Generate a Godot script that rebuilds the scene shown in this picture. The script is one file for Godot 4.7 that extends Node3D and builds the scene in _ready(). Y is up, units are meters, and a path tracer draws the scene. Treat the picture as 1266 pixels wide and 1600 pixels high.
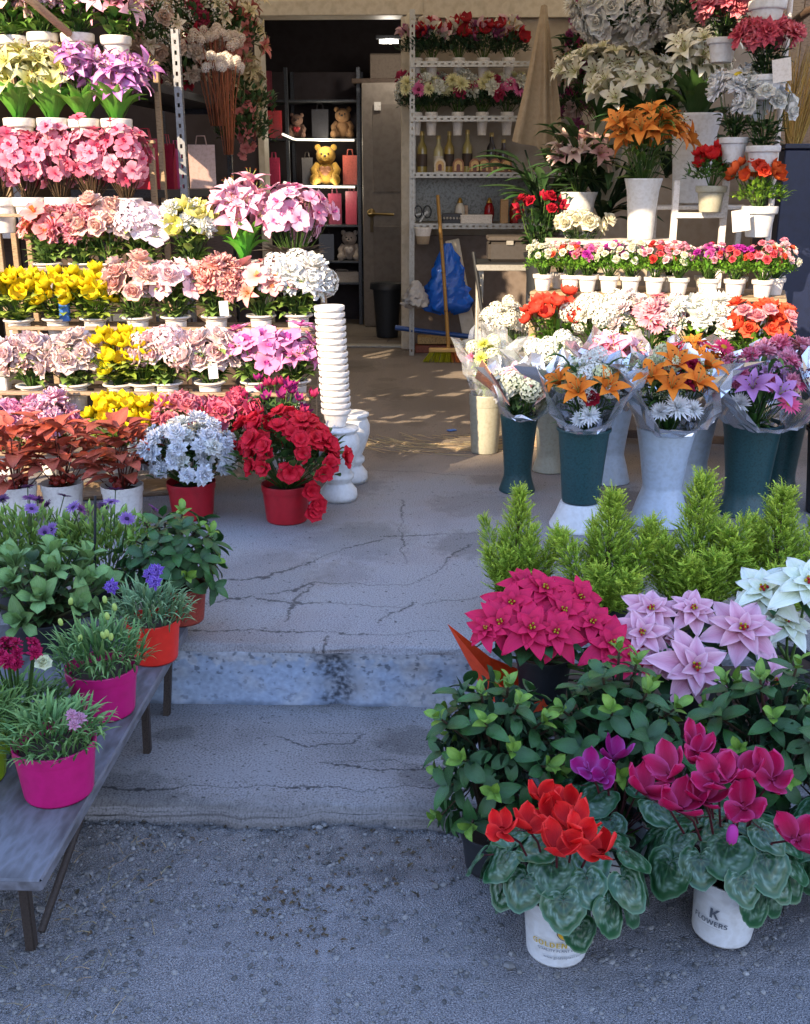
extends Node3D
# A flower shop front: stepped displays of potted flowers under a porch, a raised concrete floor, asphalt in shade.

class MB:
	var v := PackedVector3Array()
	var c := PackedColorArray()
	var uv := PackedVector2Array()
	var uv2 := PackedVector2Array()
	var ix := PackedInt32Array()
	func vert(p: Vector3, col: Color, t := Vector2.ZERO) -> int:
		v.append(p)
		c.append(col)
		uv.append(t)
		return v.size() - 1
	func tri(a: int, b: int, d: int) -> void:
		ix.append(a)
		ix.append(b)
		ix.append(d)
	func quad(a: int, b: int, d: int, e: int) -> void:
		tri(a, b, d)
		tri(a, d, e)
	func face(p: Array, col: Color) -> void:
		var n := v.size()
		for q in p:
			vert(q, col)
		for i in range(1, p.size() - 1):
			tri(n, n + i, n + i + 1)
	# a box with chamfered edges
	func box(size: Vector3, xf := Transform3D(), col := Color.WHITE, b := 0.0) -> void:
		var h := size / 2.0
		b = minf(b, minf(h.x, minf(h.y, h.z)) * 0.45)
		for ax in 3:
			for s in [-1.0, 1.0]:
				var u := (ax + 1) % 3
				var w := (ax + 2) % 3
				var pts := []
				for k in [[-1, -1], [1, -1], [1, 1], [-1, 1]]:
					var p := Vector3.ZERO
					p[ax] = h[ax] * s
					p[u] = (h[u] - b) * k[0]
					p[w] = (h[w] - b) * k[1]
					pts.append(xf * p)
				if s > 0:
					pts.reverse()
				face(pts, col)
		if b <= 0.0:
			return
		for ax in 3:
			var u := (ax + 1) % 3
			var w := (ax + 2) % 3
			for k in [[-1, -1], [1, -1], [1, 1], [-1, 1]]:
				var pts := []
				for e in [[-1, 0], [1, 0], [1, 1], [-1, 1]]:
					var p := Vector3.ZERO
					p[ax] = (h[ax] - b) * e[0]
					p[u] = (h[u] - (b if e[1] == 1 else 0.0)) * k[0]
					p[w] = (h[w] - (b if e[1] == 0 else 0.0)) * k[1]
					pts.append(xf * p)
				var cen: Vector3 = (pts[0] + pts[2]) / 2.0 - xf.origin
				if (pts[2] - pts[0]).cross(pts[1] - pts[0]).dot(cen) < 0:
					pts.reverse()
				face(pts, col)
	# profile: Vector2(radius, height); a repeated point makes a hard edge
	func lathe(prof: Array, seg: int, xf := Transform3D(), col := Color.WHITE, wob := 0.0) -> void:
		var first := v.size()
		for k in prof.size():
			var pr: Vector2 = prof[k]
			for i in seg + 1:
				var a := TAU * i / seg
				var rr := pr.x * (1.0 + wob * sin(a * 3.0 + pr.y * 40.0))
				vert(xf * Vector3(cos(a) * rr, pr.y, sin(a) * rr), col, Vector2(float(i) / seg, float(k) / (prof.size() - 1)))
		for k in prof.size() - 1:
			if (prof[k] as Vector2).is_equal_approx(prof[k + 1]):
				continue
			for i in seg:
				var a := first + k * (seg + 1) + i
				quad(a, a + 1, a + seg + 2, a + seg + 1)
	func tube(p: Array, r0: float, r1: float, seg := 4, col := Color.WHITE) -> void:
		var first := v.size()
		var n := p.size()
		var side := Vector3.ZERO
		for k in n:
			var d: Vector3 = (p[mini(k + 1, n - 1)] - p[maxi(k - 1, 0)]).normalized()
			if k == 0:
				side = d.cross(Vector3.UP if absf(d.y) < 0.9 else Vector3.RIGHT).normalized()
			side = (side - d * side.dot(d)).normalized()
			var up := d.cross(side)
			var r := lerpf(r0, r1, float(k) / (n - 1))
			for i in seg + 1:
				var a := TAU * i / seg
				vert(p[k] + (side * cos(a) + up * sin(a)) * r, col, Vector2(float(i) / seg, float(k) / (n - 1)))
		for k in n - 1:
			for i in seg:
				var a := first + k * (seg + 1) + i
				quad(a, a + seg + 1, a + seg + 2, a + 1)
		for e in [0, n - 1]:
			var m := vert(p[e], col)
			for i in seg:
				var a: int = first + e * (seg + 1) + i
				if e == 0:
					tri(m, a, a + 1)
				else:
					tri(m, a + 1, a)
	func ball(r: Vector3, xf := Transform3D(), col := Color.WHITE, seg := 10, rings := 6) -> void:
		var first := v.size()
		for k in rings + 1:
			var e := PI * k / rings - PI / 2
			for i in seg + 1:
				var a := TAU * i / seg
				vert(xf * (Vector3(cos(a) * cos(e), sin(e), sin(a) * cos(e)) * r), col)
		for k in rings:
			for i in seg:
				var a := first + k * (seg + 1) + i
				quad(a, a + 1, a + seg + 2, a + seg + 1)
	static func wid(shape: int, u: float) -> float:
		match shape:
			0: return pow(sin(PI * pow(u, 0.72)), 0.9)
			1: return pow(u, 0.55) * sqrt(maxf(0.0, 1.0 - pow(u, 5.0))) * 1.1
			2: return (1.0 - u * u * u) * minf(1.0, u * 5.0 + 0.25)
			3: return pow(sin(PI * pow(u, 0.6)), 0.8)
			4: return (0.12 + pow(u, 1.25) * 1.05) * sqrt(maxf(0.0, 1.0 - pow(u, 6.0)))
			5: return sqrt(maxf(0.0, sin(PI * u)))
		return 1.0
	# a petal or leaf: base at xf's origin, out along its +z, its face up along +y; a0, a1: slope in degrees at base and tip
	func petal(xf: Transform3D, len: float, w: float, a0: float, a1: float, shape: int, cup: float, c0: Color, c1: Color, nu := 4, nv := 2, ruf := 0.0, ph := 0.0, edge := 0.0, ce := Color.WHITE) -> void:
		var first := v.size()
		var r := 0.0
		var h := 0.0
		for i in nu + 1:
			var u := float(i) / nu
			var a := deg_to_rad(lerpf(a0, a1, u))
			var ww := w * wid(shape, u)
			if i == nu and shape != 1 and shape != 4:
				ww = 0.0
			var col := c0.lerp(c1, u)
			for j in nv + 1:
				var s := 2.0 * j / nv - 1.0
				var off := cup * ww * s * s + ruf * u * u * len * sin(s * 5.0 + ph + u * 3.0)
				var p := Vector3(s * ww, h + cos(a) * off, r - sin(a) * off)
				var cc := col
				if edge != 0.0:
					cc = col.lerp(ce, clampf(edge * absf(s * s * s), 0, 1)) if edge > 0 else col.lerp(ce, clampf(-edge * (1.0 - absf(s)) * (1.0 - u * 0.6), 0, 1))
				vert(xf * p, cc, Vector2(j / float(nv), u))
			r += cos(a) * len / nu
			h += sin(a) * len / nu
		for i in nu:
			for j in nv:
				var q := first + i * (nv + 1) + j
				quad(q, q + 1, q + nv + 2, q + nv + 1)
	func mesh(flat := false) -> ArrayMesh:
		var vv := v
		var cc := c
		var tt := uv
		var t2 := uv2
		var ii := ix
		if flat:
			vv = PackedVector3Array()
			cc = PackedColorArray()
			tt = PackedVector2Array()
			t2 = PackedVector2Array()
			ii = PackedInt32Array()
			for k in ix.size():
				vv.append(v[ix[k]])
				cc.append(c[ix[k]])
				tt.append(uv[ix[k]])
				if uv2.size():
					t2.append(uv2[ix[k]])
				ii.append(k)
		var n := PackedVector3Array()
		n.resize(vv.size())
		for k in range(0, ii.size(), 3):
			var a := ii[k]
			var b := ii[k + 1]
			var d := ii[k + 2]
			var m := (vv[d] - vv[a]).cross(vv[b] - vv[a])
			n[a] += m
			n[b] += m
			n[d] += m
		for k in n.size():
			n[k] = n[k].normalized() if n[k].length_squared() > 0.0 else Vector3.UP
		var arr := []
		arr.resize(Mesh.ARRAY_MAX)
		arr[Mesh.ARRAY_VERTEX] = vv
		arr[Mesh.ARRAY_NORMAL] = n
		arr[Mesh.ARRAY_COLOR] = cc
		arr[Mesh.ARRAY_TEX_UV] = tt
		if t2.size() == vv.size():
			arr[Mesh.ARRAY_TEX_UV2] = t2
		arr[Mesh.ARRAY_INDEX] = ii
		var am := ArrayMesh.new()
		am.add_surface_from_arrays(Mesh.PRIMITIVE_TRIANGLES, arr)
		return am

var rng := RandomNumberGenerator.new()
var used := {}
var cache := {}
var M := {}

func rf(a: float, b: float) -> float:
	return rng.randf_range(a, b)

func L(hex: String) -> Color:
	return Color.html(hex).srgb_to_linear()

func jit(c: Color, k: float) -> Color:
	var f := 1.0 + rf(-k, k)
	return Color(c.r * f * (1.0 + rf(-k, k) * 0.4), c.g * f, c.b * f * (1.0 + rf(-k, k) * 0.4))

func numbered(called: String, parent: Node) -> String:
	var key := str(parent.get_instance_id()) + called
	var n: int = used.get(key, 0)
	used[key] = n + 1
	return called if n == 0 else "%s_%03d" % [called, n]

func obj(called: String, m: Mesh, mat: Material, parent: Node = self, xf := Transform3D()) -> MeshInstance3D:
	var o := MeshInstance3D.new()
	o.name = numbered(called, parent)
	o.mesh = m
	o.material_override = mat
	o.transform = xf
	parent.add_child(o, true)
	return o

func tag(o: Node, label: String, category: String, group := "") -> Node:
	o.set_meta("label", label)
	o.set_meta("category", category)
	if group:
		o.set_meta("group", group)
	return o

func struct(called: String, m: Mesh, mat: Material) -> MeshInstance3D:
	var o := obj(called, m, mat)
	o.set_meta("kind", "structure")
	return o

func thing(called: String, label: String, category: String, at := Vector3.ZERO, turn := 0.0, group := "") -> Node3D:
	var o := Node3D.new()
	o.name = numbered(called, self)
	add_child(o, true)
	o.position = at
	o.rotation.y = turn
	tag(o, label, category, group)
	return o

func bx(size: Vector3, at := Vector3.ZERO, col := Color.WHITE, b := 0.003, rot := Vector3.ZERO) -> ArrayMesh:
	var m := MB.new()
	m.box(size, Transform3D(Basis.from_euler(rot), at), col, b)
	return m.mesh()

func rod(p: Array, r0: float, r1 := -1.0, seg := 6, col := Color.WHITE) -> ArrayMesh:
	var m := MB.new()
	m.tube(p, r0, r0 if r1 < 0 else r1, seg, col)
	return m.mesh()

func turned(prof: Array, seg := 24, col := Color.WHITE, wob := 0.0) -> ArrayMesh:
	var m := MB.new()
	m.lathe(prof, seg, Transform3D(), col, wob)
	return m.mesh()

func T(x: float, y: float, z: float, turn := 0.0, tilt := 0.0, roll := 0.0) -> Transform3D:
	return Transform3D(Basis.from_euler(Vector3(tilt, turn, roll)), Vector3(x, y, z))

func facing(d: Vector3, spin: float, s: float) -> Basis:
	var y := d.normalized()
	var x := y.cross(Vector3.FORWARD if absf(y.z) < 0.9 else Vector3.RIGHT).normalized()
	var z := x.cross(y)
	return Basis(x, y, z) * Basis(Vector3.UP, spin) * Basis.from_scale(Vector3(s, s, s))

func noise_tex(freq: float, stops: Array, seed: int, size := 512, oct := 4, kind := FastNoiseLite.TYPE_SIMPLEX_SMOOTH) -> NoiseTexture2D:
	var n := FastNoiseLite.new()
	n.seed = seed
	n.frequency = freq
	n.noise_type = kind
	n.fractal_octaves = oct
	var t := NoiseTexture2D.new()
	t.width = size
	t.height = size
	t.seamless = true
	t.noise = n
	var g := Gradient.new()
	var off := PackedFloat32Array()
	var cols := PackedColorArray()
	for s in stops:
		off.append(s[0])
		cols.append(Color.html(s[1]))
	g.offsets = off
	g.colors = cols
	t.color_ramp = g
	return t

var wear_tex: Texture2D
var grain_tex: Texture2D
var rough_tex: Texture2D

# a painted, plastic or metal surface, never quite uniform
func mt(hex: String, rough := 0.5, metal := 0.0, wear := 0, scale := 2.0) -> StandardMaterial3D:
	var m := StandardMaterial3D.new()
	m.albedo_color = Color.html(hex)
	m.roughness = rough
	m.metallic = metal
	m.vertex_color_use_as_albedo = true
	if wear > 0:
		m.albedo_texture = wear_tex if wear == 1 else grain_tex
		m.uv1_triplanar = true
		m.uv1_scale = Vector3.ONE * scale
	return m

func plant_mat(rough: float, back: float, spec := 0.5) -> StandardMaterial3D:
	var m := StandardMaterial3D.new()
	m.vertex_color_use_as_albedo = true
	m.roughness = rough
	m.metallic_specular = spec
	m.backlight_enabled = true
	m.backlight = Color(back, back, back)
	m.cull_mode = BaseMaterial3D.CULL_DISABLED
	return m

# ---------------------------------------------------------------- flowers
# every flower is about 1 in radius, opens along +y
func flower(kind: String, h0: String, h1: String, variant: int, extra := "") -> ArrayMesh:
	var key := "f%s%s%s%d%s" % [kind, h0, h1, variant, extra]
	if cache.has(key):
		return cache[key]
	rng.seed = hash(key)
	var b := MB.new()
	var c0 := L(h0)
	var c1 := L(h1)
	var ce := L(extra) if extra else c1
	match kind:
		"lily":
			for i in 6:
				var k := 1.0 if i < 3 else 0.92
				var y := TAU * (i % 3) / 3.0 + (PI / 3 if i >= 3 else 0.0) + rf(-0.15, 0.15)
				b.petal(T(0, 0, 0, y), 1.25 * k, 0.27 if i < 3 else 0.2, rf(56, 72), rf(-45, -5), 0, 0.35, jit(c0, 0.1), jit(c1, 0.1), 6, 2, 0.03, rf(0, 6), -0.75 if extra else 0.0, ce)
			for i in 5:
				var a := TAU * i / 5.0
				b.tube([Vector3.ZERO, Vector3(cos(a) * 0.1, 0.5, sin(a) * 0.1), Vector3(cos(a) * 0.25, 0.8, sin(a) * 0.25)], 0.012, 0.012, 3, L("b9c06a"))
				b.ball(Vector3(0.07, 0.025, 0.03), T(cos(a) * 0.25, 0.81, sin(a) * 0.25, -a), L("6d3413"), 5, 3)
		"tulip":
			for i in 6:
				var y := TAU * i / 6.0 + rf(-0.1, 0.1)
				var k := 1.0 if i % 2 == 0 else 0.93
				b.petal(T(0, 0, 0, y), 1.8 * k, 0.56, rf(-8, 4), rf(118, 132), 5, 0.4, jit(c0, 0.12), jit(c1, 0.12), 6, 2, 0.02, rf(0, 6), 0.5 if extra else 0.0, ce)
		"rose":
			var rows := [[7, 0.95, 8, 30, 0.5, 0.0], [6, 0.85, 30, 66, 0.46, 0.06], [5, 0.75, 50, 98, 0.42, 0.1], [4, 0.62, 65, 122, 0.36, 0.12], [3, 0.45, 75, 140, 0.28, 0.15]]
			for q in rows.size():
				var r: Array = rows[q]
				var n: int = r[0]
				for i in n:
					var y := TAU * i / n + q * 0.7 + rf(-0.2, 0.2)
					var tin := lerpf(0.0, 1.0, q / 4.0)
					b.petal(T(0, r[5], 0, y), r[1] * rf(0.92, 1.08), r[4], r[2] + rf(-6, 6), r[3] + rf(-12, 8), 1, 0.35, jit(c1.lerp(c0, tin * 0.8), 0.1), jit(c1.lerp(c0, tin), 0.1), 4, 4, 0.06, rf(0, 6), 0.3 if extra else 0.0, ce)
		"carn":
			var rows2 := [[9, 1.0, 2, -8], [9, 0.95, 18, 18], [8, 0.85, 36, 44], [7, 0.72, 54, 70], [5, 0.55, 72, 92]]
			for q in rows2.size():
				var r: Array = rows2[q]
				var n: int = r[0]
				for i in n:
					b.petal(T(0, q * 0.03, 0, TAU * i / n + q * 0.4 + rf(-0.25, 0.25)), r[1] * rf(0.88, 1.1), 0.36, r[2] + rf(-10, 10), r[3] + rf(-20, 20), 4, 0.1, jit(c0, 0.12), jit(c1, 0.12), 3, 4, 0.12, rf(0, 6), 0.6 if extra else 0.0, ce)
		"azalea":
			for q in 2:
				var n := 6 if q == 0 else 5
				for i in n:
					b.petal(T(0, q * 0.06, 0, TAU * i / n + q * 0.5 + rf(-0.2, 0.2)), (1.05 if q == 0 else 0.8) * rf(0.9, 1.1), 0.52, (36 if q == 0 else 58) + rf(-8, 8), (-12 if q == 0 else 20) + rf(-15, 15), 1, 0.1, jit(c0, 0.14), jit(c1, 0.14), 4, 4, 0.11, rf(0, 6))
		"daisy":
			for i in 20:
				b.petal(T(0, 0, 0, TAU * i / 20 + rf(-0.06, 0.06)), rf(0.9, 1.05), 0.13, rf(4, 22), rf(-14, 6), 5 if extra else 2, 0.25, jit(c0, 0.06), jit(c1, 0.06), 3, 2)
			b.ball(Vector3(0.26, 0.12, 0.26), T(0, 0.06, 0), L(extra) if extra else L("b08a18"), 10, 5)
		"mum":
			var rows3 := [[18, 1.0, 0, 8], [16, 0.92, 18, 30], [14, 0.8, 36, 56], [10, 0.62, 58, 80], [6, 0.45, 76, 100]]
			for r in rows3:
				for i in int(r[0]):
					b.petal(T(0, 0, 0, TAU * i / r[0] + rf(-0.1, 0.1)), r[1] * rf(0.9, 1.08), 0.11, r[2] + rf(-8, 8), r[3] + rf(-10, 10), 2, 0.5, jit(c0, 0.08), jit(c1, 0.08), 3, 2)
		"orchid":
			for i in 5:
				var big := i == 1 or i == 4
				b.petal(T(0, 0, 0, TAU * i / 5.0 + rf(-0.05, 0.05)), 1.0, 0.6 if big else 0.42, rf(18, 30), rf(-18, 0), 1, 0.15, c0.lerp(c1, 0.4), jit(c1, 0.1), 4, 4, 0.05, rf(0, 6), 0.35, ce)
			b.petal(T(0, 0.05, 0, PI), 0.5, 0.24, 70, 10, 1, 0.8, c0, c0, 3, 2)
			b.ball(Vector3(0.12, 0.12, 0.16), T(0, 0.16, 0), c0, 6, 4)
		"rosebud":
			for i in 6:
				b.petal(T(0, 0.1, 0, TAU * i / 3.0 + i * 0.5), 1.5 if i < 3 else 1.3, 0.42, rf(20, 40), rf(96, 112), 3, 0.5, jit(c0, 0.1), jit(c1, 0.1), 5, 2)
			for i in 5:
				b.petal(T(0, 0, 0, TAU * i / 5.0), 0.8, 0.14, 40, 80, 0, 0.3, L("3f6b2c"), L("5e8a3c"), 3, 2)
		"cyclamen":
			for i in 5:
				var y := TAU * i / 5.0 + rf(-0.12, 0.12)
				b.petal(T(0, 0, 0, y, 0.0, rf(-0.5, 0.5)), rf(1.4, 1.7), 0.52, rf(-5, 30), rf(70, 112), 5, 0.18, jit(c0, 0.08), jit(c1, 0.08), 6, 4, 0.05, rf(0, 6), 0.8 if extra else 0.0, ce)
			b.lathe([Vector2(0.22, 0.1), Vector2(0.2, -0.05), Vector2(0.1, -0.12), Vector2(0.0, -0.14)], 8, Transform3D(), c0.darkened(0.3))
		"poin":
			var rows4 := [[6, 1.0, 0.275, -2, -24], [6, 0.72, 0.2, 12, -12], [5, 0.45, 0.13, 28, 0]]
			for q in 3:
				var r: Array = rows4[q]
				for i in int(r[0]):
					b.petal(T(0, 0.05 * q, 0, TAU * i / r[0] + q * 0.55 + rf(-0.2, 0.2), 0, rf(-0.15, 0.15)), r[1] * rf(0.85, 1.12), r[2], r[3] + rf(-8, 8), r[4] + rf(-10, 10), 3, 0.28, jit(c0, 0.1), jit(c1, 0.08), 6, 4, 0.03, rf(0, 6), -0.8 if extra else 0.0, ce)
			for i in 8:
				var a := i * 2.4
				var rr := 0.035 * sqrt(i)
				b.ball(Vector3(0.035, 0.05, 0.035), T(cos(a) * rr, 0.2, sin(a) * rr), L("b3202c") if i % 2 == 0 else L("b8a52e"), 5, 4)
		"calla":
			for i in 9:
				pass
			b.petal(T(0, 0, 0), 1.7, 0.62, 86, 34, 3, 0.9, c0, c1, 6, 6)
			b.petal(T(0, 0, 0.05, PI), 0.9, 0.4, 84, 95, 3, 0.9, c0, c0, 4, 4)
			b.tube([Vector3(0, 0.1, 0.1), Vector3(0, 1.0, 0.2)], 0.07, 0.05, 5, L("d9a520"))
		"puff":
			for i in 46:
				var e := acos(1.0 - (i + 0.5) / 46.0 * 1.35)
				var a := i * 2.39996
				var d := Vector3(sin(e) * cos(a), cos(e), sin(e) * sin(a))
				var xf := Transform3D(facing(d, rf(0, 6), 0.26), d * rf(0.72, 0.86))
				var tint := jit(c0.lerp(c1, rf(0, 1)), 0.08)
				for k in 4:
					b.petal(xf * T(0, 0, 0, TAU * k / 4.0), 1.0, 0.5, 24, -10, 1, 0.2, tint, tint, 2, 2)
		"dianth":
			for q in 4:
				for i in 7:
					b.petal(T(0, 0.04 * q, 0, TAU * i / 7.0 + q * 0.5), (1.0 - q * 0.16) * rf(0.85, 1.1), 0.3, q * 22.0 + rf(-6, 6), q * 24.0 - 8 + rf(-10, 10), 4, 0.0, jit(c0, 0.15), jit(c1, 0.15), 3, 4, 0.16, rf(0, 6), 0.7 if extra else 0.0, ce)
		"bud":
			b.ball(Vector3(0.55, 1.0, 0.55), T(0, 0.8, 0), c1, 8, 6)
			b.ball(Vector3(0.45, 0.5, 0.45), T(0, 0.3, 0), L("55752f"), 7, 4)
		"spray":
			for i in 30:
				var d := Vector3(rf(-1, 1), rf(0.1, 1.4), rf(-1, 1))
				b.tube([Vector3.ZERO, d * 0.5 + Vector3(0, 0.2, 0), d], 0.012, 0.008, 3, L("66814a"))
				for k in 3:
					b.ball(Vector3.ONE * rf(0.05, 0.09), Transform3D(Basis(), d + Vector3(rf(-0.15, 0.15), rf(-0.1, 0.15), rf(-0.15, 0.15))), jit(c1, 0.1), 5, 3)
	var am := b.mesh()
	cache[key] = am
	return am

# foliage about 1 in radius and 1 tall, rooted at the origin
func foliage(kind: String, h0: String, h1: String, variant: int) -> ArrayMesh:
	var key := "l%s%s%s%d" % [kind, h0, h1, variant]
	if cache.has(key):
		return cache[key]
	rng.seed = hash(key)
	var b := MB.new()
	var c0 := L(h0)
	var c1 := L(h1)
	match kind:
		"leafy":
			for i in 60:
				var a := i * 2.39996
				var t := sqrt((i + 0.5) / 60.0)
				var y := rf(0.08, 0.95)
				var r := t * lerpf(0.4, 0.85, y)
				b.petal(T(cos(a) * r * 0.7, y * 0.9, sin(a) * r * 0.7, PI / 2 - a + rf(-0.5, 0.5)), rf(0.3, 0.5), rf(0.1, 0.15), rf(5, 60), rf(-55, 0), 3, 0.3, jit(c0, 0.25), jit(c1, 0.25), 4, 2)
			for i in 12:
				var a := rf(0, TAU)
				b.tube([Vector3.ZERO, Vector3(cos(a) * 0.3, 0.5, sin(a) * 0.3), Vector3(cos(a) * 0.7, 1.0, sin(a) * 0.7)], 0.018, 0.012, 3, c0)
		"bush":
			for i in 260:
				var a := i * 2.39996
				var e := acos(1.0 - 1.25 * (i + 0.5) / 260.0)
				var rr := rf(0.45, 1.0)
				var d := Vector3(sin(e) * cos(a), cos(e), sin(e) * sin(a))
				var p := Vector3(d.x * rr, 0.42 + d.y * rr * 0.55, d.z * rr)
				b.petal(Transform3D(Basis(Vector3.UP, PI / 2 - a + rf(-0.9, 0.9)) * Basis(Vector3.RIGHT, rf(-0.5, 0.3)), p), rf(0.18, 0.3), rf(0.05, 0.085), rf(0, 60), rf(-30, 20), 3, 0.3, jit(c0, 0.3), jit(c1, 0.3), 3, 2)
		"blade":
			for i in 34:
				var a := i * 2.39996
				b.petal(T(cos(a) * 0.16, 0, sin(a) * 0.16, PI / 2 - a + rf(-0.4, 0.4)), rf(0.75, 1.2), rf(0.06, 0.1), rf(62, 88), rf(-10, 62), 0, 0.5, jit(c0, 0.2), jit(c1, 0.2), 5, 2)
		"lilyleaf":
			for i in 26:
				var a := i * 2.39996
				b.petal(T(cos(a) * 0.1, rf(0, 0.12), sin(a) * 0.1, PI / 2 - a + rf(-0.4, 0.4)), rf(0.8, 1.15), rf(0.13, 0.19), rf(55, 82), rf(-20, 40), 0, 0.5, jit(c0, 0.18), jit(c1, 0.18), 5, 2)
		"longleaf":
			for i in 44:
				var a := i * 2.39996
				var y := rf(0.0, 0.95)
				b.petal(T(cos(a) * 0.4 * y, y, sin(a) * 0.4 * y, PI / 2 - a + rf(-0.4, 0.4)), rf(0.55, 0.85), rf(0.05, 0.08), rf(15, 60), rf(-50, -5), 0, 0.4, jit(c0, 0.25), jit(c1, 0.25), 5, 2)
			for i in 9:
				var a := rf(0, TAU)
				b.tube([Vector3.ZERO, Vector3(cos(a) * 0.2, 0.5, sin(a) * 0.2), Vector3(cos(a) * 0.55, 1.05, sin(a) * 0.55)], 0.02, 0.014, 3, c0)
		"grass":
			for i in 330:
				var a := i * 2.39996
				var t := sqrt((i + 0.5) / 330.0) * 0.8
				b.petal(T(cos(a) * t, rf(0.05, 0.6) * (1.05 - t * 0.6), sin(a) * t, PI / 2 - a + rf(-1.1, 1.1)), rf(0.3, 0.55), rf(0.022, 0.034), rf(30, 88), rf(-70, 55), 2, 0.4, jit(c0, 0.3), jit(c1, 0.25), 5, 2)
		"dense":
			for i in 900:
				var a := i * 2.39996
				var t := sqrt((i + 0.5) / 900.0)
				var y := (1.0 - t * t * 0.55) * rf(0.35, 1.0)
				b.petal(T(cos(a) * t, y, sin(a) * t, PI / 2 - a + rf(-1.3, 1.3)), rf(0.13, 0.22), rf(0.022, 0.035), rf(35, 88), rf(0, 70), 3, 0.3, jit(c0, 0.3), jit(c1, 0.28), 3, 2)
		"twig":
			for i in 26:
				var a := rf(0, TAU)
				var d := Vector3(cos(a) * rf(0.1, 0.6), 1.0, sin(a) * rf(0.1, 0.6))
				b.tube([Vector3.ZERO, d * 0.5, d * rf(0.9, 1.2)], 0.02, 0.008, 3, jit(c0, 0.2))
	var am := b.mesh()
	cache[key] = am
	return am

func pot_mesh(style: String, r: float, h: float) -> ArrayMesh:
	var key := "p%s%.3f%.3f" % [style, r, h]
	if cache.has(key):
		return cache[key]
	var p := []
	match style:
		"rim":
			p = [Vector2(0, 0), Vector2(r * 0.66, 0), Vector2(r * 0.7, 0.004), Vector2(r * 0.88, h * 0.74), Vector2(r * 0.88, h * 0.74), Vector2(r * 1.0, h * 0.75), Vector2(r * 1.04, h * 0.8), Vector2(r * 1.06, h * 0.97), Vector2(r * 1.03, h), Vector2(r * 0.95, h), Vector2(r * 0.9, h * 0.93), Vector2(r * 0.85, h * 0.7)]
		"saucer":
			p = [Vector2(0, 0), Vector2(r * 0.62, 0), Vector2(r * 0.66, 0.004), Vector2(r * 0.8, h * 0.86), Vector2(r * 0.8, h * 0.86), Vector2(r * 1.12, h * 0.93), Vector2(r * 1.14, h * 0.97), Vector2(r * 1.1, h), Vector2(r * 0.85, h), Vector2(r * 0.78, h * 0.9)]
		"nursery":
			p = [Vector2(0, 0), Vector2(r * 0.8, 0), Vector2(r * 0.83, 0.006), Vector2(r * 0.95, h * 0.8), Vector2(r * 0.95, h * 0.8), Vector2(r * 0.985, h * 0.81), Vector2(r * 1.0, h * 0.98), Vector2(r * 1.0, h), Vector2(r * 0.95, h), Vector2(r * 0.93, h * 0.85), Vector2(r * 0.9, h * 0.7)]
		"bucket":
			p = [Vector2(0, 0), Vector2(r * 0.7, 0), Vector2(r * 0.73, 0.01), Vector2(r * 0.84, h * 0.5), Vector2(r * 0.97, h * 0.95), Vector2(r * 1.04, h * 0.96), Vector2(r * 1.05, h * 0.99), Vector2(r * 1.0, h), Vector2(r * 0.94, h * 0.96), Vector2(r * 0.85, h * 0.6)]
		"waisted":
			p = [Vector2(0, 0), Vector2(r * 0.95, 0), Vector2(r * 0.97, 0.006), Vector2(r * 0.86, h * 0.1), Vector2(r * 0.74, h * 0.2), Vector2(r * 0.73, h * 0.28), Vector2(r * 0.8, h * 0.5), Vector2(r * 0.93, h * 0.85), Vector2(r * 1.0, h * 0.98), Vector2(r * 0.99, h), Vector2(r * 0.92, h * 0.97), Vector2(r * 0.75, h * 0.6)]
		"flared":
			p = [Vector2(0, 0), Vector2(r * 1.0, 0), Vector2(r * 1.02, 0.006), Vector2(r * 0.84, h * 0.2), Vector2(r * 0.66, h * 0.36), Vector2(r * 0.66, h * 0.4), Vector2(r * 0.8, h * 0.7), Vector2(r * 0.98, h * 0.98), Vector2(r * 0.97, h), Vector2(r * 0.9, h * 0.97), Vector2(r * 0.75, h * 0.7)]
		"vase":
			p = [Vector2(0, 0), Vector2(r * 0.66, 0), Vector2(r * 0.7, 0.006), Vector2(r * 0.78, h * 0.4), Vector2(r * 0.9, h * 0.8), Vector2(r * 1.04, h * 0.97), Vector2(r * 1.06, h), Vector2(r * 1.0, h * 0.99), Vector2(r * 0.86, h * 0.8), Vector2(r * 0.75, h * 0.5)]
	p.reverse()
	var am := turned(p, 26)
	cache[key] = am
	return am

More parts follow.
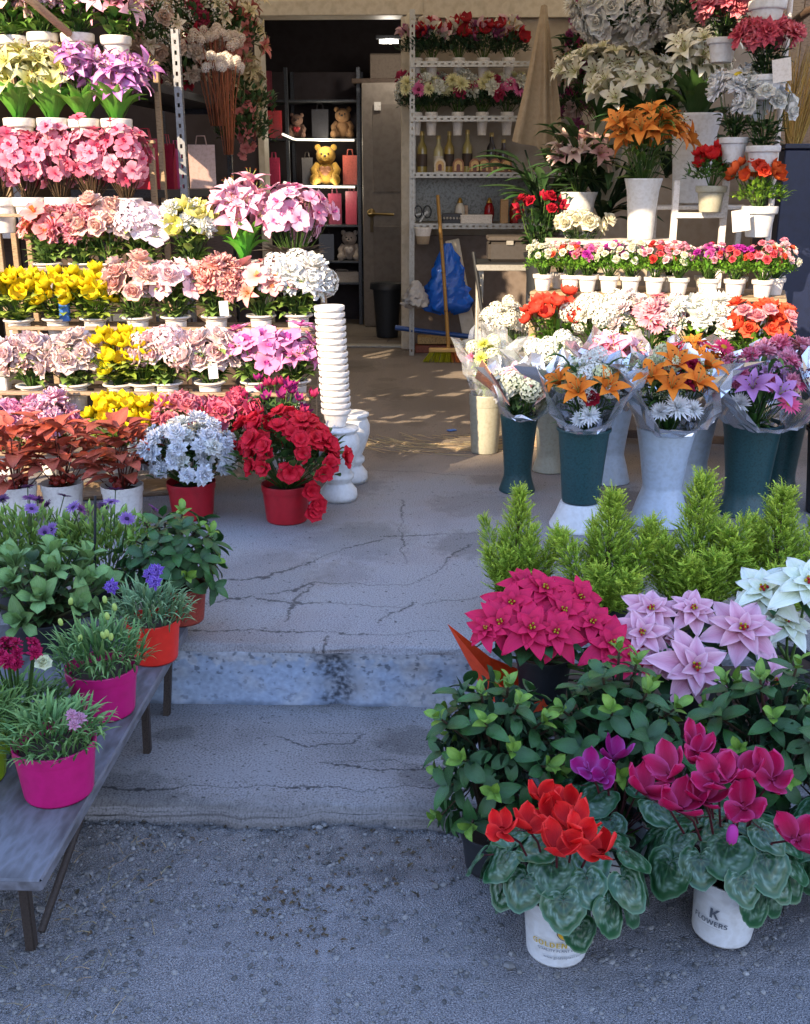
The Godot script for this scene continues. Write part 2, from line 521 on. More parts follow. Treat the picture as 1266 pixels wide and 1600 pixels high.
# o: pot [style, radius, height, material]  fol [kind, c0, c1, radius, height]  fl [[kind, c0, c1, extra], ...]  n, R (dome radii), cy (height of the dome's middle above the rim), fs flower radius, low: how far down the dome the flowers go
func plant(called: String, at: Vector3, o: Dictionary, label: String, cat := "potted flower", group := "") -> Node3D:
	var seed := hash(label)
	rng.seed = seed
	if group == PINKS:
		o = o.duplicate(true)
		o.R *= Vector3(1.38, 1.3, 1.2) * rf(0.92, 1.08)
		o.cy = o.cy * rf(0.86, 1.04) - 0.012
		o.fs *= 1.14
		o.n = int(o.n * 1.55)
		o.fol[3] *= 1.45
		o.fol[4] *= 1.1
	var t := thing(called, label, cat, at, rf(-0.5, 0.5) if not o.has("turn") else o.turn, group)
	var rim := 0.0
	if o.has("pot"):
		var p: Array = o.pot
		rim = p[2]
		potted(t, p[0], p[1], p[2], M[p[3]])
	if o.has("fol"):
		var f: Array = o.fol
		var fo := obj("foliage", foliage(f[0], f[1], f[2], seed % 2), M.leaf, t, Transform3D(Basis(Vector3.UP, rf(0, 6)) * Basis.from_scale(Vector3(f[3], f[4], f[3])), Vector3(0, rim * 0.86 + (f[5] if f.size() > 5 else 0.0), 0)))
		fo.set_meta("kind", "stuff")
	for q in o.get("spots", []):
		var fq: Array = q[0]
		obj("flower", flower(fq[0], fq[1], fq[2], rng.randi() % 3, fq[3] if fq.size() > 3 else ""), M.petal, t, Transform3D(facing(q[3], rf(0, 6), q[2]), Vector3(0, rim, 0) + q[1]))
	var n: int = o.get("n", 0)
	if n == 0:
		return t
	var stems := MB.new()
	var R: Vector3 = o.R
	var low: float = o.get("low", 1.15)
	var cen := Vector3(0, rim + o.cy, 0)
	var sq := o.get("lean", Vector3.ZERO) as Vector3
	for i in n:
		var e := acos(1.0 - low * (i + 0.5) / n)
		var a := i * 2.39996 + rf(-0.25, 0.25)
		var d := Vector3(sin(e) * cos(a), cos(e), sin(e) * sin(a))
		var p := cen + d * R * rf(0.72, 1.16) + Vector3(rf(-0.1, 0.1), rf(-0.18, 0.18), rf(-0.1, 0.1)) * R + sq * (0.4 + 0.6 * d.y)
		var fl: Array = o.fl[rng.randi() % o.fl.size()]
		var s: float = o.fs * rf(0.85, 1.15)
		var up := (d + Vector3(0, o.get("up", 0.35), 0) + Vector3(rf(-0.25, 0.25), rf(-0.2, 0.2), rf(-0.1, 0.35))).normalized()
		var depth := 0.35 if fl[0] in ["rose", "carn", "mum", "azalea", "puff", "daisy", "dianth", "orchid"] else 1.0
		var fm := flower(fl[0], fl[1], fl[2], rng.randi() % 3, fl[3] if fl.size() > 3 else "")
		obj("flower", fm, M.petal, t, Transform3D(facing(up, rf(0, 6), s), p - up * s * depth))
		var q := p - up * s * depth
		var root := Vector3(q.x * 0.15, rim * 0.9, q.z * 0.15)
		stems.tube([root, root.lerp(q, 0.55) + Vector3(q.x, 0, q.z) * 0.12 + Vector3(0, 0.01, 0), q], 0.0028, 0.002, 3, jit(L(o.get("stemc", "4c6b2c")), 0.2))
	obj("stems", stems.mesh(), M.leaf, t).set_meta("kind", "stuff")
	return t

func potted(t: Node3D, style: String, r: float, h: float, mat: Material, xf := Transform3D()) -> MeshInstance3D:
	var pot := obj("pot", pot_mesh(style, r, h), mat, t, xf)
	obj("soil", cached_disc(r * 0.86, h * 0.84), M.soil, pot)
	return pot

func cached_disc(r: float, y: float) -> ArrayMesh:
	var key := "d%.3f%.3f" % [r, y]
	if not cache.has(key):
		cache[key] = turned([Vector2(0, y), Vector2(r * 0.5, y + 0.004), Vector2(r, y - 0.003)], 18)
	return cache[key]

# a strip of pressed steel with a row of square holes, along +y from the origin
func slotted(len: float, w := 0.038, pitch := 0.05) -> ArrayMesh:
	var b := MB.new()
	for side in 2:
		var bas := Basis() if side == 0 else Basis(Vector3.UP, PI / 2)
		for s in [-1, 1]:
			b.box(Vector3(w * 0.34, len, 0.002), Transform3D(bas, bas * Vector3(w * 0.5 + s * w * 0.33, 0, 0) + Vector3(0, len / 2, 0)), Color.WHITE)
		var k := 0.0
		while k < len:
			b.box(Vector3(w * 0.33, pitch * 0.6, 0.0016), Transform3D(bas, bas * Vector3(w * 0.5, 0, 0) + Vector3(0, minf(k + pitch * 0.3, len - pitch * 0.3), 0)), Color.WHITE)
			k += pitch
	return b.mesh()

func line_px(im: Image, pts: Array, width: float, dark: float, seed: int) -> void:
	var rr := RandomNumberGenerator.new()
	rr.seed = seed
	for k in pts.size() - 1:
		var a: Vector2 = pts[k]
		var b: Vector2 = pts[k + 1]
		var steps := int(a.distance_to(b))
		var side := (b - a).orthogonal().normalized()
		var wander := 0.0
		for i in steps:
			wander = wander * 0.96 + rr.randf_range(-0.7, 0.7)
			var p := a.lerp(b, float(i) / steps) + side * wander * 1.5
			var w := width * rr.randf_range(0.15, 1.0) * (1.0 + 0.8 * sin(i * 0.05 + k))
			if rr.randf() < 0.12:
				w *= 1.9
			if rr.randf() < 0.25:
				var sx := clampi(int(p.x + rr.randfn(0.0, 4.0)), 0, im.get_width() - 1)
				var sy := clampi(int(p.y + rr.randfn(0.0, 4.0)), 0, im.get_height() - 1)
				im.set_pixel(sx, sy, Color(0.62, 0.62, 0.62))
			for dx in range(-3, 4):
				for dy in range(-3, 4):
					var d := Vector2(dx, dy).length()
					if d > w + 1.0:
						continue
					var x := int(p.x) + dx
					var y := int(p.y) + dy
					if x < 0 or y < 0 or x >= im.get_width() or y >= im.get_height():
						continue
					var f := lerpf(dark, 1.0, clampf(d - w + 0.5, 0, 1))
					var o := im.get_pixel(x, y)
					var g := minf(o.r, f)
					im.set_pixel(x, y, Color(g, g, g))

func dn(v: Vector3, h: float) -> Vector3:
	return v - Vector3(0, h, 0)

func make_materials() -> void:
	wear_tex = noise_tex(0.012, [[0.0, "dcd9d4"], [0.4, "f4f2ef"], [0.6, "ffffff"], [1.0, "ebe8e4"]], 3, 512, 5)
	grain_tex = noise_tex(0.03, [[0.0, "98948f"], [0.35, "d4d0ca"], [0.6, "ffffff"], [1.0, "bdb9b2"]], 5, 512, 5)
	M.petal = plant_mat(0.62, 0.55, 0.35)
	M.leaf = plant_mat(0.5, 0.4, 0.4)
	M.glossleaf = plant_mat(0.34, 0.25, 0.5)
	veins(M.petal, 0.88, 51)
	M.petal.heightmap_scale = 0.03
	veins(M.leaf, 0.74, 52)
	veins(M.glossleaf, 0.72, 53)
	M.soil = mt("3a2c22", 0.95, 0.0, 2, 12.0)
	M.white = mt("ded9d2", 0.5, 0.0, 1, 6.0)
	M.white2 = mt("d2d4d4", 0.42, 0.0, 1, 4.0)
	M.redpot = mt("a81424", 0.42, 0.0, 1, 2.5)
	M.magenta = mt("b80c68", 0.45, 0.0, 1, 2.5)
	M.orangered = mt("dc2c1c", 0.42, 0.0, 1, 2.5)
	M.terra = mt("9c3b2a", 0.6, 0.0, 2, 6.0)
	M.orange = mt("e8481a", 0.4, 0.0, 1, 5.0)
	M.dark = mt("22252a", 0.55, 0.0, 1, 4.0)
	M.limepot = mt("8fb81e", 0.4, 0.0, 1, 5.0)
	M.greenpot = mt("2f5a35", 0.5, 0.0, 1, 5.0)
	M.teal = mt("234c50", 0.42, 0.0, 2, 5.0)
	M.greybucket = mt("aebccb", 0.42, 0.0, 1, 4.0)
	M.beige = mt("a6a492", 0.5, 0.1, 1, 6.0)
	M.wood = wood("a58d70")
	M.greywood = wood("77757a")
	M.benchwood = mt("66666c", 0.7, 0.0, 2, 1.0)
	M.benchwood.uv1_scale = Vector3(1.2, 1.2, 0.4)
	M.rust = mt("463c36", 0.7, 0.3, 2, 8.0)
	M.darkwood = wood("4d3c30")
	M.steel = mt("53565c", 0.45, 0.6, 2, 5.0)
	M.steel2 = mt("85878a", 0.45, 0.5, 1, 5.0)
	M.galv = mt("a8a69f", 0.45, 0.5, 1, 5.0)
	M.jamb = mt("c2b8a4", 0.55, 0.0, 1, 1.5)
	M.wall = mt("a99d8c", 0.85, 0.0, 1, 0.8)
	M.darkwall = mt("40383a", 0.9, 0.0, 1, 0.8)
	M.fibreglass = mt("f4ead2", 0.6)
	M.fibreglass.cull_mode = BaseMaterial3D.CULL_DISABLED
	M.fibreglass.backlight_enabled = true
	M.fibreglass.backlight = Color(0.85, 0.8, 0.7)
	M.canvas = mt("e4d8bc", 0.9, 0.0, 1, 3.0)
	M.canvas.cull_mode = BaseMaterial3D.CULL_DISABLED
	M.canvas.backlight_enabled = true
	M.canvas.backlight = Color(0.98, 0.93, 0.82)
	M.cloth = mt("a8957a", 0.9, 0.0, 1, 3.0)
	M.cloth.cull_mode = BaseMaterial3D.CULL_DISABLED
	M.foil = mt("d4d7dd", 0.26, 0.88)
	M.foil.cull_mode = BaseMaterial3D.CULL_DISABLED
	M.copperfoil = mt("b08a78", 0.24, 0.9)
	M.clear = StandardMaterial3D.new()
	M.clear.transparency = BaseMaterial3D.TRANSPARENCY_ALPHA
	M.clear.albedo_color = Color(0.95, 0.97, 1.0, 0.16)
	M.clear.roughness = 0.12
	M.paint = mt("ffffff", 0.5)
	M.gloss = mt("ffffff", 0.25)
	M.plush = mt("ffffff", 1.0)
	M.plush.rim_enabled = true
	M.plush.rim = 0.5

# fine streaks along a petal or leaf
func veins(m: StandardMaterial3D, low: float, seed: int) -> void:
	var dark := Color(low, low, low).to_html(false)
	m.albedo_texture = noise_tex(0.05, [[0.0, dark], [0.5, "f0f0f0"], [1.0, "ffffff"]], seed, 256, 4)
	m.uv1_scale = Vector3(2.2, 0.3, 1)
	m.heightmap_enabled = true
	m.heightmap_texture = noise_tex(0.05, [[0.0, "000000"], [1.0, "ffffff"]], seed + 9, 256, 3)
	m.heightmap_scale = 0.08

func wood(hex: String) -> StandardMaterial3D:
	var m := mt(hex, 0.72, 0.0, 2, 1.0)
	m.uv1_scale = Vector3(1.2, 9.0, 9.0)
	return m

func _ready() -> void:
	rng.seed = 11
	# ---- camera, sky, sun, exposure
	var cam := Camera3D.new()
	cam.name = "camera"
	cam.fov = 52.006
	cam.near = 0.05
	cam.far = 400.0
	cam.position = Vector3(0, 1.31, 0)
	cam.rotation = Vector3(-0.3043, 0.03665, 0)
	add_child(cam)
	cam.current = true
	var we := WorldEnvironment.new()
	we.name = "environment"
	var env := Environment.new()
	var sky := Sky.new()
	var sm := ProceduralSkyMaterial.new()
	sm.sky_top_color = Color(0.5, 0.62, 0.83)
	sm.sky_horizon_color = Color(0.86, 0.88, 0.92)
	sm.sky_curve = 0.25
	sm.sky_energy_multiplier = 1.22
	sm.ground_bottom_color = Color(0.3, 0.3, 0.32)
	sm.ground_horizon_color = Color(0.5, 0.52, 0.56)
	sky.sky_material = sm
	env.background_mode = Environment.BG_SKY
	env.sky = sky
	env.tonemap_mode = Environment.TONE_MAPPER_LINEAR
	env.tonemap_exposure = 2.45
	env.sdfgi_enabled = true
	env.ssao_enabled = true
	env.ssil_enabled = true
	we.environment = env
	add_child(we)
	var sun := DirectionalLight3D.new()
	sun.name = "sun"
	sun.light_energy = 1.6
	sun.light_color = Color(1.0, 0.9, 0.76)
	sun.light_angular_distance = 0.5
	sun.shadow_enabled = true
	add_child(sun)
	sun.look_at_from_position(Vector3.ZERO, Vector3(0.574, -0.46, -0.819))
	make_materials()
	ground()
	shop()
	left_stand()
	left_floor()
	wreaths()
	right_table()
	right_rack()
	bouquets()
	bench()
	foreground_right()
	shop_shelves()
	shop_inside()
	clutter()

# ---------------------------------------------------------------- ground
func ground() -> void:
	var asphalt := StandardMaterial3D.new()
	asphalt.albedo_texture = noise_tex(0.1, [[0.0, "2a2828"], [0.28, "626062"], [0.5, "858385"], [0.72, "969392"], [1.0, "d6d1ca"]], 21, 1024, 6)
	asphalt.uv1_triplanar = true
	asphalt.uv1_world_triplanar = true
	asphalt.uv1_scale = Vector3.ONE * 1.9
	asphalt.roughness = 0.92
	asphalt.vertex_color_use_as_albedo = true
	asphalt.heightmap_enabled = true
	asphalt.heightmap_texture = noise_tex(0.11, [[0.0, "000000"], [1.0, "ffffff"]], 22, 1024, 5)
	asphalt.heightmap_scale = 0.9
	var n1 := FastNoiseLite.new()
	n1.seed = 4
	n1.frequency = 1.6
	n1.fractal_octaves = 4
	var n2 := FastNoiseLite.new()
	n2.seed = 9
	n2.frequency = 18.0
	n2.fractal_octaves = 3
	var b := MB.new()
	var xs := []
	var zs := []
	for x in [-90.0, -20.0, -6.0, -2.4]:
		xs.append(x)
	for i in 190:
		xs.append(-1.9 + i * 0.02)
	for x in [2.4, 6.0, 20.0, 90.0]:
		xs.append(x)
	for z in [90.0, 30.0, 10.0, 3.0, 0.4, -0.6]:
		zs.append(z)
	for i in 90:
		zs.append(-1.0 - i * 0.018)
	for z in [-3.0, -4.0, -90.0]:
		zs.append(z)
	for z in zs:
		for x in xs:
			var fine := clampf((-0.9 - z) * 4.0, 0, 1) * clampf((2.6 + z) * 5.0, 0, 1)
			var k := n2.get_noise_2d(x, z)
			var y := -0.245 + fine * (0.003 * k + 0.012 * n1.get_noise_2d(x, z) + 0.007 * k * smoothstep(-1.55, -2.2, z))
			if z < -2.28:
				y -= 0.05
			# broken, gravelly strip along the slab is browner and rougher
			var d := smoothstep(-1.95, -2.28, z + 0.12 * n1.get_noise_2d(x * 1.7, 3.0))
			var t := 1.16 + 0.38 * n1.get_noise_2d(x * 0.8 + 7.0, z * 0.8) + 0.35 * n1.get_noise_2d(x * 4.0 + 3.0, z * 4.0) + 0.25 * k
			for s in [[-0.35, -2.02, 0.05], [-0.28, -1.9, 0.045], [-0.12, -2.1, 0.06], [0.1, -2.15, 0.07], [-0.6, -2.1, 0.09]]:
				t *= 1.0 - 0.5 * exp(-(pow(x - s[0], 2.0) + pow((z - s[1]) * 1.4, 2.0)) / (s[2] * s[2])) * (0.6 + k)
			b.vert(Vector3(x, y, z), Color(t, t, t).lerp(Color(t * 0.62, t * 0.57, t * 0.5), d * 0.75))
	var w := xs.size()
	for j in zs.size() - 1:
		for i in w - 1:
			var q := j * w + i
			b.quad(q, q + w, q + w + 1, q + 1)
	struct("road", b.mesh(), asphalt)
	# loose stones
	var st := MB.new()
	st.ball(Vector3.ONE, Transform3D(), Color.WHITE, 6, 4)
	for i in st.v.size():
		st.v[i] *= 1.0 + 0.22 * sin(st.v[i].x * 5.0 + st.v[i].z * 3.0) + 0.1 * cos(st.v[i].y * 7.0)
	var mm := MultiMesh.new()
	mm.transform_format = MultiMesh.TRANSFORM_3D
	mm.use_colors = true
	mm.mesh = st.mesh(true)
	var tr := []
	rng.seed = 77
	for i in 60000:
		var x := rf(-1.3, 1.3)
		var z := rf(-2.35, -1.0)
		var keep := 0.5 + 0.5 * smoothstep(-1.85, -2.2, z)
		keep *= 0.35 + 0.65 * smoothstep(-0.1, 0.35, n1.get_noise_2d(x * 2.0 + 3.0, z * 2.0))
		if x < -0.62 and z < -1.6:
			keep = 0.9
		if rng.randf() > keep:
			continue
		var s := 0.0015 + 0.0055 * pow(rng.randf(), 7.0)
		if rng.randf() < 0.0012:
			s = rf(0.008, 0.014)
		var y := -0.245 + 0.012 * n1.get_noise_2d(x, z) + 0.007 * n2.get_noise_2d(x, z) * smoothstep(-1.55, -2.2, z) + s * 0.15
		tr.append([Transform3D(Basis.from_euler(Vector3(rf(-0.4, 0.4), rf(0, 6), rf(-0.4, 0.4))) * Basis.from_scale(Vector3(s * rf(0.8, 1.5), s * rf(0.45, 0.8), s)), Vector3(x, y, z)), rf(0.05, 0.21) if rng.randf() < 0.985 else rf(0.22, 0.36)])
	mm.instance_count = tr.size()
	for i in tr.size():
		mm.set_instance_transform(i, tr[i][0])
		var g: float = tr[i][1]
		mm.set_instance_color(i, Color(g, g * 0.96, g * 0.9))
	var stones := MultiMeshInstance3D.new()
	stones.name = "gravel"
	stones.multimesh = mm
	stones.material_override = M.paint
	stones.set_meta("kind", "stuff")
	add_child(stones)
	# dry litter under the bench
	var lit := MB.new()
	for i in 160:
		var p := Vector3(rf(-1.2, -0.6), -0.236, rf(-2.2, -1.5))
		var a := rf(0, TAU)
		var d := Vector3(cos(a), rf(-0.05, 0.25), sin(a)) * rf(0.01, 0.045)
		lit.tube([p, p + d * 0.5 + Vector3(0, 0.004, 0), p + d], 0.0012, 0.0006, 3, jit(L("8b7a5c"), 0.4))
	struct("dry_litter", lit.mesh(), M.paint).set_meta("kind", "stuff")
	# crumbs of dry leaf and bark in the hollows of the asphalt and along the slab
	var cr := MB.new()
	rng.seed = 88
	for i in 260:
		var s: Array = [[-0.35, -2.02, 0.05], [-0.28, -1.9, 0.05], [-0.12, -2.1, 0.06], [-0.5, -2.24, 0.2], [0.0, -2.24, 0.25], [-0.85, -2.0, 0.2], [0.05, -1.5, 0.5]][i % 7]
		var x: float = s[0] + rng.randfn(0.0, s[2])
		var z: float = minf(-1.1, maxf(-2.27, s[1] + rng.randfn(0.0, minf(s[2], 0.08))))
		var y := -0.245 + 0.003 * n2.get_noise_2d(x, z) + 0.012 * n1.get_noise_2d(x, z) + 0.007 * n2.get_noise_2d(x, z) * smoothstep(-1.55, -2.2, z)
		cr.petal(T(x, y + 0.003, z, rf(0, TAU), rf(-0.4, 0.2), rf(-0.4, 0.4)), rf(0.006, 0.02), rf(0.002, 0.005), rf(-10, 30), rf(-40, 30), 3, 0.4, jit(L("4c4030"), 0.5), jit(L("6a5a40"), 0.5), 3, 2)
	struct("leaf_litter", cr.mesh(), M.leaf).set_meta("kind", "stuff")
	# concrete apron
	var conc := concrete("abacb0", 1.1, 31)
	conc.detail_enabled = true
	conc.detail_blend_mode = BaseMaterial3D.BLEND_MODE_MUL
	conc.detail_uv_layer = BaseMaterial3D.DETAIL_UV_2
	var im := Image.create(1024, 1536, false, Image.FORMAT_RGB8)
	im.fill(Color.WHITE)
	# platform map: u = (x + 2) / 4, v = (-2.8 - z) / 6
	for c in CRACKS:
		var pts := []
		for p in c[1]:
			pts.append(Vector2((p.x + 2.0) / 4.0 * 1024.0, (-2.8 - p.z) / 6.0 * 1536.0))
		line_px(im, pts, c[0] * 0.85, 0.55 if c[0] > 0.6 else 0.68, 5 + pts.size())
	blotch(im, 70, 14.0, 80.0, 0.16, 301)
	specks(im, 5200, 302)
	conc.detail_albedo = ImageTexture.create_from_image(im)
	var p := MB.new()
	var pz := []
	for i in 7:
		var a := PI / 2 * i / 6.0
		pz.append(Vector2(-2.835 - 0.022 + 0.022 * cos(a), -0.022 + 0.022 * sin(a)))
	for i in 60:
		pz.append(Vector2(-2.87 - i * 0.05, 0))
	for z in [-6.2, -7.5, -8.65, -11.6]:
		pz.append(Vector2(z, 0))
	var px := [-7.0, -3.0]
	for i in 75:
		px.append(-1.85 + i * 0.05)
	px.append(3.0)
	px.append(9.0)
	for q in pz:
		for x in px:
			var e := clampf((q.x + 2.95) * 8.0, 0, 1) * 0.012 * n1.get_noise_2d(x * 3.0, q.y * 20.0)
			var dy := 0.004 * n1.get_noise_2d(x, q.x) * clampf((6.0 + q.x), 0, 1)
			var t := 1.0 + 0.3 * n1.get_noise_2d(x * 0.9, q.x * 0.9 + 5.0) + 0.12 * n1.get_noise_2d(x * 5.0, q.x * 5.0)
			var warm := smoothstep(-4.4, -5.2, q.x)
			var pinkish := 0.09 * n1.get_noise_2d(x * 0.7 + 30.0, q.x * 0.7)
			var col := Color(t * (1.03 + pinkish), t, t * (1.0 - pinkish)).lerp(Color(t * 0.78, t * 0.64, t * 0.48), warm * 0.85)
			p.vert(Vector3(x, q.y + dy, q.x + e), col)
			p.uv2.append(Vector2((x + 2.0) / 4.0, (-2.8 - q.x) / 6.0))
	w = px.size()
	for j in pz.size() - 1:
		for i in w - 1:
			var q := j * w + i
			p.quad(q, q + w, q + w + 1, q + 1)
	conc.vertex_color_use_as_albedo = true
	struct("shop_floor", p.mesh(), conc)
	# step riser, painted blue long ago, the paint worn through
	var rim := Image.create(1024, 96, false, Image.FORMAT_RGB8)
	var rn := FastNoiseLite.new()
	rn.seed = 8
	rn.frequency = 0.03
	rn.fractal_octaves = 5
	var c_blue := Color.html("8a98aa")
	var c_grey := Color.html("9b9c9e")
	var c_dark := Color.html("2b3038")
	for y in 96:
		for x in 1024:
			var n := rn.get_noise_2d(x * 0.9, y * 0.45)
			var fine := rn.get_noise_2d(x * 6.0 + 90.0, y * 3.0)
			var wx := (x / 1024.0) * 4.0 - 2.0
			var blue := clampf(0.95 - smoothstep(-0.55, 0.2, wx) * 0.75 + n * 0.9, 0, 1)
			var c := c_grey.lerp(c_blue, blue)
			c = c * (1.0 + fine * 0.13)
			var chip := smoothstep(0.0, 0.3, rn.get_noise_2d(x * 2.2 + 700.0, y * 1.1) + 0.75 - y / 26.0)
			c = c.lerp(c_grey * (1.05 + fine * 0.2), chip * 0.75)
			var seam := exp(-pow((wx + 0.315 + n * 0.05) / 0.04, 2.0)) * clampf(0.5 + fine * 1.2, 0, 1)
			var pit := smoothstep(0.28, 0.42, rn.get_noise_2d(x * 3.6 + 300.0, y * 1.8)) * (0.7 if y < 40 else 0.35)
			var damp := smoothstep(80.0, 96.0, y + n * 10.0) * 0.55
			c = c.lerp(c_dark, clampf(maxf(seam, maxf(pit * 0.7, damp)), 0, 0.92))
			rim.set_pixel(x, y, c)
	var rm := StandardMaterial3D.new()
	rm.albedo_texture = ImageTexture.create_from_image(rim)
	rm.roughness = 0.8
	rm.texture_repeat = true
	var r := MB.new()
	var ny := 10
	for j in ny + 1:
		for x in px:
			var yy := lerpf(-0.022, -0.2, float(j) / ny)
			var off := 0.008 * n1.get_noise_2d(x * 3.0, yy * 20.0) + 0.016 * pow(j / float(ny), 3.0)
			if j == 0:
				off = clampf((-2.835 + 2.95) * 8.0, 0, 1) * 0.012 * n1.get_noise_2d(x * 3.0, -0.022 * 20.0)
			off -= 0.022 * exp(-pow((x + 0.315) / 0.03, 2.0)) * float(j > 0)
			r.vert(Vector3(x, yy + (0.004 * n1.get_noise_2d(x, -2.835) if j == 0 else 0.0), -2.835 + off), Color.WHITE, Vector2((x + 2.0) / 4.0, float(j) / ny))
	for j in ny:
		for i in w - 1:
			var q := j * w + i
			r.quad(q, q + 1, q + w + 1, q + w)
	struct("step_riser", r.mesh(), rm)
	# apron slab with a crumbling front edge
	var ap := MB.new()
	var az := []
	for i in 16:
		az.append(i / 15.0)
	for t in az:
		for x in px:
			var front: float = -2.29 + 0.03 * n1.get_noise_2d(x * 2.0, 9.0) + 0.012 * n2.get_noise_2d(x * 1.5, 2.0)
			var z := lerpf(-2.86, front, t)
			var y: float = -0.19 + 0.005 * n1.get_noise_2d(x * 2.0, z * 2.0)
			y -= 0.012 * smoothstep(0.75, 1.0, t + 0.3 * n2.get_noise_2d(x * 0.5, z * 0.5))
			var s := 0.95 + 0.35 * n1.get_noise_2d(x * 1.4 + 20.0, z * 1.4) + 0.16 * n1.get_noise_2d(x * 6.0, z * 6.0)
			ap.vert(Vector3(x, y, z), Color(s, s * 0.985, s * 0.97))
			ap.uv2.append(Vector2((x + 2.0) / 4.0, (-2.2 - z) / 0.7))
	for i in w:
		var v: Vector3 = ap.v[15 * w + i]
		ap.vert(v + Vector3(0, -0.09, 0.02), Color(0.7, 0.66, 0.6))
		ap.uv2.append(Vector2(0.9, 0.9))
	for j in 16:
		for i in w - 1:
			var q := j * w + i
			ap.quad(q, q + 1, q + w + 1, q + w)
	var conc2 := concrete("9f9fa2", 1.0, 41)
	conc2.detail_enabled = true
	conc2.detail_blend_mode = BaseMaterial3D.BLEND_MODE_MUL
	conc2.detail_uv_layer = BaseMaterial3D.DETAIL_UV_2
	var im2 := Image.create(1024, 256, false, Image.FORMAT_RGB8)
	im2.fill(Color.WHITE)
	line_px(im2, [Vector2(0, 60), Vector2(300, 58), Vector2(420, 70), Vector2(560, 66), Vector2(1023, 72)], 0.9, 0.45, 3)
	line_px(im2, [Vector2(505, 250), Vector2(530, 200), Vector2(540, 170)], 0.9, 0.4, 4)
	line_px(im2, [Vector2(395, 160), Vector2(420, 140), Vector2(450, 150), Vector2(455, 170), Vector2(415, 168)], 0.7, 0.5, 5)
	line_px(im2, [Vector2(430, 110), Vector2(470, 96), Vector2(520, 104), Vector2(480, 120), Vector2(430, 112)], 0.7, 0.5, 6)
	blotch(im2, 40, 10.0, 60.0, 0.2, 303)
	specks(im2, 1500, 304)
	conc2.detail_albedo = ImageTexture.create_from_image(im2)
	conc2.vertex_color_use_as_albedo = true
	struct("apron_slab", ap.mesh(), conc2)

# stains: soft uneven patches multiplied into a map of the floor
func blotch(im: Image, count: int, r0: float, r1: float, depth: float, seed: int) -> void:
	var r := RandomNumberGenerator.new()
	r.seed = seed
	var n := FastNoiseLite.new()
	n.seed = seed
	n.frequency = 0.06
	for i in count:
		var c := Vector2(r.randf() * im.get_width(), r.randf() * im.get_height())
		var rad := r.randf_range(r0, r1)
		var d := depth * r.randf_range(0.3, 1.0)
		for y in range(maxi(0, int(c.y - rad)), mini(im.get_height(), int(c.y + rad))):
			for x in range(maxi(0, int(c.x - rad)), mini(im.get_width(), int(c.x + rad))):
				var q := Vector2(x, y).distance_to(c) / rad + 0.35 * n.get_noise_2d(x, y)
				if q < 1.0:
					var g := im.get_pixel(x, y)
					var f := 1.0 - d * smoothstep(1.0, 0.55, q)
					im.set_pixel(x, y, Color(g.r * f, g.g * f * 0.995, g.b * f * 0.985))

func specks(im: Image, count: int, seed: int) -> void:
	var r := RandomNumberGenerator.new()
	r.seed = seed
	for i in count:
		var x := r.randi_range(0, im.get_width() - 3)
		var y := r.randi_range(0, im.get_height() - 3)
		var f := r.randf_range(0.5, 0.9)
		for k in r.randi_range(1, 4):
			im.set_pixel(x + k % 2, y + k / 2, im.get_pixel(x + k % 2, y + k / 2) * f)

func concrete(hex: String, scale: float, seed: int) -> StandardMaterial3D:
	var m := StandardMaterial3D.new()
	m.albedo_color = Color.html(hex)
	m.albedo_texture = noise_tex(0.13, [[0.0, "4a4644"], [0.24, "989490"], [0.42, "c6c2be"], [0.7, "d8d4d0"], [1.0, "fffbf6"]], seed, 1024, 5)
	m.uv1_triplanar = true
	m.uv1_world_triplanar = true
	m.uv1_scale = Vector3.ONE * scale
	m.roughness = 0.85
	m.heightmap_enabled = true
	m.heightmap_texture = noise_tex(0.12, [[0.0, "000000"], [0.3, "a0a0a0"], [1.0, "ffffff"]], seed + 1, 1024, 5)
	m.heightmap_scale = 0.12
	return m

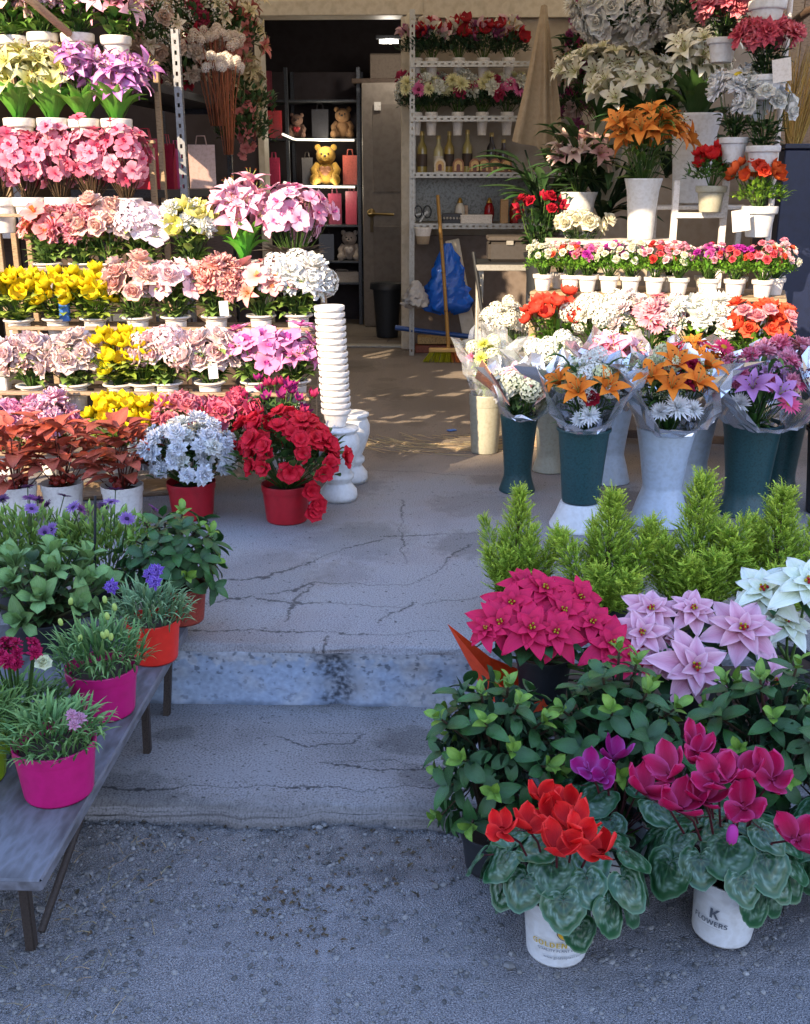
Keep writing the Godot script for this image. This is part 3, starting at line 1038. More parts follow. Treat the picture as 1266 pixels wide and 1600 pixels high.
# ---------------------------------------------------------------- the building
func shop() -> void:
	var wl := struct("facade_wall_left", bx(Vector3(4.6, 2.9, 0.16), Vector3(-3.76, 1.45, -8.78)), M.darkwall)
	wl.name = "facade_wall_left"
	struct("facade_wall_right", bx(Vector3(6.0, 2.9, 0.16), Vector3(2.72, 1.45, -8.78)), M.wall)
	struct("facade_lintel", bx(Vector3(1.18, 0.34, 0.16), Vector3(-0.87, 2.73, -8.78)), M.jamb)
	var fr := thing("door_frame", "cream painted door frame round the open shop doorway", "door frame")
	for s in [[-1.44, 0.05], [-0.31, 0.075]]:
		obj("jamb", bx(Vector3(s[1], 2.5, 0.22), Vector3(s[0], 1.25, -8.74), Color.WHITE, 0.006), M.jamb, fr)
	obj("head", bx(Vector3(1.6, 0.11, 0.22), Vector3(-0.98, 2.562, -8.735), Color.WHITE, 0.006), M.jamb, fr)
	obj("threshold", bx(Vector3(1.1, 0.02, 0.1), Vector3(-0.87, 0.012, -8.74), Color.WHITE, 0.004), M.galv, fr)
	# the top board over the right-hand shelves
	tag(obj("fascia_board", bx(Vector3(3.2, 0.14, 0.03), Vector3(1.3, 2.56, -8.66), Color.WHITE, 0.004), M.jamb), "cream board along the wall above the metal shelves", "board")
	# corrugated translucent roof sheet on rafters
	var rs := MB.new()
	for i in 2:
		for j in 241:
			rs.vert(Vector3(-3.2 + j * 0.0237, 2.86 + 0.012 * sin(j * 0.9) + 0.05 * i, [-4.8, -8.7][i]), Color.WHITE)
	for j in 240:
		rs.quad(j, j + 1, j + 242, j + 241)
	struct("porch_roof", rs.mesh(), M.fibreglass)
	for i in 6:
		struct("porch_rafter", bx(Vector3(0.06, 0.09, 3.9), Vector3(-3.1 + i * 1.1, 2.79, -6.75)), M.wood)
	# porch side wall, dark boards
	var sw := thing("board_wall", "dark brown wooden board wall closing the porch side", "wall")
	for i in 17:
		obj("plank", bx(Vector3(0.024, 2.76, 0.2), Vector3(-2.86 + 0.004 * (i % 3), 1.41, -5.25 - i * 0.206), jit(Color(1, 1, 1), 0.25), 0.004), M.darkwood, sw)
	# room behind the door
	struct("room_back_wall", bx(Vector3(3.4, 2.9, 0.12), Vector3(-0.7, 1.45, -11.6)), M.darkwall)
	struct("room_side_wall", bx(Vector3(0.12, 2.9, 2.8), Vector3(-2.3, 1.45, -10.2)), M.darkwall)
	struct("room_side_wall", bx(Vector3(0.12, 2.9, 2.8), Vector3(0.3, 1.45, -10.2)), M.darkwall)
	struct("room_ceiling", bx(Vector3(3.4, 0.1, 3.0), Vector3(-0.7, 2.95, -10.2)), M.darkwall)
	# awning over the right-hand display, with its struts
	var aw := thing("awning", "beige canvas awning sloping out over the display", "awning")
	var c := MB.new()
	for i in 9:
		for j in 19:
			var t := i / 8.0
			c.vert(Vector3(lerpf(-0.95, 3.2, j / 18.0), 2.78 - 0.2 * t - 0.02 * sin(t * PI) , lerpf(-4.8, -3.65, t)), Color.WHITE)
	for i in 8:
		for j in 18:
			var q := i * 19 + j
			c.quad(q, q + 1, q + 20, q + 19)
	obj("canvas", c.mesh(), M.canvas, aw)
	obj("front_bar", rod([Vector3(-0.97, 2.57, -3.65), Vector3(3.22, 2.57, -3.65)], 0.02), M.galv, aw)
	obj("arm", rod([Vector3(3.1, 2.57, -3.65), Vector3(1.854, 2.149, -6.000), Vector3(1.926, 2.093, -7.200)], 0.022), M.darkwood, aw)
	tag(obj("wooden_pole", rod([Vector3(-2.9, 2.9, -4.5), Vector3(-1.948, 2.121, -5.350), Vector3(-1.876, 2.016, -5.620)], 0.022, 0.02, 8), M.wood), "weathered wooden pole slanting down behind the pink lilies", "pole")
	# house across the street; its roof line bounds the shade that the pavement lies in
	var h := thing("house", "plain rendered house across the street, behind the viewer", "building", Vector3(-16.2, -0.25, 17.1), 0.354)
	obj("wall", bx(Vector3(14, 12.2, 5), Vector3(0, 6.1, 2.5)), M.wall, h)
	obj("roof_slab", bx(Vector3(14.1, 0.2, 5.2), Vector3(0, 12.3, 2.55)), M.jamb, h)
	for fl in 3:
		for k in 4:
			obj("window", bx(Vector3(1.2, 1.6, 0.1), Vector3(-5.2 + k * 3.4, 2.6 + fl * 3.6, -0.03)), M.dark, h)
	# sheltered yard wall beyond the right-hand display
	struct("yard_wall", bx(Vector3(0.15, 2.6, 5.5), Vector3(3.9, 1.3, -6.2)), M.wall)

# ---------------------------------------------------------------- left-hand stepped stand
const PINKS := "flower pots on the stepped stand"
func left_stand() -> void:
	var st := thing("flower_stand", "stepped wooden stand whose slats carry the rows of flower pots", "stand")
	for r in [[0.2, -4.32], [0.43, -4.5], [0.68, -4.75], [0.92, -5.0], [1.16, -5.24], [1.51, -5.44], [1.9, -5.64]]:
		var x1: float = -0.56 if r[0] < 1.0 else -1.48
		var x0 := -1.98 if r[0] < 1.0 else -2.3
		for k in 2:
			obj("slat", bx(Vector3(x1 - x0, 0.016, 0.034), Vector3((x0 + x1) / 2, r[1 - 1] - 0.004, r[1] - k * 0.17), jit(Color(1, 1, 1), 0.1), 0.003), M.wood, st)
		for x in [x0 + 0.03, x1 - 0.03]:
			obj("crossbar", bx(Vector3(0.03, 0.016, 0.2), Vector3(x, r[0] - 0.021, r[1] - 0.085), Color.WHITE, 0.003), M.wood, st)
			obj("post", bx(Vector3(0.03, r[0] - 0.03, 0.03), Vector3(x, (r[0] - 0.03) / 2, r[1] - 0.17 - 0.033), Color.WHITE, 0.003), M.wood, st)
	var sp := ["saucer", 0.062, 0.12, "white"]
	var sc := ["rim", 0.074, 0.17, "white"]
	# top rows: lilies in rimmed cups
	var la := ["leafy", "3c6a2a", "84ae4c", 0.13, 0.22]
	plant("lily_pot", dn(Vector3(-2.199, 2.016, -5.720), 0.17), {"pot": sc, "fol": la, "n": 12, "R": Vector3(0.11, 0.1, 0.1), "cy": 0.2, "fs": 0.075, "fl": [["orchid", "e9b49a", "f2d3c2"], ["carn", "e8b0a0", "f3cfc4"]]}, "peach flowers in the first cup of the uppermost row, beside the wooden pole", "potted flower", PINKS)
	plant("lily_pot", dn(Vector3(-2.047, 2.030, -5.720), 0.17), {"pot": sc, "fol": la, "n": 11, "R": Vector3(0.11, 0.1, 0.1), "cy": 0.22, "fs": 0.075, "fl": [["carn", "d9a0a8", "eec6cc"]]}, "dusty pink flowers in the uppermost cup just under the wooden pole's foot", "potted flower", PINKS)
	plant("lily_pot", dn(Vector3(-1.867, 2.026, -5.720), 0.17), {"pot": ["rim", 0.08, 0.17, "white"], "fol": la, "n": 12, "R": Vector3(0.12, 0.1, 0.1), "cy": 0.2, "fs": 0.08, "fl": [["lily", "e68fae", "f3bfd0"], ["orchid", "e07aa2", "f0b4c8"]]}, "pink lilies with broad leaves in the widest uppermost cup", "potted flower", PINKS)
	plant("lily_pot", dn(Vector3(-1.672, 2.013, -5.720), 0.17), {"pot": sc, "fol": la, "n": 12, "R": Vector3(0.12, 0.1, 0.1), "cy": 0.19, "fs": 0.085, "fl": [["lily", "f0d2d8", "f6b9d2"], ["lily", "d2406e", "f0bccb"]]}, "pale pink lilies in the uppermost cup next to the hanging wreath", "potted flower", PINKS)
	var lb := ["lilyleaf", "2f7a20", "8cc653", 0.14, 0.21]
	var yl := [["lily", "cfc23c", "f2efc6", "dfe08c"]]
	var pl := [["lily", "b84a9c", "e0a4dc", "f8e4f4"], ["lily", "b04096", "cc78c8", "eccce8"]]
	plant("lily_pot", dn(Vector3(-2.133, 1.615, -5.520), 0.17), {"pot": sc, "fol": lb, "n": 13, "R": Vector3(0.13, 0.13, 0.11), "cy": 0.24, "fs": 0.085, "fl": yl}, "cream yellow lilies in the cup at the outer end of the lily row", "potted lily", PINKS)
	plant("lily_pot", dn(Vector3(-1.964, 1.615, -5.520), 0.17), {"pot": sc, "fol": lb, "n": 13, "R": Vector3(0.12, 0.13, 0.11), "cy": 0.24, "fs": 0.085, "fl": yl}, "cream yellow lilies in the cup touching the purple lilies", "potted lily", PINKS)
	plant("lily_pot", dn(Vector3(-1.806, 1.612, -5.520), 0.17), {"pot": sc, "fol": lb, "n": 12, "R": Vector3(0.12, 0.12, 0.11), "cy": 0.25, "fs": 0.085, "fl": pl}, "purple lilies in the cup beside the cream lilies", "potted lily", PINKS)
	plant("lily_pot", dn(Vector3(-1.642, 1.611, -5.520), 0.17), {"pot": sc, "fol": lb, "n": 13, "R": Vector3(0.15, 0.11, 0.11), "cy": 0.22, "fs": 0.09, "fl": pl, "lean": Vector3(0.05, 0, 0)}, "purple lilies leaning out over the steel shelf", "potted lily", PINKS)
	# pink sprays
	var pk := [["orchid", "c2345c", "e98fa6", "f3c3cd"], ["orchid", "b8284e", "e07890"], ["orchid", "d05872", "f0aab8"]]
	for q in [[8, "pink orchid sprays in the cup cut by the picture edge, under cream lilies"], [45, "pink orchid sprays under the outer cream lily cup"], [95, "pink orchid sprays under the second cream lily cup"], [146, "pink orchid sprays in the third cup of their row, under purple lilies"], [198, "pink orchid sprays at the inner end of their row, by the red gift bags"]]:
		var pos: Vector3 = Vector3.ZERO
		match q[0]:
			8: pos = Vector3(-2.186, 1.235, -5.320)
			45: pos = Vector3(-2.049, 1.235, -5.320)
			95: pos = Vector3(-1.889, 1.235, -5.320)
			146: pos = Vector3(-1.727, 1.235, -5.320)
			198: pos = Vector3(-1.562, 1.232, -5.320)
		plant("orchid_pot", dn(pos, 0.165), {"pot": sc, "fol": ["twig", "6b5a3c", "6b5a3c", 0.05, 0.12], "n": 30, "R": Vector3(0.1, 0.12, 0.1), "cy": 0.2, "fs": 0.042, "fl": pk, "up": 0.1, "low": 1.7, "stemc": "5a4630"}, q[1], "potted orchid", PINKS)
	# row four
	var ld := ["leafy", "4c6e30", "a0bc60", 0.11, 0.17]
	var D := [
		[Vector3(-1.896, 0.939, -5.080), [["orchid", "e0702c", "ee8f96", "f0b8b0"], ["lily", "e88a4a", "ec8a98"]], 16, 0.055, "coral orchids with orange hearts at the outer end of the fourth row", ld],
		[Vector3(-1.725, 0.940, -5.080), [["orchid", "e07a50", "ec929c"], ["carn", "d8687a", "ee9aa2"]], 15, 0.055, "coral pink flowers beside the orange hearted orchids of the fourth row", ld],
		[Vector3(-1.596, 0.940, -5.080), [["rose", "e8b09a", "f0cdc0"], ["orchid", "e8b8a8", "f4dcd0"]], 14, 0.055, "peach roses in the fourth row next to the coral flowers", ld],
		[Vector3(-1.435, 0.943, -5.090), [["orchid", "f0d8e0", "f6e6ee"], ["puff", "ecd2dc", "f6e8ee"]], 12, 0.06, "very pale pink flowers over dark leaves in the fourth row", ld],
		[Vector3(-1.206, 0.945, -5.100), [["carn", "e8ead2", "f6f5ec"], ["carn", "eff0e0", "fbfbf4"], ["tulip", "d8cf4a", "eee890"]], 16, 0.052, "white carnations with a touch of yellow in the fourth row", ld]]
	for q in D:
		plant("flower_pot", dn(q[0], 0.115), {"pot": sp, "fol": q[5], "n": q[2], "R": Vector3(0.11, 0.08, 0.1), "cy": 0.19, "fs": q[3], "fl": q[1]}, q[4], "potted flower", PINKS)
	plant("flower_pot", dn(Vector3(-0.955, 0.951, -5.110), 0.115), {"pot": sp, "fol": ["lilyleaf", "2c8a24", "7fca4a", 0.1, 0.2], "n": 13, "R": Vector3(0.12, 0.13, 0.1), "cy": 0.25, "fs": 0.085, "fl": [["lily", "e65a94", "f5c0d4", "fae4ea"], ["lily", "ef86b0", "f8d4e0"]]}, "pink striped lilies over bright green leaves near the stand's inner end", "potted lily", PINKS)
	plant("orchid_pot", dn(Vector3(-0.717, 0.957, -5.120), 0.115), {"pot": sp, "fol": ["lilyleaf", "4a4440", "7a7068", 0.16, 0.09], "n": 30, "R": Vector3(0.12, 0.1, 0.1), "cy": 0.22, "fs": 0.05, "fl": [["orchid", "d05a94", "f0b4d0", "f8dce8"], ["orchid", "e080ae", "f5c8dc"]], "low": 1.6}, "pale pink orchids over broad dark grey leaves at the fourth row's inner end", "potted orchid", PINKS)
	# row five
	var tl := [["tulip", "dcb80c", "f4e020"], ["tulip", "d4ac0a", "f0d41a"]]
	var lt := ["leafy", "5c7e24", "b8c850", 0.13, 0.13]
	for q in [[Vector3(-1.960, 0.704, -4.820), "yellow tulips at the outer end of the fifth row"], [Vector3(-1.779, 0.711, -4.820), "yellow tulips in the middle of the fifth row's yellow group"], [Vector3(-1.606, 0.714, -4.820), "yellow tulips of the fifth row next to the peach roses"]]:
		plant("tulip_pot", dn(q[0], 0.115), {"pot": sp, "fol": lt, "n": 15, "R": Vector3(0.1, 0.075, 0.09), "cy": 0.16, "fs": 0.034, "fl": tl, "up": 1.2, "low": 1.3}, q[1], "potted tulip", PINKS)
	var E := [
		[Vector3(-1.410, 0.717, -4.830), [["rose", "e29a8c", "f0c4b6"], ["rose", "ecb4a4", "f6d8cc"]], 14, 0.055, "peach pink roses beside the yellow tulips in the fifth row"],
		[Vector3(-1.231, 0.721, -4.830), [["orchid", "e8a8b0", "f6d4d8"], ["rose", "ecb8bc", "f7dcdc"]], 14, 0.056, "blush pink flowers in the middle of the fifth row"],
		[Vector3(-1.046, 0.723, -4.840), [["orchid", "e88448", "f0a090"], ["carn", "ea8a7a", "f4b8ac"]], 15, 0.056, "salmon flowers with orange hearts behind a blank white tag"],
		[Vector3(-0.841, 0.726, -4.850), [["orchid", "e8905c", "f0b0b4"], ["lily", "e08048", "f2b6bc"]], 14, 0.056, "peach orchids next to the big white blooms in the fifth row"],
		[Vector3(-0.671, 0.728, -4.860), [["puff", "efece2", "fcfaf4"], ["carn", "f0eee4", "fdfcf8"]], 11, 0.065, "big white round blooms at the inner end of the fifth row"]]
	for q in E:
		plant("flower_pot", dn(q[0], 0.115), {"pot": sp, "fol": ld, "n": q[2], "R": Vector3(0.11, 0.075, 0.1), "cy": 0.17, "fs": q[3], "fl": q[1]}, q[4], "potted flower", PINKS)
	# row six
	var F := [
		[Vector3(-1.832, 0.447, -4.570), [["rose", "e8b8b4", "f4dcd8"], ["carn", "e6b6b0", "f2d6d0"]], 16, 0.052, "pale pink roses at the outer end of the sixth row"],
		[Vector3(-1.635, 0.454, -4.570), [["rose", "ecc4ba", "f6e2da"]], 15, 0.055, "cream pink roses beside the sixth row's yellow tulips"],
		[Vector3(-1.224, 0.461, -4.580), [["rose", "e8b0b4", "f5d8d8"], ["puff", "ecc0c0", "f6dede"]], 15, 0.055, "rose pink blooms next to the sixth row's yellow tulips"],
		[Vector3(-1.034, 0.465, -4.580), [["rose", "edc8c2", "f8e4de"], ["rose", "e8b4b0", "f4d4d0"]], 16, 0.055, "blush roses with a blank white tag in the sixth row"],
		[Vector3(-0.830, 0.467, -4.590), [["orchid", "d860a4", "f0a8cc"], ["orchid", "cc4c94", "ea98c0"]], 17, 0.054, "magenta pink orchids in the sixth row beside the blush roses"],
		[Vector3(-0.655, 0.470, -4.600), [["orchid", "c84c9c", "e89ac8"], ["lily", "cc58a0", "eaa4ce"]], 16, 0.058, "mauve pink flowers at the sixth row's inner end by the stacked pots"]]
	for q in F:
		plant("flower_pot", dn(q[0], 0.115), {"pot": sp, "fol": ld, "n": q[2], "R": Vector3(0.105, 0.085, 0.09), "cy": 0.14, "fs": q[3], "fl": q[1]}, q[4], "potted flower", PINKS)
	plant("tulip_pot", dn(Vector3(-1.440, 0.455, -4.570), 0.115), {"pot": sp, "fol": lt, "n": 13, "R": Vector3(0.07, 0.08, 0.08), "cy": 0.16, "fs": 0.033, "fl": tl, "up": 1.2, "low": 1.3}, "yellow tulips of the sixth row beside the cream pink roses", "potted tulip", PINKS)
	plant("tulip_pot", dn(Vector3(-1.327, 0.457, -4.580), 0.115), {"pot": sp, "fol": lt, "n": 13, "R": Vector3(0.07, 0.08, 0.08), "cy": 0.17, "fs": 0.033, "fl": tl, "up": 1.2, "low": 1.3}, "yellow tulips of the sixth row beside the rose pink blooms", "potted tulip", PINKS)
	# row seven
	var G := [
		[Vector3(-1.903, 0.195, -4.400), [["rose", "d8689c", "eaa8c4"], ["rose", "e08cb0", "f0bcd0"]], 12, 0.052, "mauve pink roses at the outer end of the lowest stand row"],
		[Vector3(-1.715, 0.203, -4.400), [["rose", "d4608c", "ec9cb8"], ["carn", "e494b4", "f2c4d4"]], 14, 0.054, "candy pink roses above the red leaved plants"],
		[Vector3(-1.112, 0.223, -4.410), [["rose", "c83c5c", "e88a98", "f0c0b8"], ["rose", "d44c6c", "ee9ca4"]], 14, 0.056, "coral pink ranunculus behind the white azalea"],
		[Vector3(-0.935, 0.230, -4.410), [["rose", "c42c50", "e0607c"], ["rose", "cc3c5c", "e87a90"]], 14, 0.056, "deep pink roses between the white and the red azalea"]]
	for q in G:
		plant("flower_pot", dn(q[0], 0.115), {"pot": sp, "fol": ld, "n": q[2], "R": Vector3(0.11, 0.08, 0.09), "cy": 0.13, "fs": q[3], "fl": q[1]}, q[4], "potted flower", PINKS)
	for q in [[Vector3(-1.411, 0.217, -4.400), "yellow tulips of the lowest stand row above the red leaved plants"], [Vector3(-1.259, 0.219, -4.410), "yellow tulips of the lowest stand row behind the white azalea"]]:
		plant("tulip_pot", dn(q[0], 0.115), {"pot": sp, "fol": lt, "n": 16, "R": Vector3(0.09, 0.07, 0.08), "cy": 0.15, "fs": 0.034, "fl": tl, "up": 1.2, "low": 1.3}, q[1], "potted tulip", PINKS)
	plant("rosebud_pot", dn(Vector3(-0.721, 0.235, -4.420), 0.115), {"pot": sp, "fol": ["leafy", "33502a", "5e8048", 0.12, 0.2], "n": 20, "R": Vector3(0.13, 0.1, 0.1), "cy": 0.17, "fs": 0.03, "fl": [["rosebud", "6a1848", "a8287c"], ["rosebud", "7a1c34", "b83064"]], "up": 1.5}, "dark magenta rosebuds on leafy stems above the red azalea", "potted rose", PINKS)
	# blank tags
	for q in [[Vector3(-0.984, 0.772, -4.720), "blank white tag stuck among the salmon flowers"], [Vector3(-0.995, 0.531, -4.480), "blank white tag stuck among the blush roses"]]:
		tag(obj("plant_tag", bx(Vector3(0.04, 0.065, 0.002), Vector3.ZERO, Color.WHITE, 0.0, Vector3(-0.15, 0.2, 0.05)), M.white, self, Transform3D(Basis(), q[0])), q[1], "tag")
	tag(obj("blue_packet", bx(Vector3(0.045, 0.115, 0.03), Vector3.ZERO, Color.WHITE, 0.004), mt("3a6cb8", 0.3), self, Transform3D(Basis(), Vector3(-1.728, 0.762, -4.780))), "small blue packet standing between the tulip pots", "packet")

func left_floor() -> void:
	# red leaved plants

	for q in [[Vector3(-1.719, 0.000, -4.007), 0.16, "red leaved plant at the picture's edge, white pot hidden by daisies"], [Vector3(-1.543, 0.000, -4.048), 0.17, "red leaved plant in the white pot behind the purple daisies"], [Vector3(-1.289, 0.000, -4.023), 0.16, "red leaved plant in the white pot next to the white azalea"]]:
		rng.seed = hash(q[2])
		var t := thing("coleus", q[2], "potted plant", q[0], 0.0, "red leaved plants in white pots")
		potted(t, "nursery", 0.085, 0.15, M.white)
		var sm := MB.new()
		for i in 78:
			var a := i * 2.39996
			var y := 0.18 + 0.22 * rf(0.0, 1.0)
			var r := rf(0.02, 0.13) * (1.15 - (y - 0.18) * 2.5)
			var p := Vector3(cos(a) * r, y, sin(a) * r)
			obj("leaf", leaf_mesh("coleus", i % 4), M.leaf, t, Transform3D(Basis(Vector3.UP, PI / 2 - a + rf(-0.6, 0.6)) * Basis(Vector3.RIGHT, rf(-0.5, 0.45)) * Basis.from_scale(Vector3.ONE * rf(0.075, 0.125)), p))
			if i % 5 == 0:
				sm.tube([Vector3(0, 0.11, 0), p * Vector3(0.5, 0.7, 0.5), p], 0.004, 0.002, 3, L("5e3026"))
		for i in 26:
			var a := rf(0, TAU)
			sm.ball(Vector3.ONE * 0.012, T(cos(a) * rf(0, 0.06), 0.145 + rf(0, 0.03), sin(a) * rf(0, 0.06)), jit(L("8a2c22"), 0.3), 5, 3)
		obj("stems", sm.mesh(), M.leaf, t).set_meta("kind", "stuff")
	var wz := Vector3(-1.023, 0.000, -4.084)
	plant("azalea", wz, {"pot": ["nursery", 0.1, 0.15, "redpot"], "fol": ["bush", "2c4a20", "54783a", 0.17, 0.2], "n": 62, "R": Vector3(0.215, 0.14, 0.19), "cy": 0.12, "fs": 0.042, "fl": [["carn", "d4dae6", "f2f4f8"], ["carn", "dde2ea", "f6f7fa"], ["carn", "e0e2dc", "f4f4ec"]], "low": 1.35}, "white azalea covered in ruffled blooms in a dark red pot", "azalea")
	var rz := Vector3(-0.628, 0.000, -4.047)
	var az := plant("azalea", rz, {"pot": ["nursery", 0.1, 0.155, "redpot"], "fol": ["bush", "2a481e", "54783a", 0.235, 0.26], "n": 54, "R": Vector3(0.215, 0.15, 0.19), "cy": 0.14, "fs": 0.047, "fl": [["azalea", "b80c24", "e02038"], ["azalea", "c01028", "e62c3c"]], "low": 1.3, "lean": Vector3(0.02, 0, 0)}, "red azalea in a red pot with one bloom hanging down beside it", "azalea")
	for q in [[0.135, 0.06, 0.05], [0.145, 0.085, 0.03], [0.13, 0.15, 0.06]]:
		obj("flower", flower("azalea", "b80c24", "e02038", 1), M.petal, az, Transform3D(facing(Vector3(0.7, 0.2, 0.6), 1.0, 0.045), Vector3(q[0], q[1], q[2])))
	# baluster urns and the stack of nested pots on one of them
	var prof := [Vector2(0, 0), Vector2(0.085, 0), Vector2(0.09, 0.02), Vector2(0.088, 0.045), Vector2(0.062, 0.075), Vector2(0.058, 0.085), Vector2(0.074, 0.1), Vector2(0.074, 0.115), Vector2(0.06, 0.13), Vector2(0.08, 0.17), Vector2(0.102, 0.23), Vector2(0.104, 0.27), Vector2(0.09, 0.3), Vector2(0.086, 0.305), Vector2(0.1, 0.315), Vector2(0.1, 0.325), Vector2(0.08, 0.33), Vector2(0, 0.33)]
	prof.reverse()
	var u := tag(obj("baluster_urn", turned(prof, 28), M.white2, self, Transform3D(Basis.from_scale(Vector3(0.9, 0.98, 0.9)), Vector3(-0.446, 0.000, -4.324) + Vector3(0, 0, -0.02))), "white baluster urn under the tall stack of pots", "urn")
	tag(obj("baluster_urn", turned(prof, 28), M.white2, self, Transform3D(Basis.from_scale(Vector3(0.85, 0.98, 0.85)), Vector3(-0.417, 0.000, -4.631))), "white baluster urn standing behind the stack of pots", "urn")
	var base: Vector3 = u.position + Vector3(-0.004, 0.324, 0)
	var pp := pot_mesh("rim", 0.06, 0.075)
	for i in 17:
		var word: String = ["lowest", "second lowest", "third from the bottom", "fourth from the bottom", "fifth from the bottom", "sixth from the bottom", "seventh from the bottom", "eighth from the bottom", "middle", "eighth from the top", "seventh from the top", "sixth from the top", "fifth from the top", "fourth from the top", "third from the top", "second from the top", "topmost"][i]
		tag(obj("nested_pot", pp, M.white, self, Transform3D(Basis(Vector3.UP, i * 1.3) * Basis(Vector3.RIGHT, rf(-0.02, 0.02)), base + Vector3(-0.0012 * i + rf(-0.0015, 0.0015), i * 0.0268, rf(-0.0015, 0.0015)))), "white plastic pot, %s in the tall nested stack" % word, "pot", "pots nested in the tall stack")
	# plank lying on the ground in the sun
	tag(obj("board", bx(Vector3(0.7, 0.02, 0.22), Vector3.ZERO, Color.WHITE, 0.004), M.wood, self, Transform3D(Basis(Vector3.UP, 0.25), Vector3(-1.319, 0.012, -4.419) + Vector3(-0.12, 0, 0))), "wooden board on the floor behind the pots", "board")

func leaf_mesh(kind: String, variant: int) -> ArrayMesh:
	var key := "leaf%s%d" % [kind, variant]
	if cache.has(key):
		return cache[key]
	rng.seed = hash(key)
	var b := MB.new()
	match kind:
		"coleus":
			b.petal(Transform3D(), 1.0, 0.29, rf(20, 55), rf(-45, -10), 3, 0.25, jit(L("96382a"), 0.25), jit(L("cc6a54"), 0.25), 5, 4, 0.03, rf(0, 6), -0.5, L("c47a5c"))
		"gardenia":
			b.petal(Transform3D(), 1.0, 0.27, rf(15, 40), rf(-30, 0), [3, 5][variant % 2], 0.25, jit(L("244a20"), 0.3), jit(L("38682a"), 0.3), 5, 4, 0.03, rf(0, 6), -0.35, L("4a7048"))
		"gardenia_new":
			b.petal(Transform3D(), 1.0, 0.28, rf(40, 60), rf(5, 40), [3, 5][variant % 2], 0.3, jit(L("4c7a24"), 0.15), jit(L("86b03a"), 0.15), 5, 4, 0.03, rf(0, 6), -0.4, L("a4c65e"))
		"poinsettia":
			b.petal(Transform3D(), 1.0, 0.28, rf(5, 30), rf(-45, -15), 3, 0.25, jit(L("244a2a"), 0.2), jit(L("2f5a30"), 0.2), 5, 4, 0.02, rf(0, 6), -0.4, L("5a7c4c"))
		"spoon":
			b.petal(Transform3D(), 1.0, 0.27, rf(60, 85), rf(10, 50), [3, 4][variant % 2], 0.3, jit(L("4a6c34"), 0.2), jit(L("7a9e58"), 0.25), 6, 4, 0.02, rf(0, 6), -0.35, L("b0cc90"))
		"cyclamen":
			# a heart with a pale marbled band between the dark middle and edge
			var na := 40
			var nr := 13
			var dark := jit(L("14341e"), 0.15)
			var mid := jit(L("22502a"), 0.15)
			var pale := jit(L("829e88"), 0.1)
			for k in nr + 1:
				var rr := float(k) / nr
				for i in na + 1:
					var a := TAU * i / na
					var s := absf(wrapf(a, -PI, PI)) / PI
					var R := (0.46 + 0.36 * (1.0 - s) + 0.22 * exp(-pow(s / 0.13, 2.0))) * (1.0 - 0.55 * exp(-pow((s - 1.0) / 0.1, 2.0))) * (1.0 + 0.16 * sin(s * PI)) * (1.0 + 0.025 * sin(a * 13.0))
					var x := sin(a) * R * rr
					var z := cos(a) * R * rr
					var y := -0.13 * rr * rr + 0.05 * sin(a * 4.0 + variant) * rr * rr + 0.02 * sin(rr * 20.0)
					var vein := pow(absf(cos(a * 4.5)), 14.0)
					var band := exp(-pow((rr - 0.62 - 0.09 * sin(a * 9.0 + variant)) / 0.13, 2.0))
					var c := dark.lerp(mid, rr)
					c = c.lerp(pale, clampf((band * 1.3 - 0.3 - vein * 0.7) * (0.6 + 0.45 * sin(a * 17.0 + rr * 30.0 + variant * 2.0)), 0, 0.8))
					if k == nr:
						c = c.lerp(L("7a9a78"), 0.5)
					c = c.lerp(L("6f9466"), vein * 0.35 * (1.0 - rr))
					b.vert(Vector3(x, y, z), c)
			for k in nr:
				for i in na:
					var q := k * (na + 1) + i
					b.quad(q, q + na + 1, q + na + 2, q + 1)
	var am := b.mesh()
	cache[key] = am
	return am

const CRACKS := [
	[1.3, [Vector3(-0.729, 0.000, -3.371), Vector3(-0.618, 0.000, -3.375), Vector3(-0.561, 0.000, -3.440), Vector3(-0.483, 0.000, -3.540), Vector3(-0.360, 0.000, -3.711)]],
	[0.9, [Vector3(-0.360, 0.000, -3.711), Vector3(-0.221, 0.000, -3.821)]],
	[1.0, [Vector3(-0.791, 0.000, -3.154), Vector3(-0.609, 0.000, -3.194), Vector3(-0.478, 0.000, -3.166), Vector3(-0.268, 0.000, -3.162), Vector3(-0.101, 0.000, -3.136)]],
	[0.9, [Vector3(-0.595, 0.000, -3.240), Vector3(-0.492, 0.000, -3.266), Vector3(-0.437, 0.000, -3.351), Vector3(-0.283, 0.000, -3.345), Vector3(-0.107, 0.000, -3.333), Vector3(0.001, 0.000, -3.492), Vector3(0.110, 0.000, -3.773)]],
	[0.9, [Vector3(-0.437, 0.000, -3.351), Vector3(-0.479, 0.000, -3.177), Vector3(-0.486, 0.000, -3.008)]],
	[0.8, [Vector3(-0.197, 0.000, -3.019), Vector3(-0.141, 0.000, -3.108), Vector3(-0.081, 0.000, -3.191)]],
	[0.8, [Vector3(-0.859, 0.000, -2.931), Vector3(-0.566, 0.000, -2.946), Vector3(-0.308, 0.000, -2.927), Vector3(0.003, 0.000, -2.948)]],
	[0.8, [Vector3(-0.346, 0.000, -2.833), Vector3(-0.346, 0.000, -2.916)]],
	[0.9, [Vector3(-0.223, 0.000, -3.851), Vector3(0.175, 0.000, -3.905)]],
	[0.7, [Vector3(-0.174, 0.000, -4.353), Vector3(-0.150, 0.000, -3.877), Vector3(-0.133, 0.000, -3.553)]],
	[0.6, [Vector3(-0.400, 0.000, -4.822), Vector3(-0.094, 0.000, -4.799), Vector3(0.206, 0.000, -4.730)]],
	[0.6, [Vector3(-0.060, 0.000, -3.165), Vector3(0.108, 0.000, -3.226), Vector3(0.215, 0.000, -3.258)]],
]

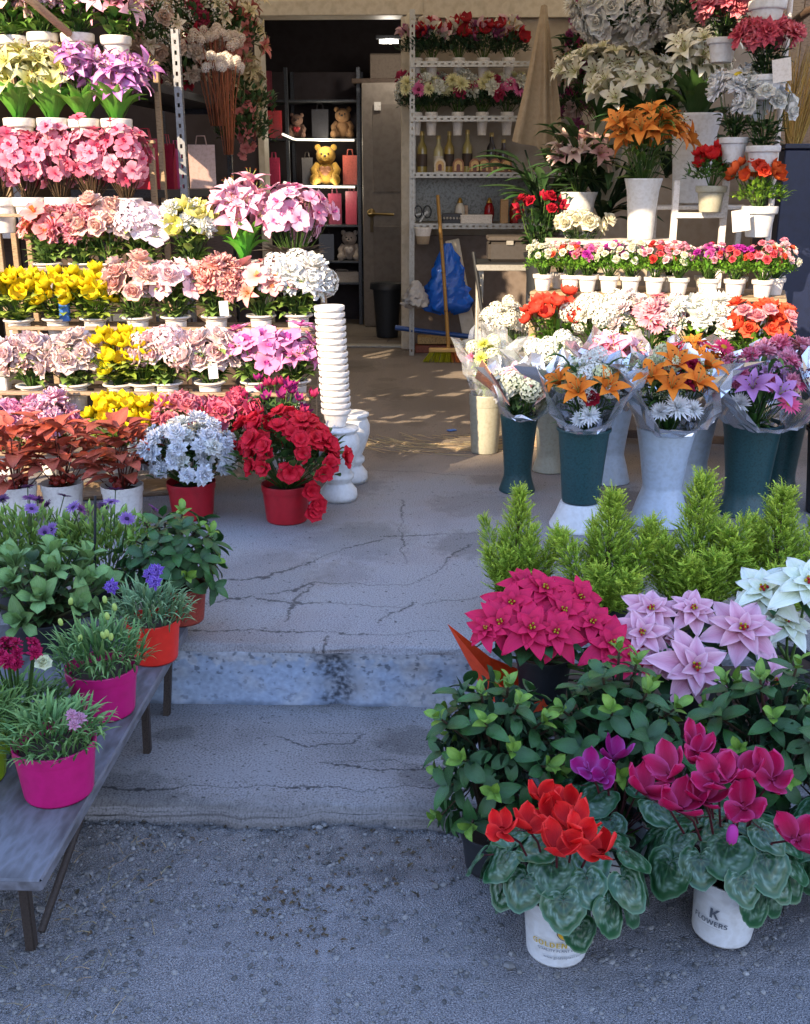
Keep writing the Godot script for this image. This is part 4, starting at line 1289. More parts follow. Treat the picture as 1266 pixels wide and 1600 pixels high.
# ---------------------------------------------------------------- hanging flowers and the steel rack on the left
func wreaths() -> void:
	var rk := thing("steel_rack", "dark slotted steel rack standing behind the lily pots", "rack")
	var up := slotted(2.05)
	for p in [[-1.36, -5.75, PI / 2], [-1.5, -7.75, PI], [-1.86, -5.75, 0.0], [-2.0, -7.75, 0.0]]:
		obj("upright", up, M.steel2 if p[1] > -6.0 and p[0] > -1.5 else M.steel, rk, Transform3D(Basis(Vector3.UP, p[2]), Vector3(p[0], 0, p[1])))
	for y in [0.62, 1.27, 1.8]:
		var b := MB.new()
		var tl := Transform3D(Basis(Vector3.UP, -0.07), Vector3(-1.68, y, -6.75))
		b.box(Vector3(0.48, 0.004, 2.0), tl, Color.WHITE)
		for s in [-1, 1]:
			b.box(Vector3(0.003, 0.04, 2.0), tl * T(s * 0.24, -0.018, 0), Color.WHITE)
			b.box(Vector3(0.48, 0.04, 0.003), tl * T(0, -0.018, s * 1.0), Color.WHITE)
		obj("shelf", b.mesh(), M.steel, rk)
	# gift bags on its shelves
	var bags := [[Vector3(-1.621, 1.293, -5.950), 0.13, 0.26, "c23048", "coral red gift bag on the steel rack behind the orchids"], [Vector3(-1.554, 1.293, -6.100), 0.1, 0.24, "8a1c34", "dark red gift bag beside the coral one on the steel rack"], [Vector3(-1.545, 1.292, -6.300), 0.06, 0.22, "a8386a", "narrow plum gift bag next to the steel upright"], [Vector3(-1.530, 1.267, -6.900), 0.16, 0.26, "b79a94", "pale pink crocheted bag on the steel rack's lower shelf"]]
	for q in bags:
		var pos: Vector3 = q[0]
		pos.y = 1.274
		gift_bag(pos, q[1], q[2], q[3], q[4])
	# bunches
	var gr := ["bush", "2c4424", "5c7a48", 0.2, 0.3, -0.1]
	var ws := [
		[Vector3(-1.661, 2.139, -6.300), Vector3(0.22, 0.2, 0.16), 26, 0.05, [["spray", "e8e0d0", "efe6d8"], ["rose", "c8a088", "dcc0a8"], ["lily", "d8c0a0", "eadac0"]], "bunch of small cream blooms and baby's breath hung beside the uppermost lilies"],
		[Vector3(-1.553, 2.006, -6.600), Vector3(0.2, 0.22, 0.15), 24, 0.055, [["rosebud", "8a1420", "b8283a"], ["carn", "c2a890", "dcc6b0"], ["lily", "c8b098", "e2d2ba"]], "bunch with crimson buds and cream blooms hung above the steel rack"],
		[Vector3(-1.478, 2.259, -6.700), Vector3(0.25, 0.2, 0.15), 28, 0.055, [["carn", "8a1c34", "b44054"], ["lily", "b8aa88", "d8ccac"], ["spray", "d8ccc0", "e8dccc"]], "dark leaved wreath with crimson carnations at the picture's top edge"],
		[Vector3(-1.359, 2.273, -7.200), Vector3(0.24, 0.3, 0.15), 26, 0.065, [["lily", "b8a478", "d8c8a0"], ["lily", "c05a58", "d0887c"]], "wreath of dull cream lilies hung close to the door frame"],
		[Vector3(-1.319, 1.894, -7.400), Vector3(0.14, 0.32, 0.13), 22, 0.06, [["lily", "b09c74", "d4c49c"]], "trailing bunch of cream lilies against the door frame"],
		[Vector3(-1.324, 1.671, -7.300), Vector3(0.07, 0.22, 0.07), 16, 0.035, [["orchid", "c25a5c", "d88a84"]], "slim spray of salmon orchids hanging below the cream lilies"]]
	for q in ws:
		plant("hanging_bunch", q[0] - Vector3(0, q[1].y * 0.4, 0), {"fol": gr, "n": int(q[2] * 1.7), "R": q[1], "cy": q[1].y * 0.3, "fs": q[3] * 1.15, "fl": q[4], "low": 1.8, "up": 0.0}, q[5], "flower bunch")
	# dried cotton bunch on straw stems
	for w in [[Vector3(-1.334, 2.046, -6.500), 0.17, 40, "dried bunch of cream cotton balls on straw stems", "cfb9a4", "dfcfbd"], [Vector3(-1.239, 1.881, -6.300), 0.11, 20, "small dried bunch of white fluffy heads below the cotton bunch", "d8cabc", "eae0d4"]]:
		rng.seed = hash(w[3])
		var t := thing("dried_bunch", w[3], "dried flowers", w[0])
		var b := MB.new()
		for i in int(w[2]):
			var a := i * 2.39996
			var r: float = w[1] * sqrt((i + 0.5) / w[2])
			var p := Vector3(cos(a) * r, 0.08 - r * r * 2.0 + rf(-0.03, 0.03), sin(a) * r * 0.6)
			obj("cotton_ball", flower("puff", w[4], w[5], i % 3), M.petal, t, Transform3D(facing(Vector3(p.x, 0.15, 0.1), rf(0, 6), rf(0.026, 0.036)), p))
			b.tube([p, p * 0.6 + Vector3(0, -0.15, 0), Vector3(p.x * 0.25, -0.42, p.z * 0.25)], 0.003, 0.003, 3, jit(L("b06a4c"), 0.3))
		obj("straw", b.mesh(), M.leaf, t).set_meta("kind", "stuff")
	# left edge: back board, plank, frame
	tag(obj("shelf_plank", bx(Vector3(0.5, 0.035, 0.25), Vector3.ZERO, Color.WHITE, 0.004), M.white, self, Transform3D(Basis(), Vector3(-2.495, 1.032, -6.000))), "pale plank shelf at the picture's edge behind the coral orchids", "shelf")
	var pf := thing("photo_frame", "small dark picture frame standing on the pale plank", "picture frame", Vector3(-2.426, 1.061, -5.980), 0.1)
	obj("frame", bx(Vector3(0.1, 0.14, 0.012), Vector3(0, 0.07, 0), Color.WHITE, 0.003), M.dark, pf)
	obj("picture", bx(Vector3(0.078, 0.116, 0.003), Vector3(0, 0.07, 0.0075), Color.WHITE, 0.0), mt("8f8a86", 0.4, 0.0, 2, 18.0), pf)
	tag(obj("metal_grid", bx(Vector3(0.3, 0.12, 0.02), Vector3.ZERO, Color.WHITE, 0.003), mt("b9b6b2", 0.5, 0.3, 2, 14.0), self, Transform3D(Basis(), Vector3(-2.548, 1.286, -6.200))), "grey metal tray at the picture's edge behind the orchid cups", "tray")
	var lb := thing("storage_box", "white storage box half hidden behind the stand's outer end", "box", Vector3(-2.050, 0.278, -4.700))
	obj("box", bx(Vector3(0.22, 0.2, 0.2), Vector3(-0.02, 0.1, 0), Color.WHITE, 0.006), M.white, lb)
	obj("lid", bx(Vector3(0.24, 0.03, 0.22), Vector3(-0.02, 0.216, 0), Color.WHITE, 0.006), M.galv, lb)
	var bb := thing("backdrop_board", "dark brown boards standing behind the flower stand", "board")
	for i in 9:
		obj("plank", bx(Vector3(0.15, 1.15, 0.018), Vector3(-2.5 + i * 0.153, 0.58, -6.1 - 0.003 * (i % 2)), jit(Color(1, 1, 1), 0.3), 0.003), M.darkwood, bb)

func gift_bag(at: Vector3, w: float, h: float, hex: String, label: String) -> void:
	var t := thing("gift_bag", label, "gift bag", at, rf(-0.3, 0.3))
	var b := MB.new()
	var p := [Vector2(w / 2, 0), Vector2(w / 2, h)]
	for s in [-1, 1]:
		b.face([Vector3(-w / 2, 0, s * w * 0.28), Vector3(w / 2, 0, s * w * 0.28), Vector3(w / 2 * 1.03, h, s * w * 0.18), Vector3(-w / 2 * 1.03, h, s * w * 0.18)], Color.WHITE)
		b.face([Vector3(s * w / 2, 0, -w * 0.28), Vector3(s * w / 2, 0, w * 0.28), Vector3(s * w * 0.44, h * 0.6, 0), Vector3(s * w / 2, 0, -w * 0.28)], Color.WHITE)
		b.face([Vector3(s * w / 2, 0, -w * 0.28), Vector3(s * w * 0.44, h * 0.6, 0), Vector3(s * w / 2 * 1.03, h, -w * 0.18)], Color.WHITE)
		b.face([Vector3(s * w / 2, 0, w * 0.28), Vector3(s * w * 0.44, h * 0.6, 0), Vector3(s * w / 2 * 1.03, h, w * 0.18)], Color.WHITE)
	b.face([Vector3(-w / 2, 0.001, -w * 0.28), Vector3(w / 2, 0.001, -w * 0.28), Vector3(w / 2, 0.001, w * 0.28), Vector3(-w / 2, 0.001, w * 0.28)], Color.WHITE)
	var m := mt(hex, 0.35, 0.0, 1, 5.0)
	m.cull_mode = BaseMaterial3D.CULL_DISABLED
	obj("bag", b.mesh(), m, t)
	for s in [-1, 1]:
		obj("handle", rod([Vector3(-w * 0.22, h * 0.96, s * w * 0.185), Vector3(-w * 0.15, h * 1.2, s * w * 0.17), Vector3(w * 0.15, h * 1.2, s * w * 0.17), Vector3(w * 0.22, h * 0.96, s * w * 0.185)], 0.003), m, t)

# ---------------------------------------------------------------- right-hand table with its two rows of pots
const TA := 0.276
func right_table() -> void:
	var o: Vector3 = Vector3(0.443, 0.772, -5.550)
	var t := thing("display_table", "pale wooden display table carrying a row of small white pots", "table", Vector3(o.x, 0, o.z), -TA)
	var len := 1.26
	for i in 4:
		obj("top_board", bx(Vector3(len, 0.018, 0.118), Vector3(len / 2, 0.762 + 0.001 * (i % 2), -0.06 - i * 0.121), jit(Color(1, 1, 1), 0.08), 0.003), M.wood, t)
	obj("side_rail", bx(Vector3(0.02, 0.045, 0.42), Vector3(len - 0.02, 0.729, -0.245), Color.WHITE, 0.003), M.wood, t)
	for x in [0.02, len - 0.02]:
		for z in [-0.02, -0.47]:
			obj("leg", bx(Vector3(0.038, 0.752, 0.038), Vector3(x, 0.376, z), Color.WHITE, 0.003), M.wood, t)
	for k in 3:
		obj("shelf_board", bx(Vector3(len - 0.1, 0.016, 0.1), Vector3(len / 2 + 0.0, 0.3, 0.16 - k * 0.108), jit(Color(1, 1, 1), 0.08), 0.003), M.wood, t)
	for x in [0.1, len - 0.1]:
		obj("shelf_bracket", bx(Vector3(0.03, 0.03, 0.4), Vector3(x, 0.276, 0.05), Color.WHITE, 0.002), M.wood, t)
		obj("shelf_leg", bx(Vector3(0.03, 0.26, 0.03), Vector3(x, 0.13, 0.2), Color.WHITE, 0.002), M.wood, t)
	obj("foot_rail", bx(Vector3(len - 0.1, 0.04, 0.02), Vector3(len / 2, 0.06, 0.02), Color.WHITE, 0.002), M.darkwood, t)
	# the small pots
	var W := [["rose", "e9e6c8", "f5f2e2"], ["rose", "dfe4b8", "f2f2dc"]]
	var R := [["rose", "c01c2c", "e04a44"], ["rose", "cc2840", "e8606a"]]
	var O := [["rose", "d03a2c", "ea6a4c"], ["rose", "d8546c", "ee98a8"]]
	var Mg := [["rose", "a0148a", "c83cb0"], ["rose", "b8308c", "dc70b8"]]
	var P := [["rose", "d8688c", "f0a8bc"], ["rose", "e8a0b0", "f6d4d8"]]
	var fo := ["bush", "3f7a20", "9ad048", 0.1, 0.13]
	var front := [[845, W, "white ranunculus in the first small pot at the table's aisle end"], [890, O + W, "coral and white ranunculus in the second small pot from the aisle"], [918, Mg + P, "magenta and pink ranunculus in the third small pot from the aisle"], [953, Mg + W, "magenta ranunculus with white ones in the fourth small pot from the aisle"], [988, W, "white ranunculus in the fifth small pot from the aisle"], [1027, P + R, "pink and red ranunculus in the sixth small pot from the aisle"], [1067, P + W, "pale pink and white ranunculus in the middle of the table's small pots"], [1117, Mg + P, "violet pink ranunculus in the fifth small pot from the table's far end"], [1158, R + Mg, "red ranunculus with violet ones in the fourth small pot from the far end"], [1204, R + O, "red and coral ranunculus in the third small pot from the far end"], [1235, O + P + W, "mixed ranunculus in the second small pot from the table's far end"], [1256, W + P, "white and pink ranunculus in the last small pot of the table"]]
	for i in front.size():
		var q: Array = front[i]
		var xx: float = (q[0] - 828.0) / (1225.0 - 828.0) * 1.2
		xx = xx * (1.0 + 0.07 * (1.0 - xx / 1.2))
		var z := -0.06
		if i >= 10:
			xx = 1.2
			z = -0.06 - 0.14 * (i - 9)
		plant("small_pot", t.transform * Vector3(xx, 0.771, z), {"pot": ["rim", 0.05, 0.085, "white"], "fol": fo, "n": 22, "R": Vector3(0.088, 0.07, 0.075), "cy": 0.095, "fs": 0.024, "fl": q[1], "low": 1.15}, q[2], "potted flower", "small pots on the display table")
	var back := [[0.12, P, "pink ranunculus in the hindmost pot nearest the aisle"], [0.3, W + Mg, "white and magenta ranunculus in the second hind pot"], [0.48, Mg, "magenta ranunculus in the third hind pot"], [0.68, P + O, "pink and coral ranunculus in the fourth hind pot"], [0.86, R + P, "red and pink ranunculus in the fifth hind pot"], [1.02, Mg + R, "violet and red ranunculus in the hindmost pot near the far end"]]
	for q in back:
		plant("small_pot", t.transform * Vector3(q[0], 0.771, -0.2), {"pot": ["rim", 0.05, 0.085, "white"], "fol": fo, "n": 16, "R": Vector3(0.075, 0.055, 0.07), "cy": 0.1, "fs": 0.024, "fl": q[1], "low": 1.15}, q[2], "potted flower", "small pots on the display table")
	# larger pots on the shelf below
	var lf := ["bush", "3c6a1e", "88b83c", 0.12, 0.15]
	var S := [
		[Vector3(0.578, 0.480, -5.450), [["tulip", "c8281c", "e8503c"]], 15, 0.036, 1.2, "scarlet tulips on the table's lower shelf at the aisle end", "leafy"],
		[Vector3(0.801, 0.471, -5.350), [["carn", "e4e2cc", "f6f4ea"], ["puff", "e8e8d8", "f8f7ee"]], 17, 0.05, 0.4, "white carnations on the lower shelf beside the scarlet tulips", "leafy"],
		[Vector3(1.014, 0.481, -5.250), [["carn", "d8788c", "f0b4bc"], ["daisy", "d06a80", "eea4b0", "a83a4c"], ["carn", "ecd4d4", "f8ecea"]], 19, 0.055, 0.4, "pink and blush carnations in the middle of the lower shelf", "longleaf"],
		[Vector3(1.260, 0.497, -5.200), [["mum", "e4e6dc", "f8f8f2"], ["carn", "e8e8dc", "f8f8f0"], ["tulip", "e8e8d8", "f6f6ec"]], 18, 0.055, 0.5, "white blooms over dark stems on the lower shelf", "leafy"],
		[Vector3(1.499, 0.480, -5.080), [["rose", "d8341c", "f06a4a"], ["tulip", "d4341c", "ee5a3c"], ["rose", "dc7084", "f0a8b0"]], 19, 0.044, 0.9, "orange red tulip-like roses at the lower shelf's far end", "bush"]]
	for q in S:
		var fk: Array = [q[6], "3c6420", "86b440", 0.2, 0.2]
		plant("shelf_pot", dn(q[0], 0.14), {"pot": ["saucer", 0.085, 0.14, "white"], "fol": fk, "n": int(q[2] * 1.4), "R": Vector3(0.19, 0.12, 0.14), "cy": 0.19, "fs": q[3] * 1.12, "fl": q[1], "up": q[4]}, q[5], "potted flower", "pots on the display table's lower shelf")
	# white hydrangea in a clear wrap
	var hy := plant("hydrangea", Vector3(0.352, 0.116, -5.700), {"pot": ["bucket", 0.085, 0.25, "beige"], "fol": ["leafy", "4f7a30", "9ab860", 0.12, 0.2], "n": 26, "R": Vector3(0.14, 0.1, 0.13), "cy": 0.23, "fs": 0.045, "fl": [["puff", "e6e4d0", "f8f6ec"], ["carn", "eae8da", "f8f7ee"]]}, "domed white hydrangea bouquet in a clear wrap at the table's aisle corner", "bouquet")
	obj("clear_wrap", foil_wrap(0.085, 0.15, 0.17, 0.24, 5, false), M.clear, hy, Transform3D(Basis(), Vector3(0, 0.24, 0)))

# a crumpled sheet of foil or film folded round a bouquet: low in front, its corners standing out at the sides
func foil_wrap(r0: float, r1: float, hmin: float, hmax: float, seed: int, spread := true) -> ArrayMesh:
	rng.seed = seed * 31 + 5
	var n := FastNoiseLite.new()
	n.seed = seed
	n.frequency = 1.0
	var b := MB.new()
	var na := 30
	var nh := 7
	var c1 := rf(1.05, 1.35)
	var c2 := rf(1.05, 1.35)
	for k in nh + 1:
		var t := float(k) / nh
		for i in na + 1:
			var a := TAU * (i % na) / na
			var w := wrapf(a, -PI, PI)
			var side := smoothstep(0.35, 1.15, absf(w))
			var corner := exp(-pow((w - c1) / 0.3, 2.0)) + exp(-pow((w + c2) / 0.3, 2.0))
			var cb := exp(-pow((absf(w) - 2.5) / 0.28, 2.0))
			var top := lerpf(hmin, hmax, side)
			var rr := lerpf(r0, r1, pow(t, 0.85))
			if spread:
				top += 0.05 * cb + 0.025 * corner - 0.03 * exp(-pow((absf(w) - 1.9) / 0.25, 2.0))
				rr += t * t * (0.11 * corner + 0.03 * (1.0 - side))
			var fold := n.get_noise_3d(cos(a) * 2.6, t * 1.6, sin(a) * 2.6)
			rr *= 1.0 + 0.26 * fold * (0.2 + t)
			rr += rf(-1, 1) * 0.016 * (0.35 + t)
			var y := top * t + rf(-1, 1) * 0.009 * t
			if i == na:
				b.vert(b.v[b.v.size() - na], Color.WHITE)
			else:
				b.vert(Vector3(sin(a) * rr, y, cos(a) * rr), Color.WHITE)
	for k in nh:
		for i in na:
			var q := k * (na + 1) + i
			if rng.randf() < 0.5:
				b.quad(q, q + 1, q + na + 2, q + na + 1)
			else:
				b.quad(q + 1, q + na + 2, q + na + 1, q)
	return b.mesh(true)

func bouquets() -> void:
	# buckets on the floor; [position, style, radius, height, material]
	var g1 := ["longleaf", "2c5424", "5f8c40", 0.17, 0.27]
	var OL := ["lily", "dc661c", "f6922e"]
	var specs := [
		{"at": Vector3(0.214, 0.000, -5.206), "pot": ["nursery", 0.083, 0.3, "beige"], "fol": ["leafy", "5a8a2c", "a4c048", 0.1, 0.2], "n": 12, "R": Vector3(0.1, 0.1, 0.09), "cy": 0.17, "fs": 0.04, "fl": [["mum", "d8d848", "eef08c"], ["lily", "d85a90", "f0a8c4"], ["puff", "e0e6c0", "f0f4d8"]], "label": "beige ribbed bucket with a small film wrapped bunch of lime and pink flowers", "wrap": [0.07, 0.12, 0.2, 0.3, 1], "film": true},
		{"at": Vector3(0.334, 0.000, -4.511), "pot": ["waisted", 0.083, 0.345, "teal"], "fol": ["leafy", "3c6a34", "8ab06a", 0.12, 0.2], "n": 15, "R": Vector3(0.13, 0.09, 0.12), "cy": 0.13, "fs": 0.055, "fl": [["carn", "dfe4d2", "f4f6ec"], ["lily", "e8ecd8", "f6f7ee"], ["puff", "dce4c4", "eff4de"], ["lily", "e07aa8", "f2c0d6"]], "label": "dark teal waisted bucket with a white bouquet in two-tone foil", "wrap": [0.07, 0.15, 0.05, 0.23, 2]},
		{"at": Vector3(0.549, 0.000, -4.007), "pot": ["bucket", 0.102, 0.34, "teal"], "fol": g1, "n": 20, "R": Vector3(0.13, 0.11, 0.1), "cy": 0.17, "fs": 0.042, "fl": [["puff", "dfe0d4", "f6f6f0"], ["puff", "d8dc9c", "eef0c0"], ["lily", "e8ecd8", "f6f7ee"]], "spots": [[OL, Vector3(-0.04, 0.15, 0.1), 0.085, Vector3(-0.3, 0.7, 0.7)], [OL, Vector3(0.06, 0.16, 0.09), 0.085, Vector3(0.3, 0.7, 0.7)], [OL, Vector3(-0.1, 0.17, 0.03), 0.075, Vector3(-0.7, 0.8, 0.3)], [["rose", "7a0c1c", "a81c34"], Vector3(0.005, 0.13, 0.11), 0.04, Vector3(0, 0.6, 0.8)], [["mum", "dfe2e0", "f8f8f6"], Vector3(0.0, 0.07, 0.115), 0.05, Vector3(0, 0.6, 0.8)], [["mum", "dfe2e0", "f8f8f6"], Vector3(-0.03, 0.05, 0.1), 0.04, Vector3(-0.2, 0.5, 0.8)]], "label": "teal bucket of orange lilies in silver foil, standing on an upturned white bowl", "wrap": [0.085, 0.17, 0.06, 0.25, 3], "lift": 0.075},
		{"at": Vector3(0.880, 0.000, -4.077), "pot": ["flared", 0.118, 0.395, "greybucket"], "fol": g1, "n": 22, "R": Vector3(0.15, 0.12, 0.1), "cy": 0.17, "fs": 0.045, "fl": [["lily", "dc6a1c", "f49434"], ["carn", "b01440", "d83468"], ["puff", "c8d49c", "e4ecc4"], ["bud", "8aa040", "c87830"], ["spray", "8aa060", "c4d49c"]], "spots": [[OL, Vector3(-0.085, 0.2, 0.1), 0.088, Vector3(-0.4, 0.9, 0.5)], [OL, Vector3(0.0, 0.24, 0.08), 0.095, Vector3(0, 1, 0.5)], [OL, Vector3(0.07, 0.18, 0.12), 0.092, Vector3(0.3, 0.9, 0.6)], [OL, Vector3(0.12, 0.23, 0.04), 0.085, Vector3(0.6, 0.9, 0.3)], [OL, Vector3(-0.02, 0.17, 0.13), 0.08, Vector3(-0.1, 0.8, 0.8)], [["mum", "dfe2e0", "f8f8f6"], Vector3(0.01, 0.1, 0.13), 0.062, Vector3(0, 0.7, 0.7)], [["mum", "dfe2e0", "f8f8f6"], Vector3(0.07, 0.09, 0.11), 0.05, Vector3(0.3, 0.7, 0.7)], [["mum", "dfe2e0", "f8f8f6"], Vector3(-0.05, 0.08, 0.11), 0.05, Vector3(-0.3, 0.7, 0.7)]], "label": "pale grey bucket of large orange lilies in flaring silver foil", "wrap": [0.1, 0.2, 0.06, 0.27, 4]},
		{"at": Vector3(1.259, 0.000, -4.221), "pot": ["waisted", 0.118, 0.385, "teal"], "fol": g1, "n": 26, "R": Vector3(0.18, 0.12, 0.12), "cy": 0.17, "fs": 0.042, "fl": [["lily", "a068a0", "c89cc8"], ["carn", "d8487c", "f08aae"], ["spray", "586a58", "8a9a90"], ["carn", "e0709c", "f4a8c0"]], "spots": [[["lily", "a060a8", "cc98d0"], Vector3(-0.05, 0.15, 0.12), 0.09, Vector3(-0.3, 0.7, 0.7)], [["lily", "a060a8", "cc98d0"], Vector3(0.04, 0.13, 0.14), 0.085, Vector3(0.2, 0.7, 0.7)], [["mum", "dfe4e6", "f8f8f8"], Vector3(-0.09, 0.09, 0.1), 0.055, Vector3(-0.4, 0.6, 0.7)], [["daisy", "d83c74", "f0709c"], Vector3(0.09, 0.1, 0.13), 0.06, Vector3(0.3, 0.6, 0.7)], [["daisy", "d83c74", "f0709c"], Vector3(0.13, 0.17, 0.08), 0.055, Vector3(0.5, 0.8, 0.4)]], "label": "teal bucket of pink and mauve flowers in wide silver foil", "wrap": [0.1, 0.23, 0.05, 0.23, 6]},
		{"at": Vector3(1.598, 0.000, -4.233), "pot": ["bucket", 0.11, 0.36, "dark"], "fol": ["bush", "1c2420", "3a4a3c", 0.16, 0.2], "n": 14, "R": Vector3(0.16, 0.12, 0.13), "cy": 0.16, "fs": 0.045, "fl": [["spray", "3a2430", "6a3a50"], ["carn", "7a1c3c", "a83c64"]], "label": "black bucket of dark wine coloured flowers at the picture's edge", "wrap": [0.09, 0.17, 0.12, 0.3, 7]},
		{"at": Vector3(0.506, 0.000, -4.855) , "pot": ["waisted", 0.08, 0.33, "beige"], "fol": ["leafy", "4a7a34", "94b060", 0.12, 0.22], "n": 12, "R": Vector3(0.13, 0.1, 0.1), "cy": 0.2, "fs": 0.055, "fl": [["puff", "e4e8d8", "f6f8ee"], ["spray", "c8d4a0", "e4ecc8"]], "label": "beige waisted bucket of white sprays between the two teal buckets", "wrap": [0.07, 0.14, 0.12, 0.25, 8]},
		{"at": Vector3(0.767, 0.000, -4.674), "pot": ["flared", 0.09, 0.36, "greybucket"], "fol": ["longleaf", "3a6a30", "78a04c", 0.14, 0.26], "n": 12, "R": Vector3(0.14, 0.1, 0.11), "cy": 0.24, "fs": 0.085, "fl": [["lily", "d8487c", "f090b4", "f8d0dc"], ["lily", "e49ab8", "f6d4e0"]], "label": "pale flared bucket of pink lilies behind the teal bucket of orange lilies", "wrap": [0.08, 0.16, 0.14, 0.3, 9]},
		{"at": Vector3(1.101, 0.000, -4.499), "pot": ["flared", 0.09, 0.36, "greybucket"], "fol": ["longleaf", "3a6a30", "78a04c", 0.13, 0.24], "n": 12, "R": Vector3(0.13, 0.1, 0.11), "cy": 0.24, "fs": 0.06, "fl": [["daisy", "b01c4c", "d83c74"], ["lily", "dc7420", "f29c3c"]], "label": "pale flared bucket of crimson daisies behind the large orange lilies", "wrap": [0.08, 0.15, 0.14, 0.3, 10]},
		{"at": Vector3(1.469, 0.000, -4.492), "pot": ["waisted", 0.1, 0.36, "teal"], "fol": ["bush", "2c4434", "6a8474", 0.17, 0.24], "n": 12, "R": Vector3(0.15, 0.1, 0.12), "cy": 0.22, "fs": 0.06, "fl": [["carn", "d8487c", "f08aae"], ["carn", "e07aa0", "f4b0c8"]], "label": "second teal bucket with pink carnations behind the mauve bouquet", "wrap": [0.09, 0.16, 0.12, 0.28, 11]}]
	for s in specs:
		var at: Vector3 = s.at
		if s.has("lift"):
			var bowl := [Vector2(0.118, 0), Vector2(0.12, 0.01), Vector2(0.095, 0.06), Vector2(0.08, 0.1), Vector2(0.078, 0.104), Vector2(0, 0.104)]
			bowl.reverse()
			tag(obj("upturned_bowl", turned(bowl, 30), M.white2, self, Transform3D(Basis(), Vector3(at.x, 0, at.z))), "upturned white bowl that lifts the teal bucket of orange lilies", "bowl")
			at.y += 0.105
			s.pot[2] = 0.3
		s.turn = 0.0
		var t := plant("flower_bucket", at, s, s.label, "flower bucket")
		var w: Array = s.wrap
		var mat: Material = M.clear if s.has("film") else M.foil
		obj("wrap", foil_wrap(w[0], w[1], w[2], w[3], w[4]), mat, t, Transform3D(Basis(Vector3.UP, rf(-0.3, 0.3)), Vector3(0, s.pot[2] * 0.93, 0)))
		if w[4] == 2:
			var cf := MB.new()
			for sd in [-1, 1]:
				cf.face([Vector3(sd * 0.05, 0.09, 0.13), Vector3(sd * 0.2, 0.2, 0.1), Vector3(sd * 0.17, 0.27, 0.03), Vector3(sd * 0.1, 0.18, 0.09)], Color.WHITE)
			obj("foil_fold", cf.mesh(true), M.copperfoil, t, Transform3D(Basis(), Vector3(0, s.pot[2] * 0.93, 0)))

